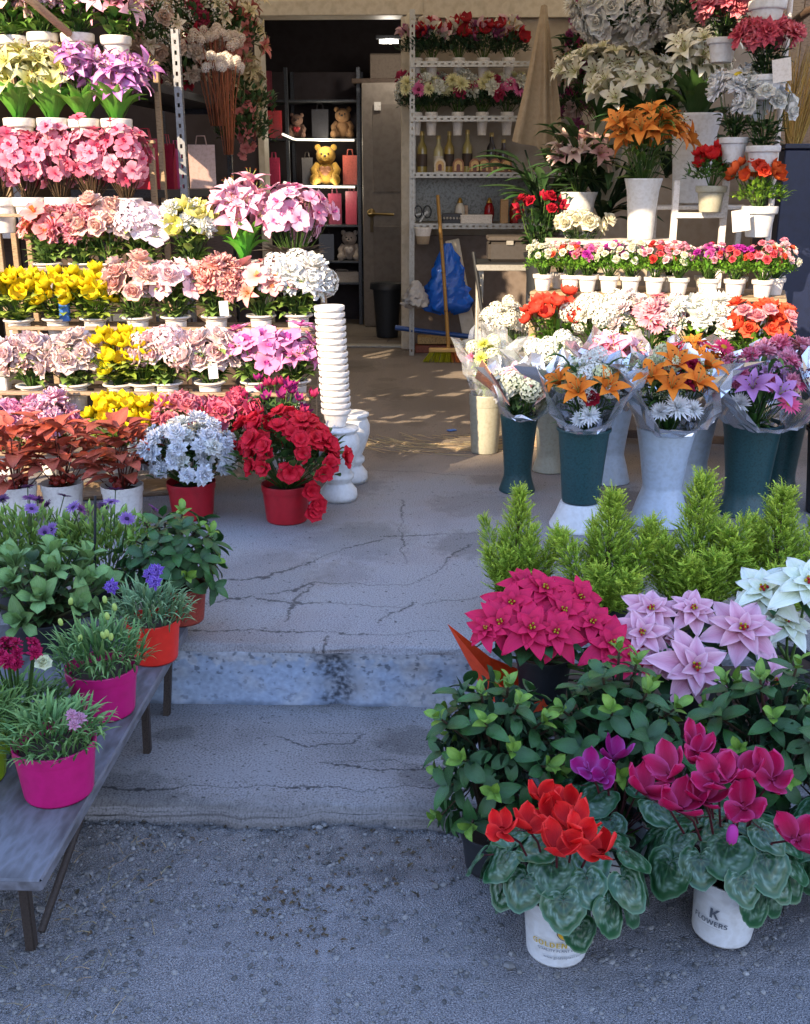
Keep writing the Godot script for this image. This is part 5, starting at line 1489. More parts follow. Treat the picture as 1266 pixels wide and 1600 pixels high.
# ---------------------------------------------------------------- racks and tall vases on the right
func right_rack() -> void:
	# white rack: [post x px ...] built in metres
	var o: Vector3 = Vector3(1.108, 1.008, -6.200)
	var rk := thing("white_rack", "white painted two level rack under the tall lily vases", "rack")
	var b1: Vector3 = Vector3(1.283, 1.035, -6.150)
	var b2: Vector3 = Vector3(1.554, 1.036, -6.150)
	for p in [[b1.x, -6.15, 1.32], [b2.x, -6.15, 1.32], [b1.x, -6.75, 1.18], [b2.x + 0.25, -6.75, 1.18], [o.x - 0.2, -6.05, 1.0], [b1.x - 0.05, -6.35, 1.0]]:
		obj("post", bx(Vector3(0.034, p[2], 0.034), Vector3(p[0], p[2] / 2, p[1]), Color.WHITE, 0.003), M.white, rk)
	obj("shelf", bx(Vector3(0.62, 0.02, 0.4), Vector3((b1.x + b2.x) / 2 + 0.05, 1.17, -6.52), Color.WHITE, 0.003), M.white, rk)
	obj("crossbar", bx(Vector3(b2.x - b1.x, 0.03, 0.025), Vector3((b1.x + b2.x) / 2, 1.135, -6.12), Color.WHITE, 0.003), M.white, rk)
	obj("shelf", bx(Vector3(0.72, 0.02, 0.36), Vector3(o.x - 0.16, 0.99, -6.2), Color.WHITE, 0.003), M.white, rk)
	# the vases
	var og := [["lily", "d8641a", "f2923a"], ["lily", "dc7424", "f4a24c"]]
	plant("lily_vase", Vector3(1.108, 1.001, -6.200), {"pot": ["vase", 0.1, 0.33, "white2"], "fol": ["longleaf", "3a5a24", "6a8a3c", 0.24, 0.36], "n": 24, "R": Vector3(0.27, 0.13, 0.17), "cy": 0.26, "fs": 0.105, "fl": og, "lean": Vector3(0.0, 0, 0.05)}, "orange lilies in a tall white vase, its foot in the sun", "vase")
	var cl := [["lily", "dcd8a4", "f8f6ea"], ["lily", "e2dca8", "faf8f0"]]
	plant("lily_vase", dn(Vector3(1.459, 1.691, -6.600), 0.5), {"pot": ["vase", 0.145, 0.5, "white2"], "fol": ["lilyleaf", "2c4420", "4a6a34", 0.26, 0.34], "n": 26, "R": Vector3(0.22, 0.17, 0.16), "cy": 0.3, "fs": 0.11, "fl": cl}, "tall cream lilies in the large white vase high on the rack", "vase")
	plant("lily_vase", dn(Vector3(1.248, 1.614, -7.000), 0.45), {"pot": ["vase", 0.12, 0.45, "beige"], "fol": ["lilyleaf", "1f361c", "3c5a30", 0.34, 0.36], "n": 36, "R": Vector3(0.4, 0.18, 0.2), "cy": 0.27, "fs": 0.11, "fl": cl}, "spreading cream lilies over long dark leaves behind the orange lilies", "vase")
	plant("lily_vase", dn(Vector3(0.837, 1.253, -6.900), 0.3), {"pot": ["vase", 0.11, 0.3, "white2"], "fol": ["longleaf", "24401e", "4a6a34", 0.36, 0.42], "n": 17, "R": Vector3(0.26, 0.14, 0.18), "cy": 0.24, "fs": 0.105, "fl": [["lily", "c87a84", "eac8c0"], ["lily", "d8a89c", "f0dccc"]]}, "pale pink lilies with long leaves in a white vase by the hanging cloth", "vase")
	plant("rose_bunch", dn(Vector3(0.782, 0.902, -6.300), 0.2), {"pot": ["vase", 0.09, 0.2, "dark"], "fol": ["leafy", "1e3a1c", "3a5a2c", 0.16, 0.18], "n": 16, "R": Vector3(0.17, 0.06, 0.11), "cy": 0.18, "fs": 0.06, "fl": [["rose", "d8d0a8", "f2ecd4"]]}, "cream white roses gathered low beside the orange lilies' vase", "vase")
	plant("rose_bunch", dn(Vector3(0.574, 0.901, -6.600), 0.25), {"pot": ["vase", 0.09, 0.25, "dark"], "fol": ["leafy", "1e3a1c", "3a5a2c", 0.18, 0.3], "n": 14, "R": Vector3(0.17, 0.12, 0.12), "cy": 0.25, "fs": 0.045, "fl": [["rose", "8a0c20", "b81c34"], ["rosebud", "900c24", "c02440"]]}, "dark red roses on leafy stems in front of the metal shelves", "vase")
	plant("lily_vase", dn(Vector3(1.057, 1.689, -7.350), 0.5), {"pot": ["vase", 0.12, 0.5, "beige"], "fol": ["lilyleaf", "22401c", "4a6c38", 0.34, 0.4], "n": 34, "R": Vector3(0.36, 0.22, 0.18), "cy": 0.3, "fs": 0.105, "fl": cl}, "open cream lilies close to the wall, between the cloth and the large white vase", "vase")
	plant("lily_vase", dn(Vector3(1.564, 1.963, -7.400), 0.5), {"pot": ["vase", 0.12, 0.5, "beige"], "fol": ["longleaf", "1c3418", "3c5c30", 0.42, 0.5], "n": 28, "R": Vector3(0.36, 0.2, 0.18), "cy": 0.28, "fs": 0.105, "fl": cl}, "cream lilies with fine drooping leaves high against the wall", "vase")
	for q in [[Vector3(1.422, 2.204, -7.500), "fan of dark palm-like leaves high on the wall among the cream lilies"], [Vector3(1.134, 1.991, -7.700), "dark leafy branch against the wall behind the garlands"], [Vector3(1.010, 1.252, -7.000), "dark drooping leaves below the cream lilies, behind the pale pink ones"], [Vector3(1.392, 1.539, -7.000), "dark leaves between the orange lilies and the large white vase"], [Vector3(0.653, 1.249, -7.300), "dark leafy stems behind the dark red roses"]]:
		var pf := thing("leaf_fan", q[1], "foliage", q[0])
		obj("foliage", foliage("longleaf", "1a3018", "3a5a30", 1), M.leaf, pf, Transform3D(Basis(Vector3.RIGHT, 0.3) * Basis.from_scale(Vector3(0.5, 0.42, 0.3)), Vector3(0, -0.2, 0))).set_meta("kind", "stuff")
	# hanging masses at the top
	var dk := ["bush", "1e3420", "44603a", 0.2, 0.3, -0.12]
	var ws := [
		[Vector3(1.036, 2.267, -6.800), Vector3(0.3, 0.18, 0.16), 30, 0.072, [["mum", "dcd8c8", "f4f0e4"], ["carn", "dcd6c6", "f4efe2"], ["rose", "e0dccc", "f6f3ea"]], "hanging bunch of ivory chrysanthemums at the top beside the dark leaves"],
		[Vector3(0.927, 2.238, -7.600), Vector3(0.15, 0.34, 0.14), 34, 0.04, [["carn", "8a2c64", "b45890"], ["carn", "d0b0b0", "e6cccc"], ["carn", "9a1c5c", "c04884"]], "hanging garland of magenta and blush carnations beside the cloth"],
		[Vector3(0.888, 1.911, -7.700), Vector3(0.14, 0.28, 0.13), 26, 0.042, [["rose", "c8a09c", "e2c8c0"], ["carn", "96386c", "b86494"]], "hanging garland of dusty rose blooms below the magenta one"],
		[Vector3(1.373, 2.279, -6.900), Vector3(0.3, 0.22, 0.16), 9, 0.07, [["carn", "c4bca8", "e0d8c4"]], "dark bushy greenery hung at the top between ivory and pink blooms"]]
	for q in ws:
		plant("hanging_bunch", q[0] - Vector3(0, q[1].y * 0.4, 0), {"fol": dk, "n": int(q[2] * 1.6), "R": q[1], "cy": q[1].y * 0.3, "fs": q[3] * 1.15, "fl": q[4], "low": 1.75, "up": 0.0}, q[5], "flower bunch")
	# column of wired pots on a pole
	var pl := thing("pot_pole", "white metal pole with pots wired to it one above another", "pole", Vector3(1.792, 0, -6.05))
	obj("pole", rod([Vector3(0, 0.0, 0), Vector3(-0.02, 2.5, 0)], 0.016, 0.016, 10), M.white, pl)
	var whp := [["rose", "dfe2da", "f6f7f2"], ["daisy", "e4e8ea", "fafbfc", "e0c840"], ["carn", "e0e4e8", "f8fafc"]]
	var PP := [
		[dn(Vector3(1.681, 1.189, -5.900), 0.16), 0.09, 0.16, [["rose", "d02c1c", "f0583c"], ["tulip", "d8401c", "f07038"]], 17, 0.045, Vector3(0.15, 0.09, 0.12), 0.17, "scarlet roses over bright leaves in the sunlit lowest wired pot", "bush", "4a7a20", "9ac040"],
		[dn(Vector3(1.667, 1.493, -5.900), 0.13), 0.085, 0.13, whp, 17, 0.06, Vector3(0.17, 0.13, 0.12), 0.2, "white roses and daisies in the wired pot above the scarlet roses", "leafy", "24401e", "4a6a34"],
		[dn(Vector3(1.649, 1.836, -5.900), 0.12), 0.085, 0.12, [["carn", "d83c5c", "f08894"], ["carn", "cc2c50", "ec7080"]], 15, 0.07, Vector3(0.16, 0.1, 0.12), 0.18, "coral pink carnations in the wired pot above the white roses", "leafy", "1c3018", "3c5430"],
		[dn(Vector3(1.620, 2.184, -5.900), 0.17), 0.09, 0.17, [["carn", "d84c6c", "f08c9c"]], 9, 0.07, Vector3(0.14, 0.09, 0.12), 0.17, "uppermost white pot on the pole, cut by the picture's top edge", "leafy", "1c3018", "3c5430"]]
	for q in PP:
		plant("wired_pot", q[0], {"pot": ["rim", q[1], q[2], "white2"], "fol": [q[9], q[10], q[11], 0.15, 0.16], "n": q[4], "R": q[6], "cy": q[7], "fs": q[5], "fl": q[3], "lean": Vector3(-0.03, 0, 0)}, q[8], "potted flower", "pots wired to the white pole")
	plant("wired_pot", dn(Vector3(1.539, 1.538, -6.000), 0.13), {"pot": ["rim", 0.075, 0.13, "white2"], "fol": ["leafy", "24401e", "4a6a34", 0.15, 0.18], "n": 12, "R": Vector3(0.14, 0.12, 0.12), "cy": 0.24, "fs": 0.075, "fl": whp}, "large white daisies in the pot hung beside the white roses", "potted flower", "pots wired to the white pole")
	plant("wired_pot", dn(Vector3(1.459, 2.036, -6.100), 0.12), {"pot": ["rim", 0.08, 0.12, "white2"], "fol": ["leafy", "1c3018", "3c5430", 0.14, 0.16], "n": 13, "R": Vector3(0.14, 0.12, 0.12), "cy": 0.15, "fs": 0.07, "fl": [["carn", "d84464", "f29aa4"], ["carn", "d03858", "f08090"]]}, "coral pink carnations in the pot high beside the dark greenery", "potted flower", "pots wired to the white pole")
	plant("wired_pot", dn(Vector3(1.451, 1.293, -6.050), 0.14), {"pot": ["rim", 0.08, 0.14, "beige"], "fol": ["bush", "2c5420", "5e8a34", 0.14, 0.17], "n": 11, "R": Vector3(0.13, 0.07, 0.1), "cy": 0.15, "fs": 0.042, "fl": [["tulip", "b8101c", "dc2c2c"]], "up": 0.8}, "red tulips in the pot between the orange lilies and scarlet roses", "potted flower", "pots wired to the white pole")
	# blank cards
	for q in [[Vector3(1.554, 1.118, -5.780), "blank white card by the lowest wired pot"], [Vector3(1.689, 1.849, -5.780), "blank white card by the coral pink carnations"]]:
		tag(obj("card", bx(Vector3(0.09, 0.11, 0.002), Vector3.ZERO, Color.WHITE, 0.0, Vector3(0.1, -0.2, 0.15)), M.white, self, Transform3D(Basis(), q[0])), q[1], "card")
	# dark blue cabinet at the edge
	var cb := thing("cabinet", "dark navy metal cabinet beyond the wired pots", "cabinet", Vector3(2.26, 0, -6.7))
	obj("body", bx(Vector3(0.62, 1.46, 0.5), Vector3(0, 0.76, 0), Color.WHITE, 0.006), mt("1d2540", 0.4, 0.2, 1, 2.0), cb)
	obj("top_lip", bx(Vector3(0.64, 0.03, 0.52), Vector3(0, 1.507, 0), Color.WHITE, 0.006), mt("141a30", 0.4, 0.2), cb)
	# sheaf of straw above it
	var sh := MB.new()
	rng.seed = 91
	for i in 130:
		var x := rf(-0.1, 0.12)
		sh.tube([Vector3(x * 0.3, 0.0, rf(-0.05, 0.05)), Vector3(x, 0.25, rf(-0.06, 0.06)), Vector3(x * 1.6 + 0.04, 0.5 + rf(-0.06, 0.06), rf(-0.08, 0.08))], 0.003, 0.001, 3, jit(L("c8a458"), 0.3))
	tag(obj("straw_sheaf", sh.mesh(), M.leaf, self, Transform3D(Basis(), Vector3(2.06, 1.523, -6.68))), "sheaf of golden straw on the navy cabinet", "straw")
	# boards and struts at the upper right
	var bd := thing("board_screen", "brown wooden board screen behind the navy cabinet", "screen")
	for i in 6:
		obj("plank", bx(Vector3(0.2, 2.5, 0.02), Vector3(2.25 + i * 0.205, 1.26, -7.7 - 0.003 * (i % 2)), jit(Color(1, 1, 1), 0.25), 0.003), M.wood, bd)

# ---------------------------------------------------------------- bench and its pots
func bench() -> void:
	var bn := thing("plank_bench", "long grey weathered plank bench on crossed steel angle legs", "bench")
	for i in 3:
		obj("plank", bx(Vector3(0.236, 0.028, 1.19), Vector3(-0.868 - i * 0.239, 0.036 - 0.001 * i, -2.255), jit(Color(1, 1, 1), 0.08), 0.004), M.benchwood, bn)
	for z in [-1.78, -2.5, -2.76]:
		var gy := -0.24 if z > -2.3 else -0.19
		for s in [-1, 1]:
			var lx := 0.24 if z > -2.3 else 0.295
			var top := Vector3(-1.1 + s * (lx + 0.015), 0.02, z)
			var bot := Vector3(-1.1 + s * lx, gy, z - 0.03 + (0.05 if z < -2.7 else 0.0))
			var b := MB.new()
			var d := top - bot
			var xf := Transform3D(Basis(Vector3(1, 0, 0), atan2(d.z, d.y)) * Basis(Vector3(0, 0, 1), -atan2(d.x, d.y)), (top + bot) / 2)
			b.box(Vector3(0.017, d.length(), 0.004), xf, Color.WHITE)
			b.box(Vector3(0.004, d.length(), 0.017), xf * T(s * 0.0085, 0, -0.0108), Color.WHITE)
			obj("leg", b.mesh(), M.rust, bn)
		obj("crossbar", bx(Vector3(0.58, 0.03, 0.02), Vector3(-1.1, 0.004, z), Color.WHITE, 0.002), M.rust, bn)
	obj("brace", rod([Vector3(-0.8, 0.015, -2.2), Vector3(-0.85, -0.225, -1.85)], 0.009, 0.009, 5), M.rust, bn)
	var dg := ["grass", "3a5a44", "7e9c74", 0.112, 0.155]
	var a1 := plant("dianthus_pot", Vector3(-0.822, 0.050, -1.963), {"pot": ["nursery", 0.088, 0.125, "magenta"], "fol": ["grass", "41702f", "98c070", 0.125, 0.125], "turn": 0.0}, "dianthus in the magenta pot nearest the bench's front end", "potted dianthus")
	for q in [[0.062, 0.21, 0.045], [0.078, 0.2, 0.04], [0.07, 0.195, 0.058]]:
		obj("flower", flower("dianth", "c8648c", "e8b4cc", 0), M.petal, a1, Transform3D(facing(Vector3(0.3, 1, 0.5), 1.0, 0.016), Vector3(q[0], q[1], q[2])))
	var a2 := plant("dianthus_pot", Vector3(-0.835, 0.050, -2.327), {"pot": ["nursery", 0.088, 0.125, "magenta"], "fol": ["grass", "3c6e34", "96bc70", 0.13, 0.175], "turn": 0.0}, "budding dianthus in the second magenta pot, behind the first", "potted dianthus")
	rng.seed = 5
	for i in 9:
		obj("bud", flower("bud", "c8d078", "b4cc6c", 0), M.petal, a2, Transform3D(facing(Vector3(rf(-0.3, 0.3), 1, 0.2), 0.0, 0.011), Vector3(rf(-0.12, 0.08), rf(0.2, 0.3), rf(-0.02, 0.09))))
	var a3 := plant("dianthus_pot", Vector3(-0.790, 0.050, -2.633), {"pot": ["nursery", 0.075, 0.12, "orangered"], "fol": ["grass", "4a7446", "a4c68c", 0.125, 0.15], "turn": 0.0}, "dianthus with purple flowers in the orange red pot", "potted dianthus")
	for q in [[-0.085, 0.235, 0.06], [0.03, 0.27, 0.03], [0.028, 0.245, 0.05], [0.008, 0.255, 0.02]]:
		obj("flower", flower("dianth", "4a1c94", "8a5cd0", 1, "b8a0e4"), M.petal, a3, Transform3D(facing(Vector3(0.1, 0.5, 0.9), q[0] * 30.0, 0.023), Vector3(q[0], q[1], q[2])))
	var a4 := plant("terracotta_pot", Vector3(-0.776, 0.050, -2.902), {"pot": ["nursery", 0.075, 0.115, "terra"], "turn": 0.0}, "dark leafy shrub in the terracotta coloured pot at the bench's far end", "potted shrub")
	shrub(a4, Vector3(-0.015, 0.19, 0), Vector3(0.15, 0.15, 0.14), 32, 0.058, 0.35, 41)
	# taller plants behind
	var ob := ["dense", "2c4a1c", "7a9a44", 0.24, 0.22]
	var of := [["daisy", "5c2468", "80487c", "2c1840"], ["daisy", "6c3884", "9878b0", "2c1840"]]
	for q in [[Vector3(-1.310, 0.116, -3.050), 12, "osteospermum bush with open purple daisies at the picture's edge", 0.2], [Vector3(-1.072, 0.100, -3.100), 8, "osteospermum bush with closing purple daisies behind the thin black stake", 0.21]]:
		plant("daisy_bush", dn(q[0], 0.13), {"pot": ["nursery", 0.1, 0.13, "dark"], "fol": ["dense", "4a7028", "a8c85c", q[3] * 1.1, 0.24], "n": q[1], "R": Vector3(0.2, 0.09, 0.16), "cy": 0.19, "fs": 0.027, "fl": of, "low": 0.9, "stemc": "5a6a3c"}, q[2], "potted daisy")
	tag(obj("plant_stake", rod([Vector3(-1.057, 0.116, -2.950), Vector3(-1.028, 0.422, -2.950)], 0.004, 0.004, 6), M.dark), "thin black stake standing in the purple daisies", "stake")
	# grey green spoon leaved shrub
	var sp := thing("spoon_leaf_shrub", "grey green shrub of thick spoon shaped leaves in front of the daisies", "potted shrub", dn(Vector3(-1.125, 0.138, -2.720), 0.15))
	potted(sp, "nursery", 0.1, 0.15, M.dark)
	rng.seed = 61
	var sm := MB.new()
	obj("inner_foliage", foliage("leafy", "2c4624", "5a7c44", 0), M.leaf, sp, Transform3D(Basis.from_scale(Vector3(0.16, 0.2, 0.14)), Vector3(0, 0.12, 0))).set_meta("kind", "stuff")
	for k in 22:
		var a := k * 2.39996
		var e := acos(1.0 - 1.25 * (k + 0.5) / 22.0)
		var d := Vector3(sin(e) * cos(a), cos(e), sin(e) * sin(a))
		var c := Vector3(0, 0.2, 0) + d * Vector3(0.17, 0.13, 0.14)
		sm.tube([Vector3(0, 0.13, 0), c * Vector3(0.5, 0.8, 0.5), c], 0.006, 0.004, 4, L("5a5a3c"))
		var bas := facing((d + Vector3(0, 0.7, 0)).normalized(), rf(0, 6), 1.0)
		for i in 9:
			obj("leaf", leaf_mesh("spoon", (i + k) % 4), M.leaf, sp, Transform3D(bas * Basis(Vector3.UP, i * 2.39996) * Basis(Vector3.RIGHT, 0.5 - i * 0.14 + rf(-0.25, 0.25)) * Basis.from_scale(Vector3.ONE * rf(0.06, 0.095)), c - bas.y * 0.004 * i))
	obj("stems", sm.mesh(), M.leaf, sp)
	# crimson dianthus in the lime pot
	var cr := plant("crimson_dianthus", dn(Vector3(-1.003, 0.089, -2.200), 0.13), {"pot": ["nursery", 0.09, 0.13, "limepot"], "fol": ["grass", "2f5a28", "7aa048", 0.15, 0.15], "n": 17, "R": Vector3(0.07, 0.035, 0.05), "cy": 0.17, "fs": 0.021, "fl": [["dianth", "9a0c40", "c8205c"]], "turn": 0.0}, "crimson dianthus cluster with a cream bloom, behind the front magenta pot", "potted dianthus")
	obj("flower", flower("rose", "d8dca8", "eef0cc", 1), M.petal, cr, Transform3D(facing(Vector3(0.3, 0.7, 0.6), 0.0, 0.024), Vector3(0.085, 0.29, 0.02)))
	plant("green_pot_plant", Vector3(-1.033, 0.050, -2.009), {"pot": ["nursery", 0.085, 0.12, "limepot"], "fol": ["grass", "35602c", "86ac50", 0.14, 0.16], "turn": 0.0}, "narrow leaved plant in the lime green pot at the picture's edge", "potted plant")

# leaves in whorls on short shoots, young ones lime at the tips
func shrub(t: Node3D, cen: Vector3, R: Vector3, shoots: int, leaf: float, lime: float, seed: int, mini := 8, low := 1.5) -> void:
	rng.seed = seed
	var sm := MB.new()
	for k in shoots:
		var a := k * 2.39996
		var e := acos(1.0 - low * (k + 0.5) / shoots)
		var d := Vector3(sin(e) * cos(a), cos(e), sin(e) * sin(a))
		var c := cen + d * R * rf(0.75, 1.05)
		sm.tube([Vector3(cen.x, maxf(0.0, cen.y - R.y), cen.z), cen + d * R * 0.4, c], 0.005, 0.003, 4, L("4a3a28"))
		var bas := facing((d + Vector3(0, 0.55, 0)).normalized(), rf(0, 6), 1.0)
		var young := rng.randf() < lime
		for i in mini:
			var fresh := young and i >= mini - 4
			var s := leaf * (rf(0.5, 0.7) if fresh else rf(0.8, 1.15))
			obj("leaf", leaf_mesh("gardenia_new" if fresh else "gardenia", (i + k) % 4), M.glossleaf, t, Transform3D(bas * Basis(Vector3.UP, i * 2.39996 + rf(-0.3, 0.3)) * Basis(Vector3.RIGHT, 0.45 - i * 0.09) * Basis.from_scale(Vector3.ONE * s), c + bas.y * (0.006 * i - 0.03)))
	obj("stems", sm.mesh(), M.leaf, t)

func conifer_mesh(variant: int) -> ArrayMesh:
	rng.seed = 300 + variant
	var b := MB.new()
	var c0 := L("78a828")
	var c1 := L("d2e64e")
	b.tube([Vector3(0, 0, 0), Vector3(0.01, 0.5, 0), Vector3(0, 0.95, 0)], 0.03, 0.006, 5, L("5a4a30"))
	# several leaders: the middle one tallest
	var lead := [[Vector3.ZERO, Vector3(0, 1, 0), 0.22, 380]]
	for k in 8:
		var a := k * 2.39996 + variant
		var r := rf(0.16, 0.3)
		lead.append([Vector3(cos(a) * r * 0.4, 0.02, sin(a) * r * 0.4), Vector3(cos(a) * r * 1.35, rf(0.38, 0.72), sin(a) * r * 1.35), rf(0.1, 0.16), 95])
	for l in lead:
		var foot: Vector3 = l[0]
		var tip: Vector3 = l[1]
		for i in int(l[3]):
			var t := (i + 0.5) / float(l[3])
			var a := i * 2.39996
			var R: float = l[2] * pow(1.0 - t, 0.7) * minf(1.0, 0.5 + t * 3.0) * (0.8 + 0.2 * sin(a * 2.0 + t * 11.0))
			var r := R * sqrt(rf(0.1, 1.0))
			var axis := foot.lerp(tip, t)
			var out := Vector3(cos(a), 0, sin(a))
			var p := axis + out * r
			var dir := (out * rf(0.2, 0.95) + (tip - foot).normalized() * 0.95 + Vector3(rf(-0.2, 0.2), 0, rf(-0.2, 0.2))).normalized()
			var len := rf(0.09, 0.2) * (1.0 - t * 0.35)
			var bas := facing(dir, rf(0, 6), 1.0)
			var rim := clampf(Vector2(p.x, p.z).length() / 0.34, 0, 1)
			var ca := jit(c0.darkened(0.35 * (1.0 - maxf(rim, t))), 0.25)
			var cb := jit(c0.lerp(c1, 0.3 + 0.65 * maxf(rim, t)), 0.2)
			for k in 7:
				var f := k / 6.0
				for s in [-1, 1]:
					if k == 6 and s == 1:
						continue
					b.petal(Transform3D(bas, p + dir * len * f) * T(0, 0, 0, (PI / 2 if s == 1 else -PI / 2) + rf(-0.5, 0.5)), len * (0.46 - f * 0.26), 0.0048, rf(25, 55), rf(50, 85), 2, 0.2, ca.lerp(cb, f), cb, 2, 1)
			b.petal(Transform3D(bas, p) * T(0, 0, 0, 0), len * 1.1, 0.006, 82, 92, 2, 0.2, ca, cb, 2, 1)
	return b.mesh()

func foreground_right() -> void:
	# lemon cypresses
	var cm := [conifer_mesh(0), conifer_mesh(1)]
	for q in [[Vector3(0.237, 0.000, -3.070), 0.41, 0.36, 0, "slim lime green cypress standing by itself beside the aisle"], [Vector3(0.503, 0.000, -2.981), 0.43, 0.46, 1, "lime green cypress behind the magenta poinsettia's far leaves"], [Vector3(0.764, 0.000, -2.990), 0.48, 0.5, 0, "tallest lime green cypress, in front of the pale grey bucket"], [Vector3(1.003, 0.000, -2.999), 0.44, 0.5, 1, "lime green cypress in front of the teal bucket, behind the white poinsettia"]]:
		var t := thing("cypress", q[4], "potted conifer", q[0], q[1] * 9.0, "lemon cypresses in a row")
		potted(t, "nursery", 0.07, 0.1, M.dark)
		var f := obj("foliage", cm[q[3]], M.leaf, t, Transform3D(Basis.from_scale(Vector3(q[2], q[1] - 0.08, q[2])), Vector3(0, 0.08, 0)))
		f.set_meta("kind", "stuff")
	# low crates that lift the poinsettias
	for q in [[0.52, "dark crate under the magenta poinsettia"], [1.0, "dark crate under the pink and white poinsettias"]]:
		var cr := thing("crate", q[1], "crate", Vector3(q[0] - 0.1, -0.19, -2.62))
		for k in 3:
			obj("slat", bx(Vector3(0.44, 0.045, 0.012), Vector3(0, 0.025 + k * 0.06, 0.17), Color.WHITE, 0.002), M.darkwood, cr)
			obj("slat", bx(Vector3(0.44, 0.012, 0.1), Vector3(0, 0.168, -0.11 + k * 0.115), Color.WHITE, 0.002), M.darkwood, cr)
	# poinsettias: each star a flower
	var mag := [[Vector3(0.182, 0.279, -2.500), 0.075], [Vector3(0.268, 0.296, -2.560), 0.08], [Vector3(0.363, 0.266, -2.580), 0.075], [Vector3(0.147, 0.251, -2.440), 0.08], [Vector3(0.226, 0.244, -2.420), 0.085], [Vector3(0.313, 0.258, -2.500), 0.08], [Vector3(0.385, 0.237, -2.480), 0.075], [Vector3(0.427, 0.203, -2.420), 0.085], [Vector3(0.472, 0.182, -2.400), 0.07], [Vector3(0.287, 0.236, -2.420), 0.075], [Vector3(0.115, 0.242, -2.420), 0.055], [Vector3(0.221, 0.293, -2.600), 0.07]]
	var pin := [[Vector3(0.537, 0.266, -2.500), 0.078], [Vector3(0.508, 0.227, -2.440), 0.08], [Vector3(0.641, 0.268, -2.500), 0.075], [Vector3(0.753, 0.243, -2.440), 0.098], [Vector3(0.617, 0.184, -2.340), 0.1], [Vector3(0.801, 0.155, -2.320), 0.085], [Vector3(0.586, 0.205, -2.460), 0.06], [Vector3(0.536, 0.180, -2.400), 0.06]]
	var whi := [[Vector3(0.834, 0.303, -2.550), 0.1], [Vector3(0.922, 0.342, -2.500), 0.105], [Vector3(0.807, 0.244, -2.520), 0.08], [Vector3(0.883, 0.237, -2.500), 0.075]]
	for q in [["magenta", mag, ["a80c3c", "e8245c", ""], Vector3(0.275, 0.095, -2.550), "magenta poinsettia with a pot in orange wrapping"], ["pink", pin, ["d090a4", "f0c6d2", "b8587c"], Vector3(0.654, 0.070, -2.500), "pink marbled poinsettia with open star bracts"], ["white", whi, ["d8e4c8", "eef2ea", "d0dcb0"], Vector3(0.920, 0.106, -2.550), "white poinsettia with broad cream bracts at the picture's edge"]]:
		var base: Vector3 = q[3]
		base.y = 0.0
		var t := thing("poinsettia", q[4], "poinsettia", base)
		potted(t, "nursery", 0.075, 0.12, M.dark)
		rng.seed = hash(q[4])
		var sm := MB.new()
		var k := 0
		for s in q[1]:
			var p: Vector3 = s[0] - base
			var col: Array = q[2]
			var nrm := Vector3(p.x * 0.9, 0.85, 0.55 + p.z * 0.5) + Vector3(rf(-0.35, 0.35), rf(-0.2, 0.2), rf(-0.25, 0.25))
			obj("flower", flower("poin", col[0], col[1], k % 3, col[2]), M.petal, t, Transform3D(facing(nrm, rf(0, 6), s[1] * (1.12 if q[0] == "magenta" else 1.14)), p))
			sm.tube([Vector3(0, 0.1, 0), Vector3(p.x * 0.6, p.y * 0.6, p.z * 0.6), p], 0.005, 0.003, 4, L("5a7a3c"))
			for i in 4:
				obj("leaf", leaf_mesh("poinsettia", (i + k) % 4), M.leaf, t, Transform3D(Basis(Vector3.UP, rf(0, TAU)) * Basis(Vector3.RIGHT, rf(-0.1, 0.4)) * Basis.from_scale(Vector3.ONE * rf(0.07, 0.1)), p * Vector3(0.85, 1, 0.85) - Vector3(0, rf(0.02, 0.07), 0.01)))
			k += 1
		obj("stems", sm.mesh(), M.leaf, t)
		if q[0] == "magenta":
			var wb := MB.new()
			for i in 4:
				var a := PI / 4 + i * PI / 2
				var b2 := a + PI / 2
				var c0 := Vector3(cos(a) * 0.085, -0.005, sin(a) * 0.085)
				var c1 := Vector3(cos(b2) * 0.085, -0.005, sin(b2) * 0.085)
				var t0 := Vector3(cos(a) * 0.19, 0.17 if i == 2 else 0.04, sin(a) * 0.17) * (1.0 if i == 2 else 0.5)
				var t1 := Vector3(cos(b2) * 0.19, 0.17 if i == 1 else 0.04, sin(b2) * 0.17) * (1.0 if i == 1 else 0.5)
				wb.face([c0, c1, (t0 + t1) / 2 * Vector3(0.92, 0.8, 0.92)], Color.WHITE)
				wb.face([c0, (t0 + t1) / 2 * Vector3(0.92, 0.8, 0.92), t0], Color.WHITE)
				wb.face([c1, t1, (t0 + t1) / 2 * Vector3(0.92, 0.8, 0.92)], Color.WHITE)
			var om: StandardMaterial3D = M.orange.duplicate()
			om.cull_mode = BaseMaterial3D.CULL_DISABLED
			obj("wrapping", wb.mesh(true), om, t, Transform3D(Basis(Vector3.UP, 0.75) * Basis.from_scale(Vector3(1.15, 1.25, 1.15)), Vector3(-0.05, 0.0, 0.02)))
	# gardenias
	for q in [[Vector3(0.127, -0.107, -2.140), Vector3(0.15, 0.2, 0.14), 34, "dark glossy gardenia bush bulging over the aisle, behind the red cyclamen", 71], [Vector3(0.412, -0.113, -2.200), Vector3(0.17, 0.2, 0.14), 34, "dark glossy gardenia bush in the middle, below the pink poinsettias", 72], [Vector3(0.769, -0.122, -2.200), Vector3(0.19, 0.19, 0.15), 36, "dark glossy gardenia bush at the picture's edge, above the purple red cyclamen", 73]]:
		var p: Vector3 = q[0]
		p.y = -0.24
		var t := thing("gardenia", q[3], "potted shrub", p)
		potted(t, "nursery", 0.075, 0.1, M.dark)
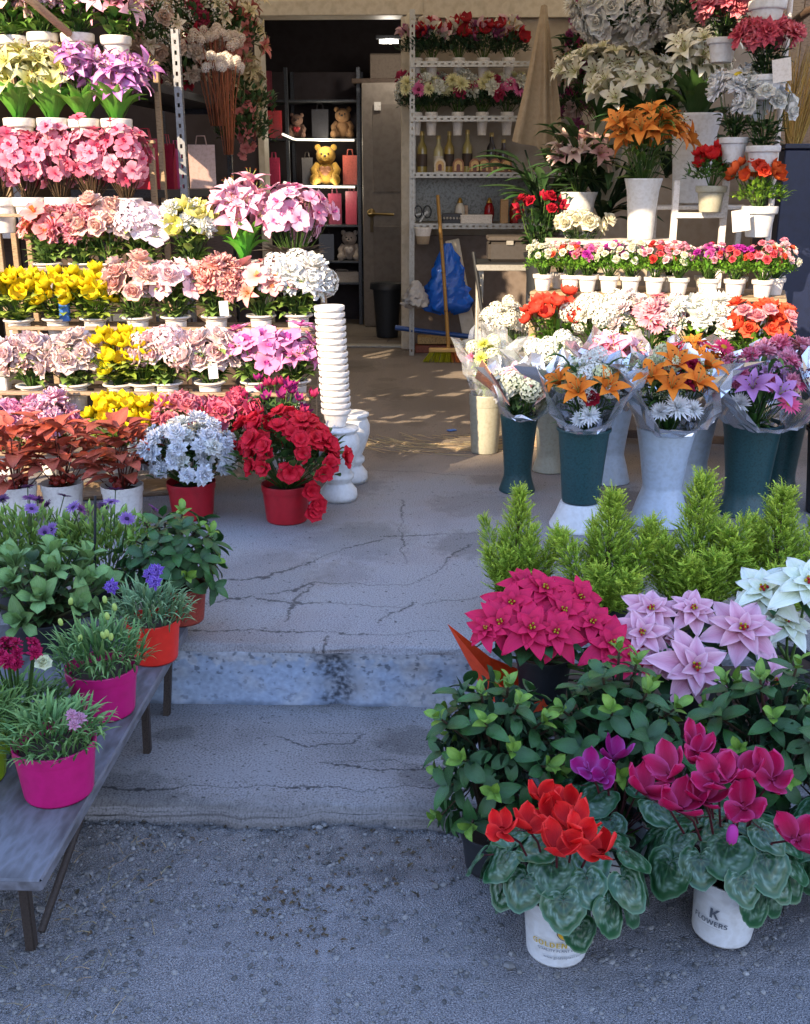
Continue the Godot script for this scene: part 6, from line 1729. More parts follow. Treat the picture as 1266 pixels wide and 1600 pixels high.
		obj("inner_foliage", foliage("bush", "18301c", "2c4c2c", q[4] % 2), M.leaf, t, Transform3D(Basis.from_scale(Vector3(q[1].x * 0.85, 0.34, q[1].z * 0.85)), Vector3(0, 0.13, 0))).set_meta("kind", "stuff")
		shrub(t, Vector3(0, 0.28, 0), q[1] * Vector3(1, 1.2, 1), q[2], 0.064, 0.6, q[4], 8, 1.72)
	cyclamens()

# text bent round a pot
func bent_text(s: String, size: float, r: float, y: float, a0: float, taper := 0.0) -> ArrayMesh:
	var tm := TextMesh.new()
	var f := SystemFont.new()
	f.font_names = PackedStringArray(["Droid Sans"])
	f.font_weight = 700
	tm.font = f
	tm.font_size = 32
	tm.pixel_size = size / 32.0
	tm.depth = 0.0
	tm.curve_step = 2.0
	tm.text = s
	var arr := tm.get_mesh_arrays()
	var b := MB.new()
	var v: PackedVector3Array = arr[Mesh.ARRAY_VERTEX]
	for p in v:
		var rr := r + taper * (y + p.y)
		var a := a0 + p.x / r
		b.vert(Vector3(sin(a) * (rr + 0.0008), y + p.y, cos(a) * (rr + 0.0008)), Color.WHITE)
	var ii: PackedInt32Array = arr[Mesh.ARRAY_INDEX]
	for k in range(0, ii.size(), 3):
		b.tri(ii[k], ii[k + 1], ii[k + 2])
	return b.mesh()

func cyclamens() -> void:
	var red := ["8a0410", "d8141c", ""]
	var C := [
		["white lettered pot of red cyclamen with marbled leaves, standing on the asphalt", Vector3(0.253, -0.272, -1.860), [[Vector3(0.122, 0.144, -1.740), 0.036], [Vector3(0.174, 0.136, -1.760), 0.036], [Vector3(0.222, 0.140, -1.800), 0.042], [Vector3(0.258, 0.148, -1.760), 0.045], [Vector3(0.222, 0.132, -1.700), 0.044], [Vector3(0.266, 0.140, -1.720), 0.04], [Vector3(0.309, 0.116, -1.720), 0.042], [Vector3(0.203, 0.151, -1.840), 0.034], [Vector3(0.261, 0.135, -1.840), 0.036]], ["a80810", "ee1c20", "f44038"], 46, 0.0],
		["white lettered pot of purple red cyclamen, tilted slightly against its neighbour", Vector3(0.617, -0.278, -1.930), [[Vector3(0.413, 0.164, -1.860), 0.045], [Vector3(0.473, 0.185, -1.900), 0.046], [Vector3(0.474, 0.153, -1.820), 0.048], [Vector3(0.535, 0.207, -1.920), 0.042], [Vector3(0.553, 0.192, -1.860), 0.046], [Vector3(0.608, 0.196, -1.880), 0.048], [Vector3(0.602, 0.160, -1.820), 0.046], [Vector3(0.669, 0.190, -1.880), 0.046], [Vector3(0.525, 0.160, -1.840), 0.042], [Vector3(0.702, 0.104, -1.800), 0.045], [Vector3(0.529, 0.214, -1.960), 0.036]], ["8a0430", "c80c50", "cc4c84"], 50, 0.06],
		["purple cyclamen with narrow petals between the red one and the gardenias", Vector3(0.400, -0.260, -2.060), [[Vector3(0.324, 0.122, -2.000), 0.038], [Vector3(0.384, 0.131, -2.040), 0.04], [Vector3(0.356, 0.119, -1.980), 0.034]], ["8a0c58", "b81878", "b858a8"], 26, 0.0],
		["cyclamen at the picture's edge, only its marbled leaves in view", Vector3(0.918, -0.217, -1.980), [[Vector3(0.860, 0.106, -1.950), 0.04]], ["8a0430", "c80c50", "cc4c84"], 34, 0.0]]
	for q in C:
		var base: Vector3 = q[1]
		base.y = -0.242
		var t := thing("cyclamen", q[0], "cyclamen", base)
		var lean := Basis(Vector3(0, 0, 1), -q[5])
		var pot := potted(t, "nursery", 0.076, 0.15, M.white2, Transform3D(lean, Vector3.ZERO))
		rng.seed = hash(q[0])
		var n: int = int(q[4] * 0.8)
		var sm := MB.new()
		for i in n:
			var a := i * 2.39996
			var u := (i + 0.5) / n
			var e := acos(1.0 - 1.42 * u)
			var d := Vector3(sin(e) * cos(a), cos(e), sin(e) * sin(a))
			var p := Vector3(0, 0.195, 0) + d * Vector3(0.17, 0.1, 0.13) * rf(0.8, 1.08)
			if d.z > 0.3 and u > 0.55 and d.x < 0.45 and d.x > -0.75 and i % 4 != 0:
				continue
			var yaw := atan2(d.x, d.z) + rf(-0.5, 0.5)
			var tilt := clampf(e * 0.75, 0.1, 1.35) + rf(-0.2, 0.15)
			obj("leaf", leaf_mesh("cyclamen", i % 4), M.glossleaf, t, Transform3D(Basis(Vector3.UP, yaw) * Basis(Vector3.RIGHT, tilt) * Basis.from_scale(Vector3.ONE * rf(0.05, 0.074)), p))
			sm.tube([Vector3(0, 0.13, 0), Vector3(p.x * 0.5, p.y + 0.01, p.z * 0.5), p], 0.0022, 0.002, 4, L("6a3c3c"))
		var k := 0
		for s in q[2]:
			var p: Vector3 = s[0] - base
			var col: Array = q[3]
			obj("flower", flower("cyclamen", col[0], col[1], k % 3, col[2]), M.petal, t, Transform3D(facing(Vector3(rf(-0.35, 0.35), 1.0, rf(0.0, 0.6)), rf(0, 6), s[1] * 0.95), p - Vector3(0, s[1] * 0.5, 0)))
			sm.tube([Vector3(p.x * 0.15, 0.13, p.z * 0.15), Vector3(p.x * 0.7, p.y * 0.8, p.z * 0.6), p - Vector3(0, s[1] * 0.55, 0)], 0.0028, 0.0024, 5, L("5a2028"))
			k += 1
		if q[4] == 50:
			obj("bud", flower("bud", "c83c9c", "c03c98", 0), M.petal, t, Transform3D(Basis.from_scale(Vector3(0.022, 0.024, 0.022)), Vector3(0.571, 0.081, -1.780) - base))
		obj("stems", sm.mesh(), M.leaf, t)
		if q[4] == 46:
			obj("leaf", leaf_mesh("cyclamen", 1), M.glossleaf, t, Transform3D(Basis(Vector3.UP, 0.35) * Basis(Vector3.RIGHT, 1.3) * Basis.from_scale(Vector3.ONE * 0.05), Vector3(0.284, -0.099, -1.745) - base))
			var gold := mt("b89a2c", 0.4)
			var grey := mt("6a7078", 0.5)
			obj("lettering", bent_text("GOLDEN PLANT", 0.0175, 0.068, 0.066, 0.1, 0.07), gold, pot)
			obj("lettering", bent_text("QUALITY PLANT GROWERS", 0.0085, 0.068, 0.052, 0.1, 0.07), grey, pot)
			obj("lettering", bent_text("www.goldenplant.com", 0.0075, 0.068, 0.034, 0.1, 0.07), grey, pot)
			# crescent emblem
			for w in [[0.019, 0.0125, 0.0, "d8a828", 0.0012], [0.021, 0.0195, 0.0, "2c2c30", 0.0016], [0.0115, 0.0095, 0.002, "2c2c30", 0.002]]:
				var b := MB.new()
				for i in 25:
					var a := TAU * (0.1 + 0.8 * i / 24.0)
					for kk in 2:
						var rr: float = w[kk]
						var xx: float = cos(a) * rr + (w[2] if kk == 1 else 0.0)
						var yy := 0.1 + sin(a) * rr
						var an: float = 0.16 + xx / 0.07
						var pr: float = 0.068 + 0.07 * yy + w[4]
						b.vert(Vector3(sin(an) * pr, yy, cos(an) * pr), Color.WHITE)
				for i in 24:
					b.quad(i * 2, i * 2 + 1, i * 2 + 3, i * 2 + 2)
				obj("emblem", b.mesh(), mt(w[3], 0.4), pot)
		elif q[4] == 50:
			var dk := mt("50565e", 0.5)
			obj("lettering", bent_text("K", 0.034, 0.068, 0.086, -0.62, 0.07), dk, pot)
			obj("lettering", bent_text("FLOWERS", 0.0165, 0.068, 0.062, -0.72, 0.07), dk, pot)
			obj("lettering", bent_text("________________", 0.006, 0.068, 0.054, -0.66, 0.07), dk, pot)

# ---------------------------------------------------------------- metal shelves right of the door
func shop_shelves() -> void:
	var rk := thing("wall_shelves", "cream slotted steel shelf unit on the wall beside the door", "shelf unit")
	var up := slotted(2.5)
	for x in [-0.27, 0.95]:
		for z in [-8.3, -8.64]:
			obj("upright", up, M.galv, rk, Transform3D(Basis(Vector3.UP, 0.0 if x < 0 else PI / 2), Vector3(x, 0, z)))
	for y in [2.15, 1.776]:
		for q in [[0.05, -8.315], [0.19, -8.555]]:
			obj("shelf", bx(Vector3(1.22, 0.006, q[0]), Vector3(0.34, y - 0.004, q[1]), Color.WHITE, 0.001), M.galv, rk)
		obj("shelf_edge", slotted(1.22), M.galv, rk, Transform3D(Basis(Vector3(0, 0, 1), -PI / 2), Vector3(-0.27, y + 0.002, -8.285)))
	for y in [1.379, 1.008]:
		obj("shelf", bx(Vector3(1.22, 0.006, 0.36), Vector3(0.34, y - 0.004, -8.47), Color.WHITE, 0.001), M.galv, rk)
		obj("shelf_edge", slotted(1.22), M.galv, rk, Transform3D(Basis(Vector3(0, -1, 0), Vector3(1, 0, 0), Vector3(0, 0, 1)) if false else Basis(Vector3(0, 0, 1), -PI / 2), Vector3(-0.27, y + 0.002, -8.285)))
	# rows of silk flowers
	rng.seed = 15
	var dk := ["bush", "1c3020", "3c5a3c", 0.15, 0.19]
	var rowA := [["calla", "d8d0b8", "f0ead8"], ["tulip", "8a1420", "b83038"], ["rosebud", "6a2848", "a05880"], ["calla", "c8909c", "e4c4c4"]]
	var rowB := [["mum", "d8d088", "f0ecc0"], ["rose", "8a1838", "c04064"], ["carn", "d8d8c8", "f0f0e4"], ["daisy", "b83c78", "d878a4", "6a1c3c"]]
	var names := ["nearest the door frame", "second from the door frame", "third from the door frame", "in the middle of the shelf", "behind the hanging cloth"]
	for i in 5:
		var x: float = [-0.226, -0.11, 0.087, 0.27, 0.455][i]
		plant("silk_flowers", Vector3(x, 2.02, -8.4), {"pot": ["rim", 0.046, 0.165, "white"], "fol": dk, "n": 19, "R": Vector3(0.145, 0.12, 0.1), "cy": 0.16, "fs": 0.052, "fl": rowA}, "silk callas and dark tulips on the top shelf, %s" % names[i], "silk flowers", "silk flowers on the metal shelves")
		plant("silk_flowers", Vector3(x, 1.646, -8.4), {"pot": ["rim", 0.046, 0.165, "white"], "fol": dk, "n": 22, "R": Vector3(0.15, 0.13, 0.12), "cy": 0.14, "fs": 0.062, "fl": rowB, "up": 0.0}, "silk chrysanthemums and crimson roses on the second shelf, %s" % names[i], "silk flowers", "silk flowers on the metal shelves")
	# bottles and small arched icons
	var B := [[660, "8a7a34", 0.3, "olive oil bottle with a dark label, nearest the door frame"], [687, "b4aa78", 0.27, "short clear bottle on the bottle shelf, second from the door frame"], [705, "9a8234", 0.3, "golden oil bottle between the short clear and the tallest bottle"], [735, "a89a58", 0.31, "tallest golden bottle, behind the arched icons"], [775, "241c20", 0.29, "black bottle on the bottle shelf beside the cloth"], [795, "3a2a2c", 0.24, "short dark bottle beside the black one"]]
	for q in B:
		var t := thing("bottle", q[3], "bottle", T(onx(q[0], 262), 1.382, -8.53).origin)
		var h: float = q[2]
		var pr := [Vector2(0, 0), Vector2(0.036, 0), Vector2(0.038, 0.006), Vector2(0.038, h * 0.55), Vector2(0.034, h * 0.63), Vector2(0.016, h * 0.75), Vector2(0.014, h * 0.92), Vector2(0.015, h * 0.94), Vector2(0, h * 0.94)]
		pr.reverse()
		var m := mt(q[1], 0.12)
		m.clearcoat_enabled = true
		obj("glass", turned(pr, 18), m, t)
		obj("label", turned([Vector2(0.0388, h * 0.45), Vector2(0.0388, h * 0.15)], 18), mt("4a3a30" if q[0] != 687 else "d8d0c0", 0.6, 0.0, 2, 20.0), t)
		obj("cap", turned([Vector2(0, h), Vector2(0.016, h), Vector2(0.017, h * 0.93), Vector2(0.017, h * 0.9)], 14), mt("c8b070", 0.4, 0.4), t)
	for q in [[690, "pale cream"], [720, "first wooden"], [747, "second wooden"], [762, "small grey"], [780, "red brown"], [798, "outermost brown"]]:
		var t := thing("arched_icon", "small arched picture in a %s frame standing before the bottles" % q[1], "icon", Vector3(onx(q[0], 265), 1.382, -8.33), 0.0, "arched pictures on the bottle shelf")
		for w in [[0.042, 0.1, 0.0, "8a5a34" if q[0] > 700 else "c8bca4", 0.014], [0.03, 0.085, 0.0078, "c8a468", 0.003], [0.014, 0.06, 0.0098, "6a3a30", 0.002]]:
			var b := MB.new()
			var pts := [Vector3(-w[0], 0.012 if w[2] > 0 else 0.0, 0), Vector3(w[0], 0.012 if w[2] > 0 else 0.0, 0)]
			for i in 11:
				var a := PI * i / 10.0
				pts.append(Vector3(cos(a) * w[0], w[1] - w[0] + sin(a) * w[0], 0))
			var back := []
			for p in pts:
				back.append(p + Vector3(0, 0, -w[4]))
			pts.reverse()
			b.face(pts, Color.WHITE)
			pts.reverse()
			for i in pts.size():
				var j := (i + 1) % pts.size()
				b.face([pts[i], pts[j], back[j], back[i]], Color.WHITE)
			obj(["frame", "ground", "figure"][0 if w[2] == 0.0 else 1 if w[2] < 0.009 else 2], b.mesh(), mt(w[3], 0.5, 0.0, 1, 8.0), t, T(0, 0, w[2]))
	# scissors shelf
	var sc := thing("scissors", "pair of scissors with black loop handles lying on the lower shelf", "scissors", Vector3(onx(662, 345), 1.02, -8.36))
	for s in [-1, 1]:
		var lp := []
		for i in 13:
			var a := TAU * i / 12.0
			lp.append(Vector3(s * 0.035 + cos(a) * 0.03, 0.075 + sin(a) * 0.045, 0.0))
		obj("handle", rod(lp, 0.006), M.dark, sc)
		obj("blade", bx(Vector3(0.012, 0.1, 0.003), Vector3(s * 0.012, -0.0 + 0.0, 0.003 * s), Color.WHITE, 0.0, Vector3(0, 0, s * 0.4)), M.galv, sc, T(0.0, 0.05, 0.0, 0, 0, -1.0))
	var bits := [["ribbon_rack", 711, Vector3(0.15, 0.075, 0.1), "303034", "black rack of ribbon rolls on the lower shelf"], ["card_box", 751, Vector3(0.24, 0.055, 0.12), "d8d2c8", "long white carton at the lower shelf's edge"], ["small_box", 730, Vector3(0.07, 0.12, 0.06), "b89a7c", "tan box standing on the lower shelf behind the carton"], ["tin", 797, Vector3(0.06, 0.17, 0.06), "a88458", "tan and black tin on the lower shelf beside the red lantern"]]
	for q in bits:
		var t := thing(q[0], q[4], "box", Vector3(onx(q[1], 345), 1.009, -8.36 if q[1] != 730 else -8.5))
		var s: Vector3 = q[2]
		obj("body", bx(s, Vector3(0, s.y / 2, 0), Color.WHITE, 0.004), mt(q[3], 0.5, 0.0, 1, 8.0), t)
		if q[0] == "ribbon_rack":
			for i in 6:
				obj("roll", rod([Vector3(-0.062 + i * 0.025, 0.04, 0.049), Vector3(-0.062 + i * 0.025, 0.041, 0.058)], 0.009, 0.009, 10), M.galv, t)
		else:
			obj("lid", bx(Vector3(s.x * 1.02, 0.012, s.z * 1.02), Vector3(0, s.y + 0.004, 0), Color.WHITE, 0.002), mt(q[3], 0.4, 0.0, 1, 8.0), t)
	for q in [[773, "8a1018", "red glass lantern on the lower shelf"], [724, "c8c0b0", "white candle glass on the lower shelf"], [815, "9a2a24", "red brown candle lantern behind the roses"]]:
		var t := thing("candle_lantern", q[2], "lantern", Vector3(onx(q[0], 335), 1.009, -8.45))
		obj("glass", turned([Vector2(0, 0.15), Vector2(0.02, 0.15), Vector2(0.036, 0.12), Vector2(0.04, 0.07), Vector2(0.03, 0.02), Vector2(0.036, 0.0), Vector2(0, 0)], 14), mt(q[1], 0.2), t)
		obj("cap", turned([Vector2(0, 0.19), Vector2(0.012, 0.185), Vector2(0.024, 0.15)], 12), mt("a88844", 0.3, 0.6), t)
	# dark board at the back of the two lower bays
	tag(obj("back_panel", bx(Vector3(1.16, 0.36, 0.012), Vector3(0.34, 1.195, -8.67), Color.WHITE, 0.002), mt("77776f", 0.35, 0.2, 2, 2.0)), "greyish mirror-like panel behind the lower shelf's small things", "panel")
	tag(obj("counter_front", bx(Vector3(1.2, 0.9, 0.04), Vector3(0.36, 0.46, -8.62), Color.WHITE, 0.003), mt("6c6058", 0.7, 0.0, 1, 1.5)), "brown grey board closing the space below the metal shelves", "board")
	# cup on a hook
	var hc := thing("hanging_cup", "two-tone white and tan cup hung on the shelf upright", "cup", Vector3(onx(663, 385), 0.86, -8.27))
	obj("cup", turned([Vector2(0.05, 0.12), Vector2(0.066, 0.125), Vector2(0.066, 0.115), Vector2(0.055, 0.06)], 18), M.white, hc)
	obj("base", turned([Vector2(0.055, 0.06), Vector2(0.045, 0.0), Vector2(0, 0)], 18), M.cloth, hc)
	# the cloth
	var cl := MB.new()
	for i in 19:
		for j in 15:
			var t := i / 18.0
			var s := j / 14.0 * 2.0 - 1.0
			var w := lerpf(0.02, 0.155, pow(t, 1.15))
			var x := s * w + 0.02 * t - (0.05 * t if s < -0.4 else 0.0)
			var z := 0.045 * sin(s * 7.0 + 0.6) * smoothstep(0.0, 0.5, t) * (0.4 + 0.6 * (1.0 - absf(s))) + 0.02 * cos(s * 3.0 + t * 3.0)
			var y := -t * 0.84 - (0.13 * maxf(0.0, s + 0.35) * smoothstep(0.6, 1.0, t)) + 0.05 * maxf(0.0, -s - 0.6) * t
			cl.vert(Vector3(x, y, z), Color.WHITE)
	for i in 18:
		for j in 14:
			var q := i * 15 + j
			cl.quad(q, q + 1, q + 16, q + 15)
	tag(obj("hanging_cloth", cl.mesh(), M.cloth, self, Transform3D(Basis(), Vector3(0.621, 2.391, -7.400))), "beige cloth hung by one corner in front of the metal shelves", "cloth")

func onx(px: float, py: float) -> float:
	# across the shelf unit's front, 1 photo pixel is about 4.6 mm at that distance
	return -0.309 + (px - 632.0) * 0.004607

# ---------------------------------------------------------------- inside the shop
func bear(at: Vector3, s: float, hex: String, label: String, heart := "") -> void:
	var t := thing("teddy_bear", label, "teddy bear", at)
	var m: StandardMaterial3D = M.plush.duplicate()
	m.albedo_color = Color.html(hex)
	m.albedo_texture = grain_tex
	m.uv1_triplanar = true
	m.uv1_scale = Vector3.ONE * 12.0
	var body := MB.new()
	body.ball(Vector3(0.3, 0.34, 0.27) * s, T(0, 0.34 * s, 0), Color.WHITE, 14, 9)
	obj("body", body.mesh(), m, t)
	var h := MB.new()
	h.ball(Vector3(0.3, 0.27, 0.26) * s, T(0, 0.83 * s, 0.03 * s), Color.WHITE, 14, 9)
	var hd := obj("head", h.mesh(), m, t)
	var mu := MB.new()
	mu.ball(Vector3(0.13, 0.1, 0.1) * s, T(0, 0.77 * s, 0.26 * s), Color.WHITE, 10, 6)
	obj("muzzle", mu.mesh(), m, hd)
	for x in [-1, 1]:
		var e := MB.new()
		e.ball(Vector3(0.1, 0.1, 0.05) * s, T(x * 0.24 * s, 1.06 * s, 0), Color.WHITE, 10, 6)
		obj("ear", e.mesh(), m, hd)
		var ey := MB.new()
		ey.ball(Vector3.ONE * 0.03 * s, T(x * 0.1 * s, 0.88 * s, 0.27 * s), Color.WHITE, 6, 4)
		obj("eye", ey.mesh(), M.dark, hd)
		var ar := MB.new()
		ar.tube([Vector3(x * 0.24, 0.58, 0.05) * s, Vector3(x * 0.36, 0.42, 0.14) * s, Vector3(x * 0.3, 0.26, 0.24) * s], 0.1 * s, 0.11 * s, 8, Color.WHITE)
		ar.ball(Vector3.ONE * 0.11 * s, T(x * 0.3 * s, 0.25 * s, 0.25 * s), Color.WHITE, 8, 5)
		obj("arm", ar.mesh(), m, t)
		var lg := MB.new()
		lg.tube([Vector3(x * 0.2, 0.16, 0.08) * s, Vector3(x * 0.32, 0.12, 0.36) * s], 0.13 * s, 0.12 * s, 9, Color.WHITE)
		lg.ball(Vector3(0.13, 0.16, 0.1) * s, T(x * 0.33 * s, 0.14 * s, 0.38 * s), Color.WHITE, 10, 6)
		obj("leg", lg.mesh(), m, t)
	var no := MB.new()
	no.ball(Vector3(0.045, 0.035, 0.03) * s, T(0, 0.82 * s, 0.355 * s), Color.WHITE, 8, 4)
	obj("nose", no.mesh(), M.dark, hd)
	if heart:
		var b := MB.new()
		b.ball(Vector3(0.1, 0.09, 0.05) * s, T(-0.08 * s, 0.44 * s, 0.3 * s), Color.WHITE, 8, 5)
		b.ball(Vector3(0.1, 0.09, 0.05) * s, T(0.08 * s, 0.44 * s, 0.3 * s), Color.WHITE, 8, 5)
		b.ball(Vector3(0.12, 0.12, 0.045) * s, T(0, 0.37 * s, 0.3 * s, 0, 0, 0.785), Color.WHITE, 8, 5)
		obj("heart", b.mesh(), mt(heart, 0.7), t)

func shop_inside() -> void:
	var z := -10.2
	var rk := thing("gift_shelves", "dark shelf unit of plush toys and gift boxes inside the shop", "shelf unit")
	for x in [-1.781, -1.456, -0.798]:
		obj("upright", bx(Vector3(0.035, 2.3, 0.03), Vector3(x, 1.15, z), Color.WHITE, 0.003), M.steel, rk)
		obj("upright", bx(Vector3(0.035, 2.3, 0.03), Vector3(x, 1.15, z - 0.4), Color.WHITE, 0.003), M.steel, rk)
	var x0: float = -1.781
	var x2: float = -1.456
	var x1: float = -0.798
	var lv := [2.03, 1.7, 1.29, 0.93, 0.6, 0.4]
	for i in lv.size():
		obj("shelf", bx(Vector3(x1 - x0, 0.02, 0.42), Vector3((x0 + x1) / 2, lv[i] - 0.012, z - 0.2), Color.WHITE, 0.002), M.steel, rk)
	obj("back", bx(Vector3(x1 - x0, 2.3, 0.015), Vector3((x0 + x1) / 2, 1.15, z - 0.44), Color.WHITE, 0.002), M.darkwall, rk)
	# lit strips on two shelf fronts
	var glow := mt("f2efe6", 0.4)
	glow.emission_enabled = true
	glow.emission = Color(1.0, 0.96, 0.88)
	glow.emission_energy_multiplier = 0.55
	for q in [[1.69, "white light strip on the front of the shelf under the pale bear"], [1.28, "white light strip on the front of the shelf under the yellow bear"]]:
		var b := MB.new()
		b.tube([Vector3(x2, q[0] + 0.03, z + 0.3), Vector3(x2 + 0.06, q[0], z + 0.05), Vector3(x2 + 0.09, q[0] - 0.005, z + 0.035), Vector3(x1 - 0.04, q[0] - 0.012, z + 0.035)], 0.011, 0.011, 6, Color.WHITE)
		tag(obj("light_strip", b.mesh(), glow), q[1], "light strip")
		var l := OmniLight3D.new()
		l.name = "strip_lamp"
		l.position = Vector3((x2 + x1) / 2, q[0] - 0.03, z + 0.09)
		l.light_energy = 0.05
		l.light_color = Color(1.0, 0.95, 0.85)
		l.light_size = 0.05
		l.omni_range = 4.0
		l.omni_attenuation = 2.0
		l.shadow_enabled = true
		add_child(l, true)
	bear(Vector3((-0.957), 1.7, -10.35), 0.24, "a8805a", "tan teddy bear on the upper gift shelf above the yellow bear", "")
	bear(Vector3(-1.114, 1.29, -10.28), 0.31, "b48c3a", "yellow teddy bear holding a heart on the middle gift shelf", "8a5a3c")
	bear(Vector3(-0.908, 0.6, -10.3), 0.24, "b8aaa0", "greyish white teddy bear holding a heart on the low gift shelf", "c8bcb4")
	bear(Vector3(-1.377, 1.7, -10.3), 0.19, "8a6a5c", "small brown plush bear beside the shelf upright", "a83038")
	var G := [[410, 1.98, 0.17, 0.3, "9a3a48", "dusky red gift bag high on the upper shelf"], [421, 1.7, 0.2, 0.24, "c8141c", "bright red gift bag with ribbon on the upper shelf"], [424, 1.29, 0.1, 0.24, "d8486c", "pink gift box bag on the middle shelf beside the upright"], [546, 1.29, 0.13, 0.26, "d86a58", "coral gift bag tied with dark ribbon beside the yellow bear"], [477, 1.29, 0.1, 0.24, "4a4440", "dark gift bag beside the yellow bear's paw"], [500, 1.7, 0.15, 0.25, "3a3a40", "shiny black gift bag next to the tan bear"], [440, 0.93, 0.17, 0.22, "6a2c34", "maroon gift bag on the fourth shelf"], [520, 0.93, 0.12, 0.28, "8a3048", "wine red gift bag on the fourth shelf"], [548, 0.93, 0.11, 0.3, "b0485c", "rose gift bag at the fourth shelf's end"], [505, 0.6, 0.14, 0.24, "3a3438", "black gift bag beside the greyish white bear"], [412, 0.93, 0.1, 0.22, "5a2430", "dark maroon gift bag by the outer upright"], [530, 0.4, 0.3, 0.09, "b0a498", "flat grey parcel on the lowest shelf"]]
	for q in G:
		var px: float = q[0]
		gift_bag(Vector3(-1.452 + (px - 450.0) * 0.00585, q[1], -10.3), q[2], q[3], q[4], q[5])
	# white inner door standing ajar
	var d := thing("inner_door", "cream inner door with a brass lever and a long key", "door", Vector3(-0.754, 0, -10.05), -0.12)
	var lf := obj("leaf", bx(Vector3(0.5, 2.15, 0.045), Vector3(0.25, 1.08, 0), Color.WHITE, 0.006), mt("80766c", 0.5, 0.0, 1, 1.5), d)
	for y in [0.55, 1.6]:
		obj("panel", bx(Vector3(0.34, 0.75, 0.012), Vector3(0.27, y, 0.025), Color.WHITE, 0.005), mt("746a60", 0.5, 0.0, 1, 1.5), lf)
	obj("handle", rod([Vector3(0.07, 1.03, 0.06), Vector3(0.1, 1.035, 0.075), Vector3(0.3, 1.03, 0.075)], 0.012), mt("8a7448", 0.35, 0.7), lf)
	obj("rosette", turned([Vector2(0, 0.02), Vector2(0.035, 0.016), Vector2(0.04, 0)], 14), mt("8a7448", 0.35, 0.7), lf, Transform3D(Basis(Vector3.RIGHT, PI / 2), Vector3(0.08, 1.04, 0.024)))
	obj("escutcheon", bx(Vector3(0.03, 0.14, 0.008), Vector3(0.085, 0.94, 0.027), Color.WHITE, 0.002), mt("5a4c34", 0.4, 0.6), lf)
	tag(obj("notice", bx(Vector3(0.06, 0.07, 0.004), Vector3.ZERO, Color.WHITE, 0.001), M.white, self, Transform3D(Basis(), Vector3(-0.611, 1.957, -9.980))), "small pale notice fixed high on the inner door", "notice")
	var bxs := thing("carton", "dark brown carton on the ledge above the inner door", "box", Vector3(-0.576, 2.2, -10.3))
	obj("body", bx(Vector3(0.34, 0.2, 0.3), Vector3(0.06, 0.1, 0), Color.WHITE, 0.004), mt("5e5248", 0.8, 0.0, 1, 4.0), bxs)
	obj("flap", bx(Vector3(0.34, 0.006, 0.14), Vector3(0.06, 0.205, 0.07), Color.WHITE, 0.001), mt("564a40", 0.8, 0.0, 1, 4.0), bxs)
	tag(obj("ledge", bx(Vector3(0.8, 0.035, 0.4), Vector3(-0.45, 2.18, -10.3), Color.WHITE, 0.003), M.darkwood), "dark ledge above the inner door", "shelf")
	# lit tube lamp
	var tl := thing("tube_lamp", "short lit tube lamp fixed high inside the shop", "lamp", Vector3(-0.508, 2.440, -9.600))
	var gl: StandardMaterial3D = glow.duplicate()
	gl.emission_energy_multiplier = 1.6
	obj("tube", rod([Vector3(-0.06, 0, 0), Vector3(0.1, 0, 0)], 0.016, 0.016, 10), gl, tl)
	obj("housing", bx(Vector3(0.22, 0.03, 0.05), Vector3(0.02, 0.033, 0), Color.WHITE, 0.003), M.steel, tl)
	var ol := OmniLight3D.new()
	ol.name = "tube_lamp_light"
	ol.position = tl.position + Vector3(0.02, -0.05, 0)
	ol.light_energy = 0.14
	ol.light_color = Color(1.0, 0.96, 0.9)
	ol.light_size = 0.06
	ol.omni_range = 6.0
	ol.omni_attenuation = 2.0
	ol.shadow_enabled = true
	add_child(ol)
	var bn := thing("waste_bin", "black waste bin in the corner behind the door frame", "bin", Vector3(-0.5, 0, -9.35))
	obj("bin", pot_mesh("bucket", 0.13, 0.46), M.dark, bn)
	obj("bag_edge", turned([Vector2(0.13, 0.46), Vector2(0.146, 0.472), Vector2(0.15, 0.42)], 22, Color.WHITE, 0.02), M.dark, bn)

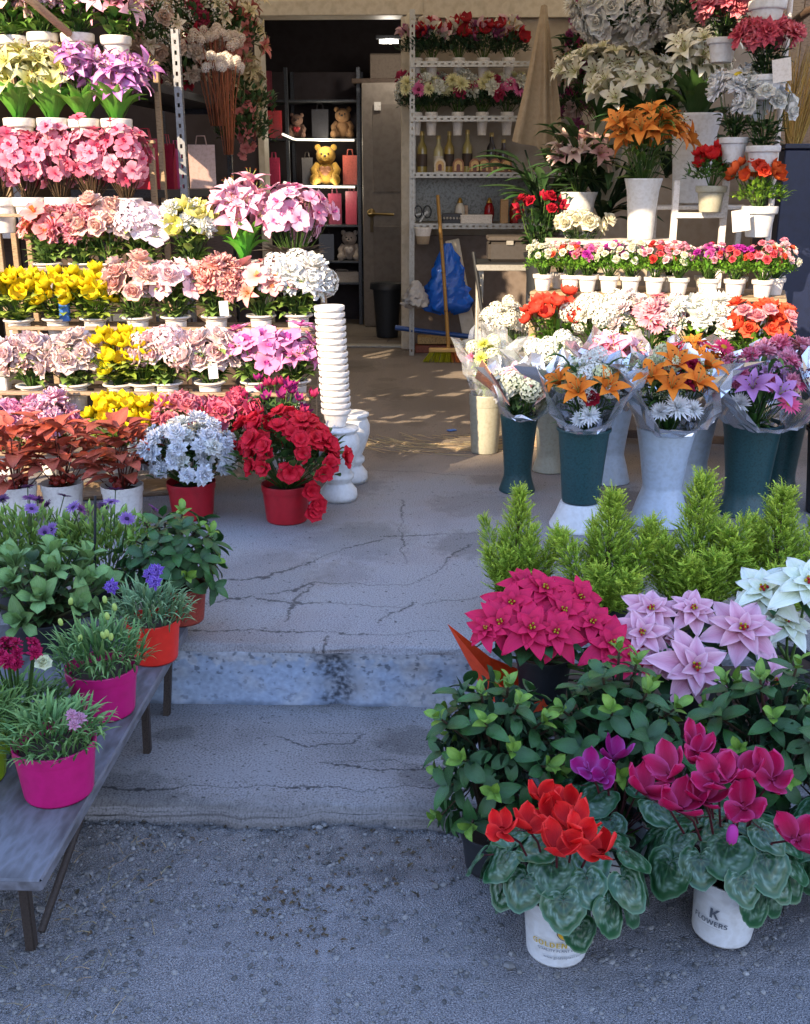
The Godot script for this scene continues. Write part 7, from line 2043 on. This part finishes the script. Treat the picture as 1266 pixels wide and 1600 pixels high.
# ---------------------------------------------------------------- broom, bags, stand
func clutter() -> void:
	var bt: Vector3 = Vector3(-0.056, 1.219, -8.200)
	var bb: Vector3 = Vector3(0.038, 0.102, -8.000)
	var br := thing("broom", "broom with a bamboo handle leaning on the shelves, bristles down", "broom", Vector3(bb.x, 0, bb.z))
	obj("handle", rod([bb - br.position, (bt + bb) / 2 - br.position + Vector3(0.004, 0, 0), bt - br.position], 0.014, 0.013, 8), mt("b08438", 0.5, 0.0, 2, 10.0), br)
	for f in [0.25, 0.5, 0.72]:
		obj("node", turned([Vector2(0.0, 0.006), Vector2(0.0165, 0.004), Vector2(0.0165, -0.004), Vector2(0, -0.006)], 10), mt("7a5a28", 0.6), br, Transform3D(Basis(), bb.lerp(bt, f) - br.position))
	obj("block", bx(Vector3(0.3, 0.03, 0.05), Vector3(0.0, bb.y - 0.01, 0), Color.WHITE, 0.006), mt("c8a060", 0.5), br)
	rng.seed = 33
	var bs := MB.new()
	var bs2 := MB.new()
	for i in 420:
		var x := rf(-0.14, 0.14)
		var q := Vector3(x, bb.y - 0.02, rf(-0.02, 0.02))
		var e := Vector3(x * 1.35 + rf(-0.01, 0.01), 0.004, rf(-0.045, 0.05))
		(bs if x < 0.02 else bs2).tube([q, q.lerp(e, 0.5), e], 0.002, 0.0015, 3, jit(L("c8c828") if x < 0.02 else L("d87838"), 0.2))
	obj("bristle", bs.mesh(), M.leaf, br)
	obj("bristle", bs2.mesh(), M.leaf, br)
	# crumpled bags
	for q in [[Vector3(0.024, 0.867, -8.260), Vector3(0.2, 0.52, 0.1), "1c62c8", "bright blue plastic bag hung beside the broom", 3], [Vector3(-0.218, 0.591, -8.240), Vector3(0.12, 0.2, 0.09), "b0aca8", "crumpled whitish plastic bag hung by the shelf upright", 8]]:
		var n := FastNoiseLite.new()
		n.seed = q[4]
		n.frequency = 3.0
		var b := MB.new()
		var s: Vector3 = q[1]
		for i in 21:
			for j in 33:
				var t := i / 20.0
				var a := TAU * j / 32.0
				var w := (0.12 + 0.88 * pow(t, 0.75)) * (1.0 if t < 0.9 else sqrt(maxf(0.0, 1.0 - pow((t - 0.9) / 0.1, 2.0))) * 0.7 + 0.3)
				var cr := n.get_noise_3d(cos(a) * 1.6, t * 2.6, sin(a) * 1.6)
				var fl := 1.0 + 0.5 * cr + 0.06 * sin(a * 9.0 + cr * 5.0)
				b.vert(Vector3(cos(a) * s.x * w * fl, -t * s.y + 0.05 * n.get_noise_2d(cos(a) * 3.0, 4.0) * t, sin(a) * s.z * w * fl), Color.WHITE)
		for i in 20:
			for j in 32:
				var k := i * 33 + j
				b.quad(k, k + 1, k + 34, k + 33)
		var m := mt(q[2], 0.22)
		m.backlight_enabled = true
		m.backlight = Color(0.6, 0.6, 0.6)
		m.cull_mode = BaseMaterial3D.CULL_DISABLED
		tag(obj("plastic_bag", b.mesh(), m, self, Transform3D(Basis(), q[0])), q[3], "plastic bag")
	# cream board leaning behind the blue bag
	tag(obj("leaning_board", bx(Vector3(0.11, 0.84, 0.018), Vector3.ZERO, Color.WHITE, 0.005, Vector3(-0.1, 0, 0.2)), M.jamb, self, Transform3D(Basis(), Vector3(0.139, 0.478, -8.320))), "cream board leaning beside the blue bag", "board")
	# blue tube and planks on the floor
	tag(obj("blue_pipe", rod([Vector3(-0.382, 0.214, -8.350), Vector3(-0.068, 0.182, -8.300), Vector3(0.256, 0.162, -8.200)], 0.02, 0.02, 8), mt("1f4a8a", 0.35)), "blue plastic pipe lying along the foot of the shelves", "pipe")
	for q in [[0.05, "8a4a34", "red brown plank on the floor under the blue pipe", 0.0], [0.12, "c8a468", "pale plank stacked on the red brown one", 0.02]]:
		tag(obj("floor_plank", bx(Vector3(0.7, 0.06, 0.12), Vector3.ZERO, Color.WHITE, 0.004, Vector3(0, 0.03, 0)), mt(q[1], 0.6, 0.0, 2, 3.0), self, Transform3D(Basis(), Vector3(0.12 + q[3], q[0] - 0.018, -8.5))), q[2], "plank")
	# small work table with a tool box
	var wt := thing("work_table", "dark topped work table on slotted steel legs", "table", Vector3(0.431, 0, -7.6))
	obj("top", bx(Vector3(0.42, 0.03, 0.5), Vector3(0, 0.765, 0), Color.WHITE, 0.004), M.dark, wt)
	obj("edge", bx(Vector3(0.44, 0.04, 0.012), Vector3(0, 0.755, 0.262), Color.WHITE, 0.003), M.galv, wt)
	var up := slotted(0.74)
	for x in [-0.2, 0.17]:
		for zz in [-0.22, 0.22]:
			obj("leg", up, M.galv, wt, T(x, 0, zz))
	var tb := thing("tool_box", "dark grey machine case on the work table", "case", Vector3(wt.position.x + 0.02, 0.781, -7.65))
	obj("body", bx(Vector3(0.3, 0.14, 0.3), Vector3(0, 0.07, 0), Color.WHITE, 0.02), mt("3c3836", 0.5, 0.0, 1, 4.0), tb)
	obj("lid", bx(Vector3(0.31, 0.03, 0.31), Vector3(0, 0.157, 0), Color.WHITE, 0.01), mt("4a4440", 0.5, 0.0, 1, 4.0), tb)
	obj("latch", bx(Vector3(0.05, 0.03, 0.01), Vector3(0, 0.13, 0.157), Color.WHITE, 0.002), M.galv, tb)
	var dp := thing("dustpan", "black long handled dustpan standing by the work table", "dustpan", Vector3(0.285, 0.142, -7.300))
	dp.position.y = 0.0
	obj("handle", rod([Vector3(0, 0.05, 0), Vector3(-0.02, 0.45, -0.02), Vector3(-0.09, 0.86, -0.05)], 0.013, 0.013, 8), M.dark, dp)
	obj("pan", bx(Vector3(0.24, 0.015, 0.2), Vector3(0, 0.01, 0.05), Color.WHITE, 0.003), M.dark, dp)
	tag(obj("white_post", bx(Vector3(0.035, 0.72, 0.035), Vector3(0, 0.36, 0), Color.WHITE, 0.004), M.white, self, Transform3D(Basis(), Vector3(0.244, 0, -7.45))), "white post standing beside the dustpan's handle", "post")
	tag(obj("blue_scrap", bx(Vector3(0.05, 0.004, 0.03), Vector3.ZERO, Color.WHITE, 0.001, Vector3(0, 0.5, 0)), mt("4a7ac8", 0.5), self, Transform3D(Basis(), Vector3(0.050, 0.006, -5.667))), "scrap of blue paper on the shop floor", "scrap")
	# straw swept over the floor in arcs
	var sw := MB.new()
	rng.seed = 44
	for i in 210:
		var a := rf(-2.6, -0.5)
		var r := rf(0.42, 0.62) if i % 3 else rf(0.2, 0.7)
		var c := Vector3(0.02, 0.004, -5.75)
		var p := c + Vector3(cos(a) * r * 1.15, 0, -sin(a) * r * 0.9) 
		var tg := Vector3(-sin(a), 0, -cos(a)).rotated(Vector3.UP, rf(-0.25, 0.25))
		var l := rf(0.05, 0.22)
		sw.tube([p, p + tg * l * 0.5 + Vector3(0, 0.002, 0), p + tg * l], 0.0016, 0.001, 3, jit(L("c8b48c"), 0.25))
	struct("straw_litter", sw.mesh(), M.leaf).set_meta("kind", "stuff")
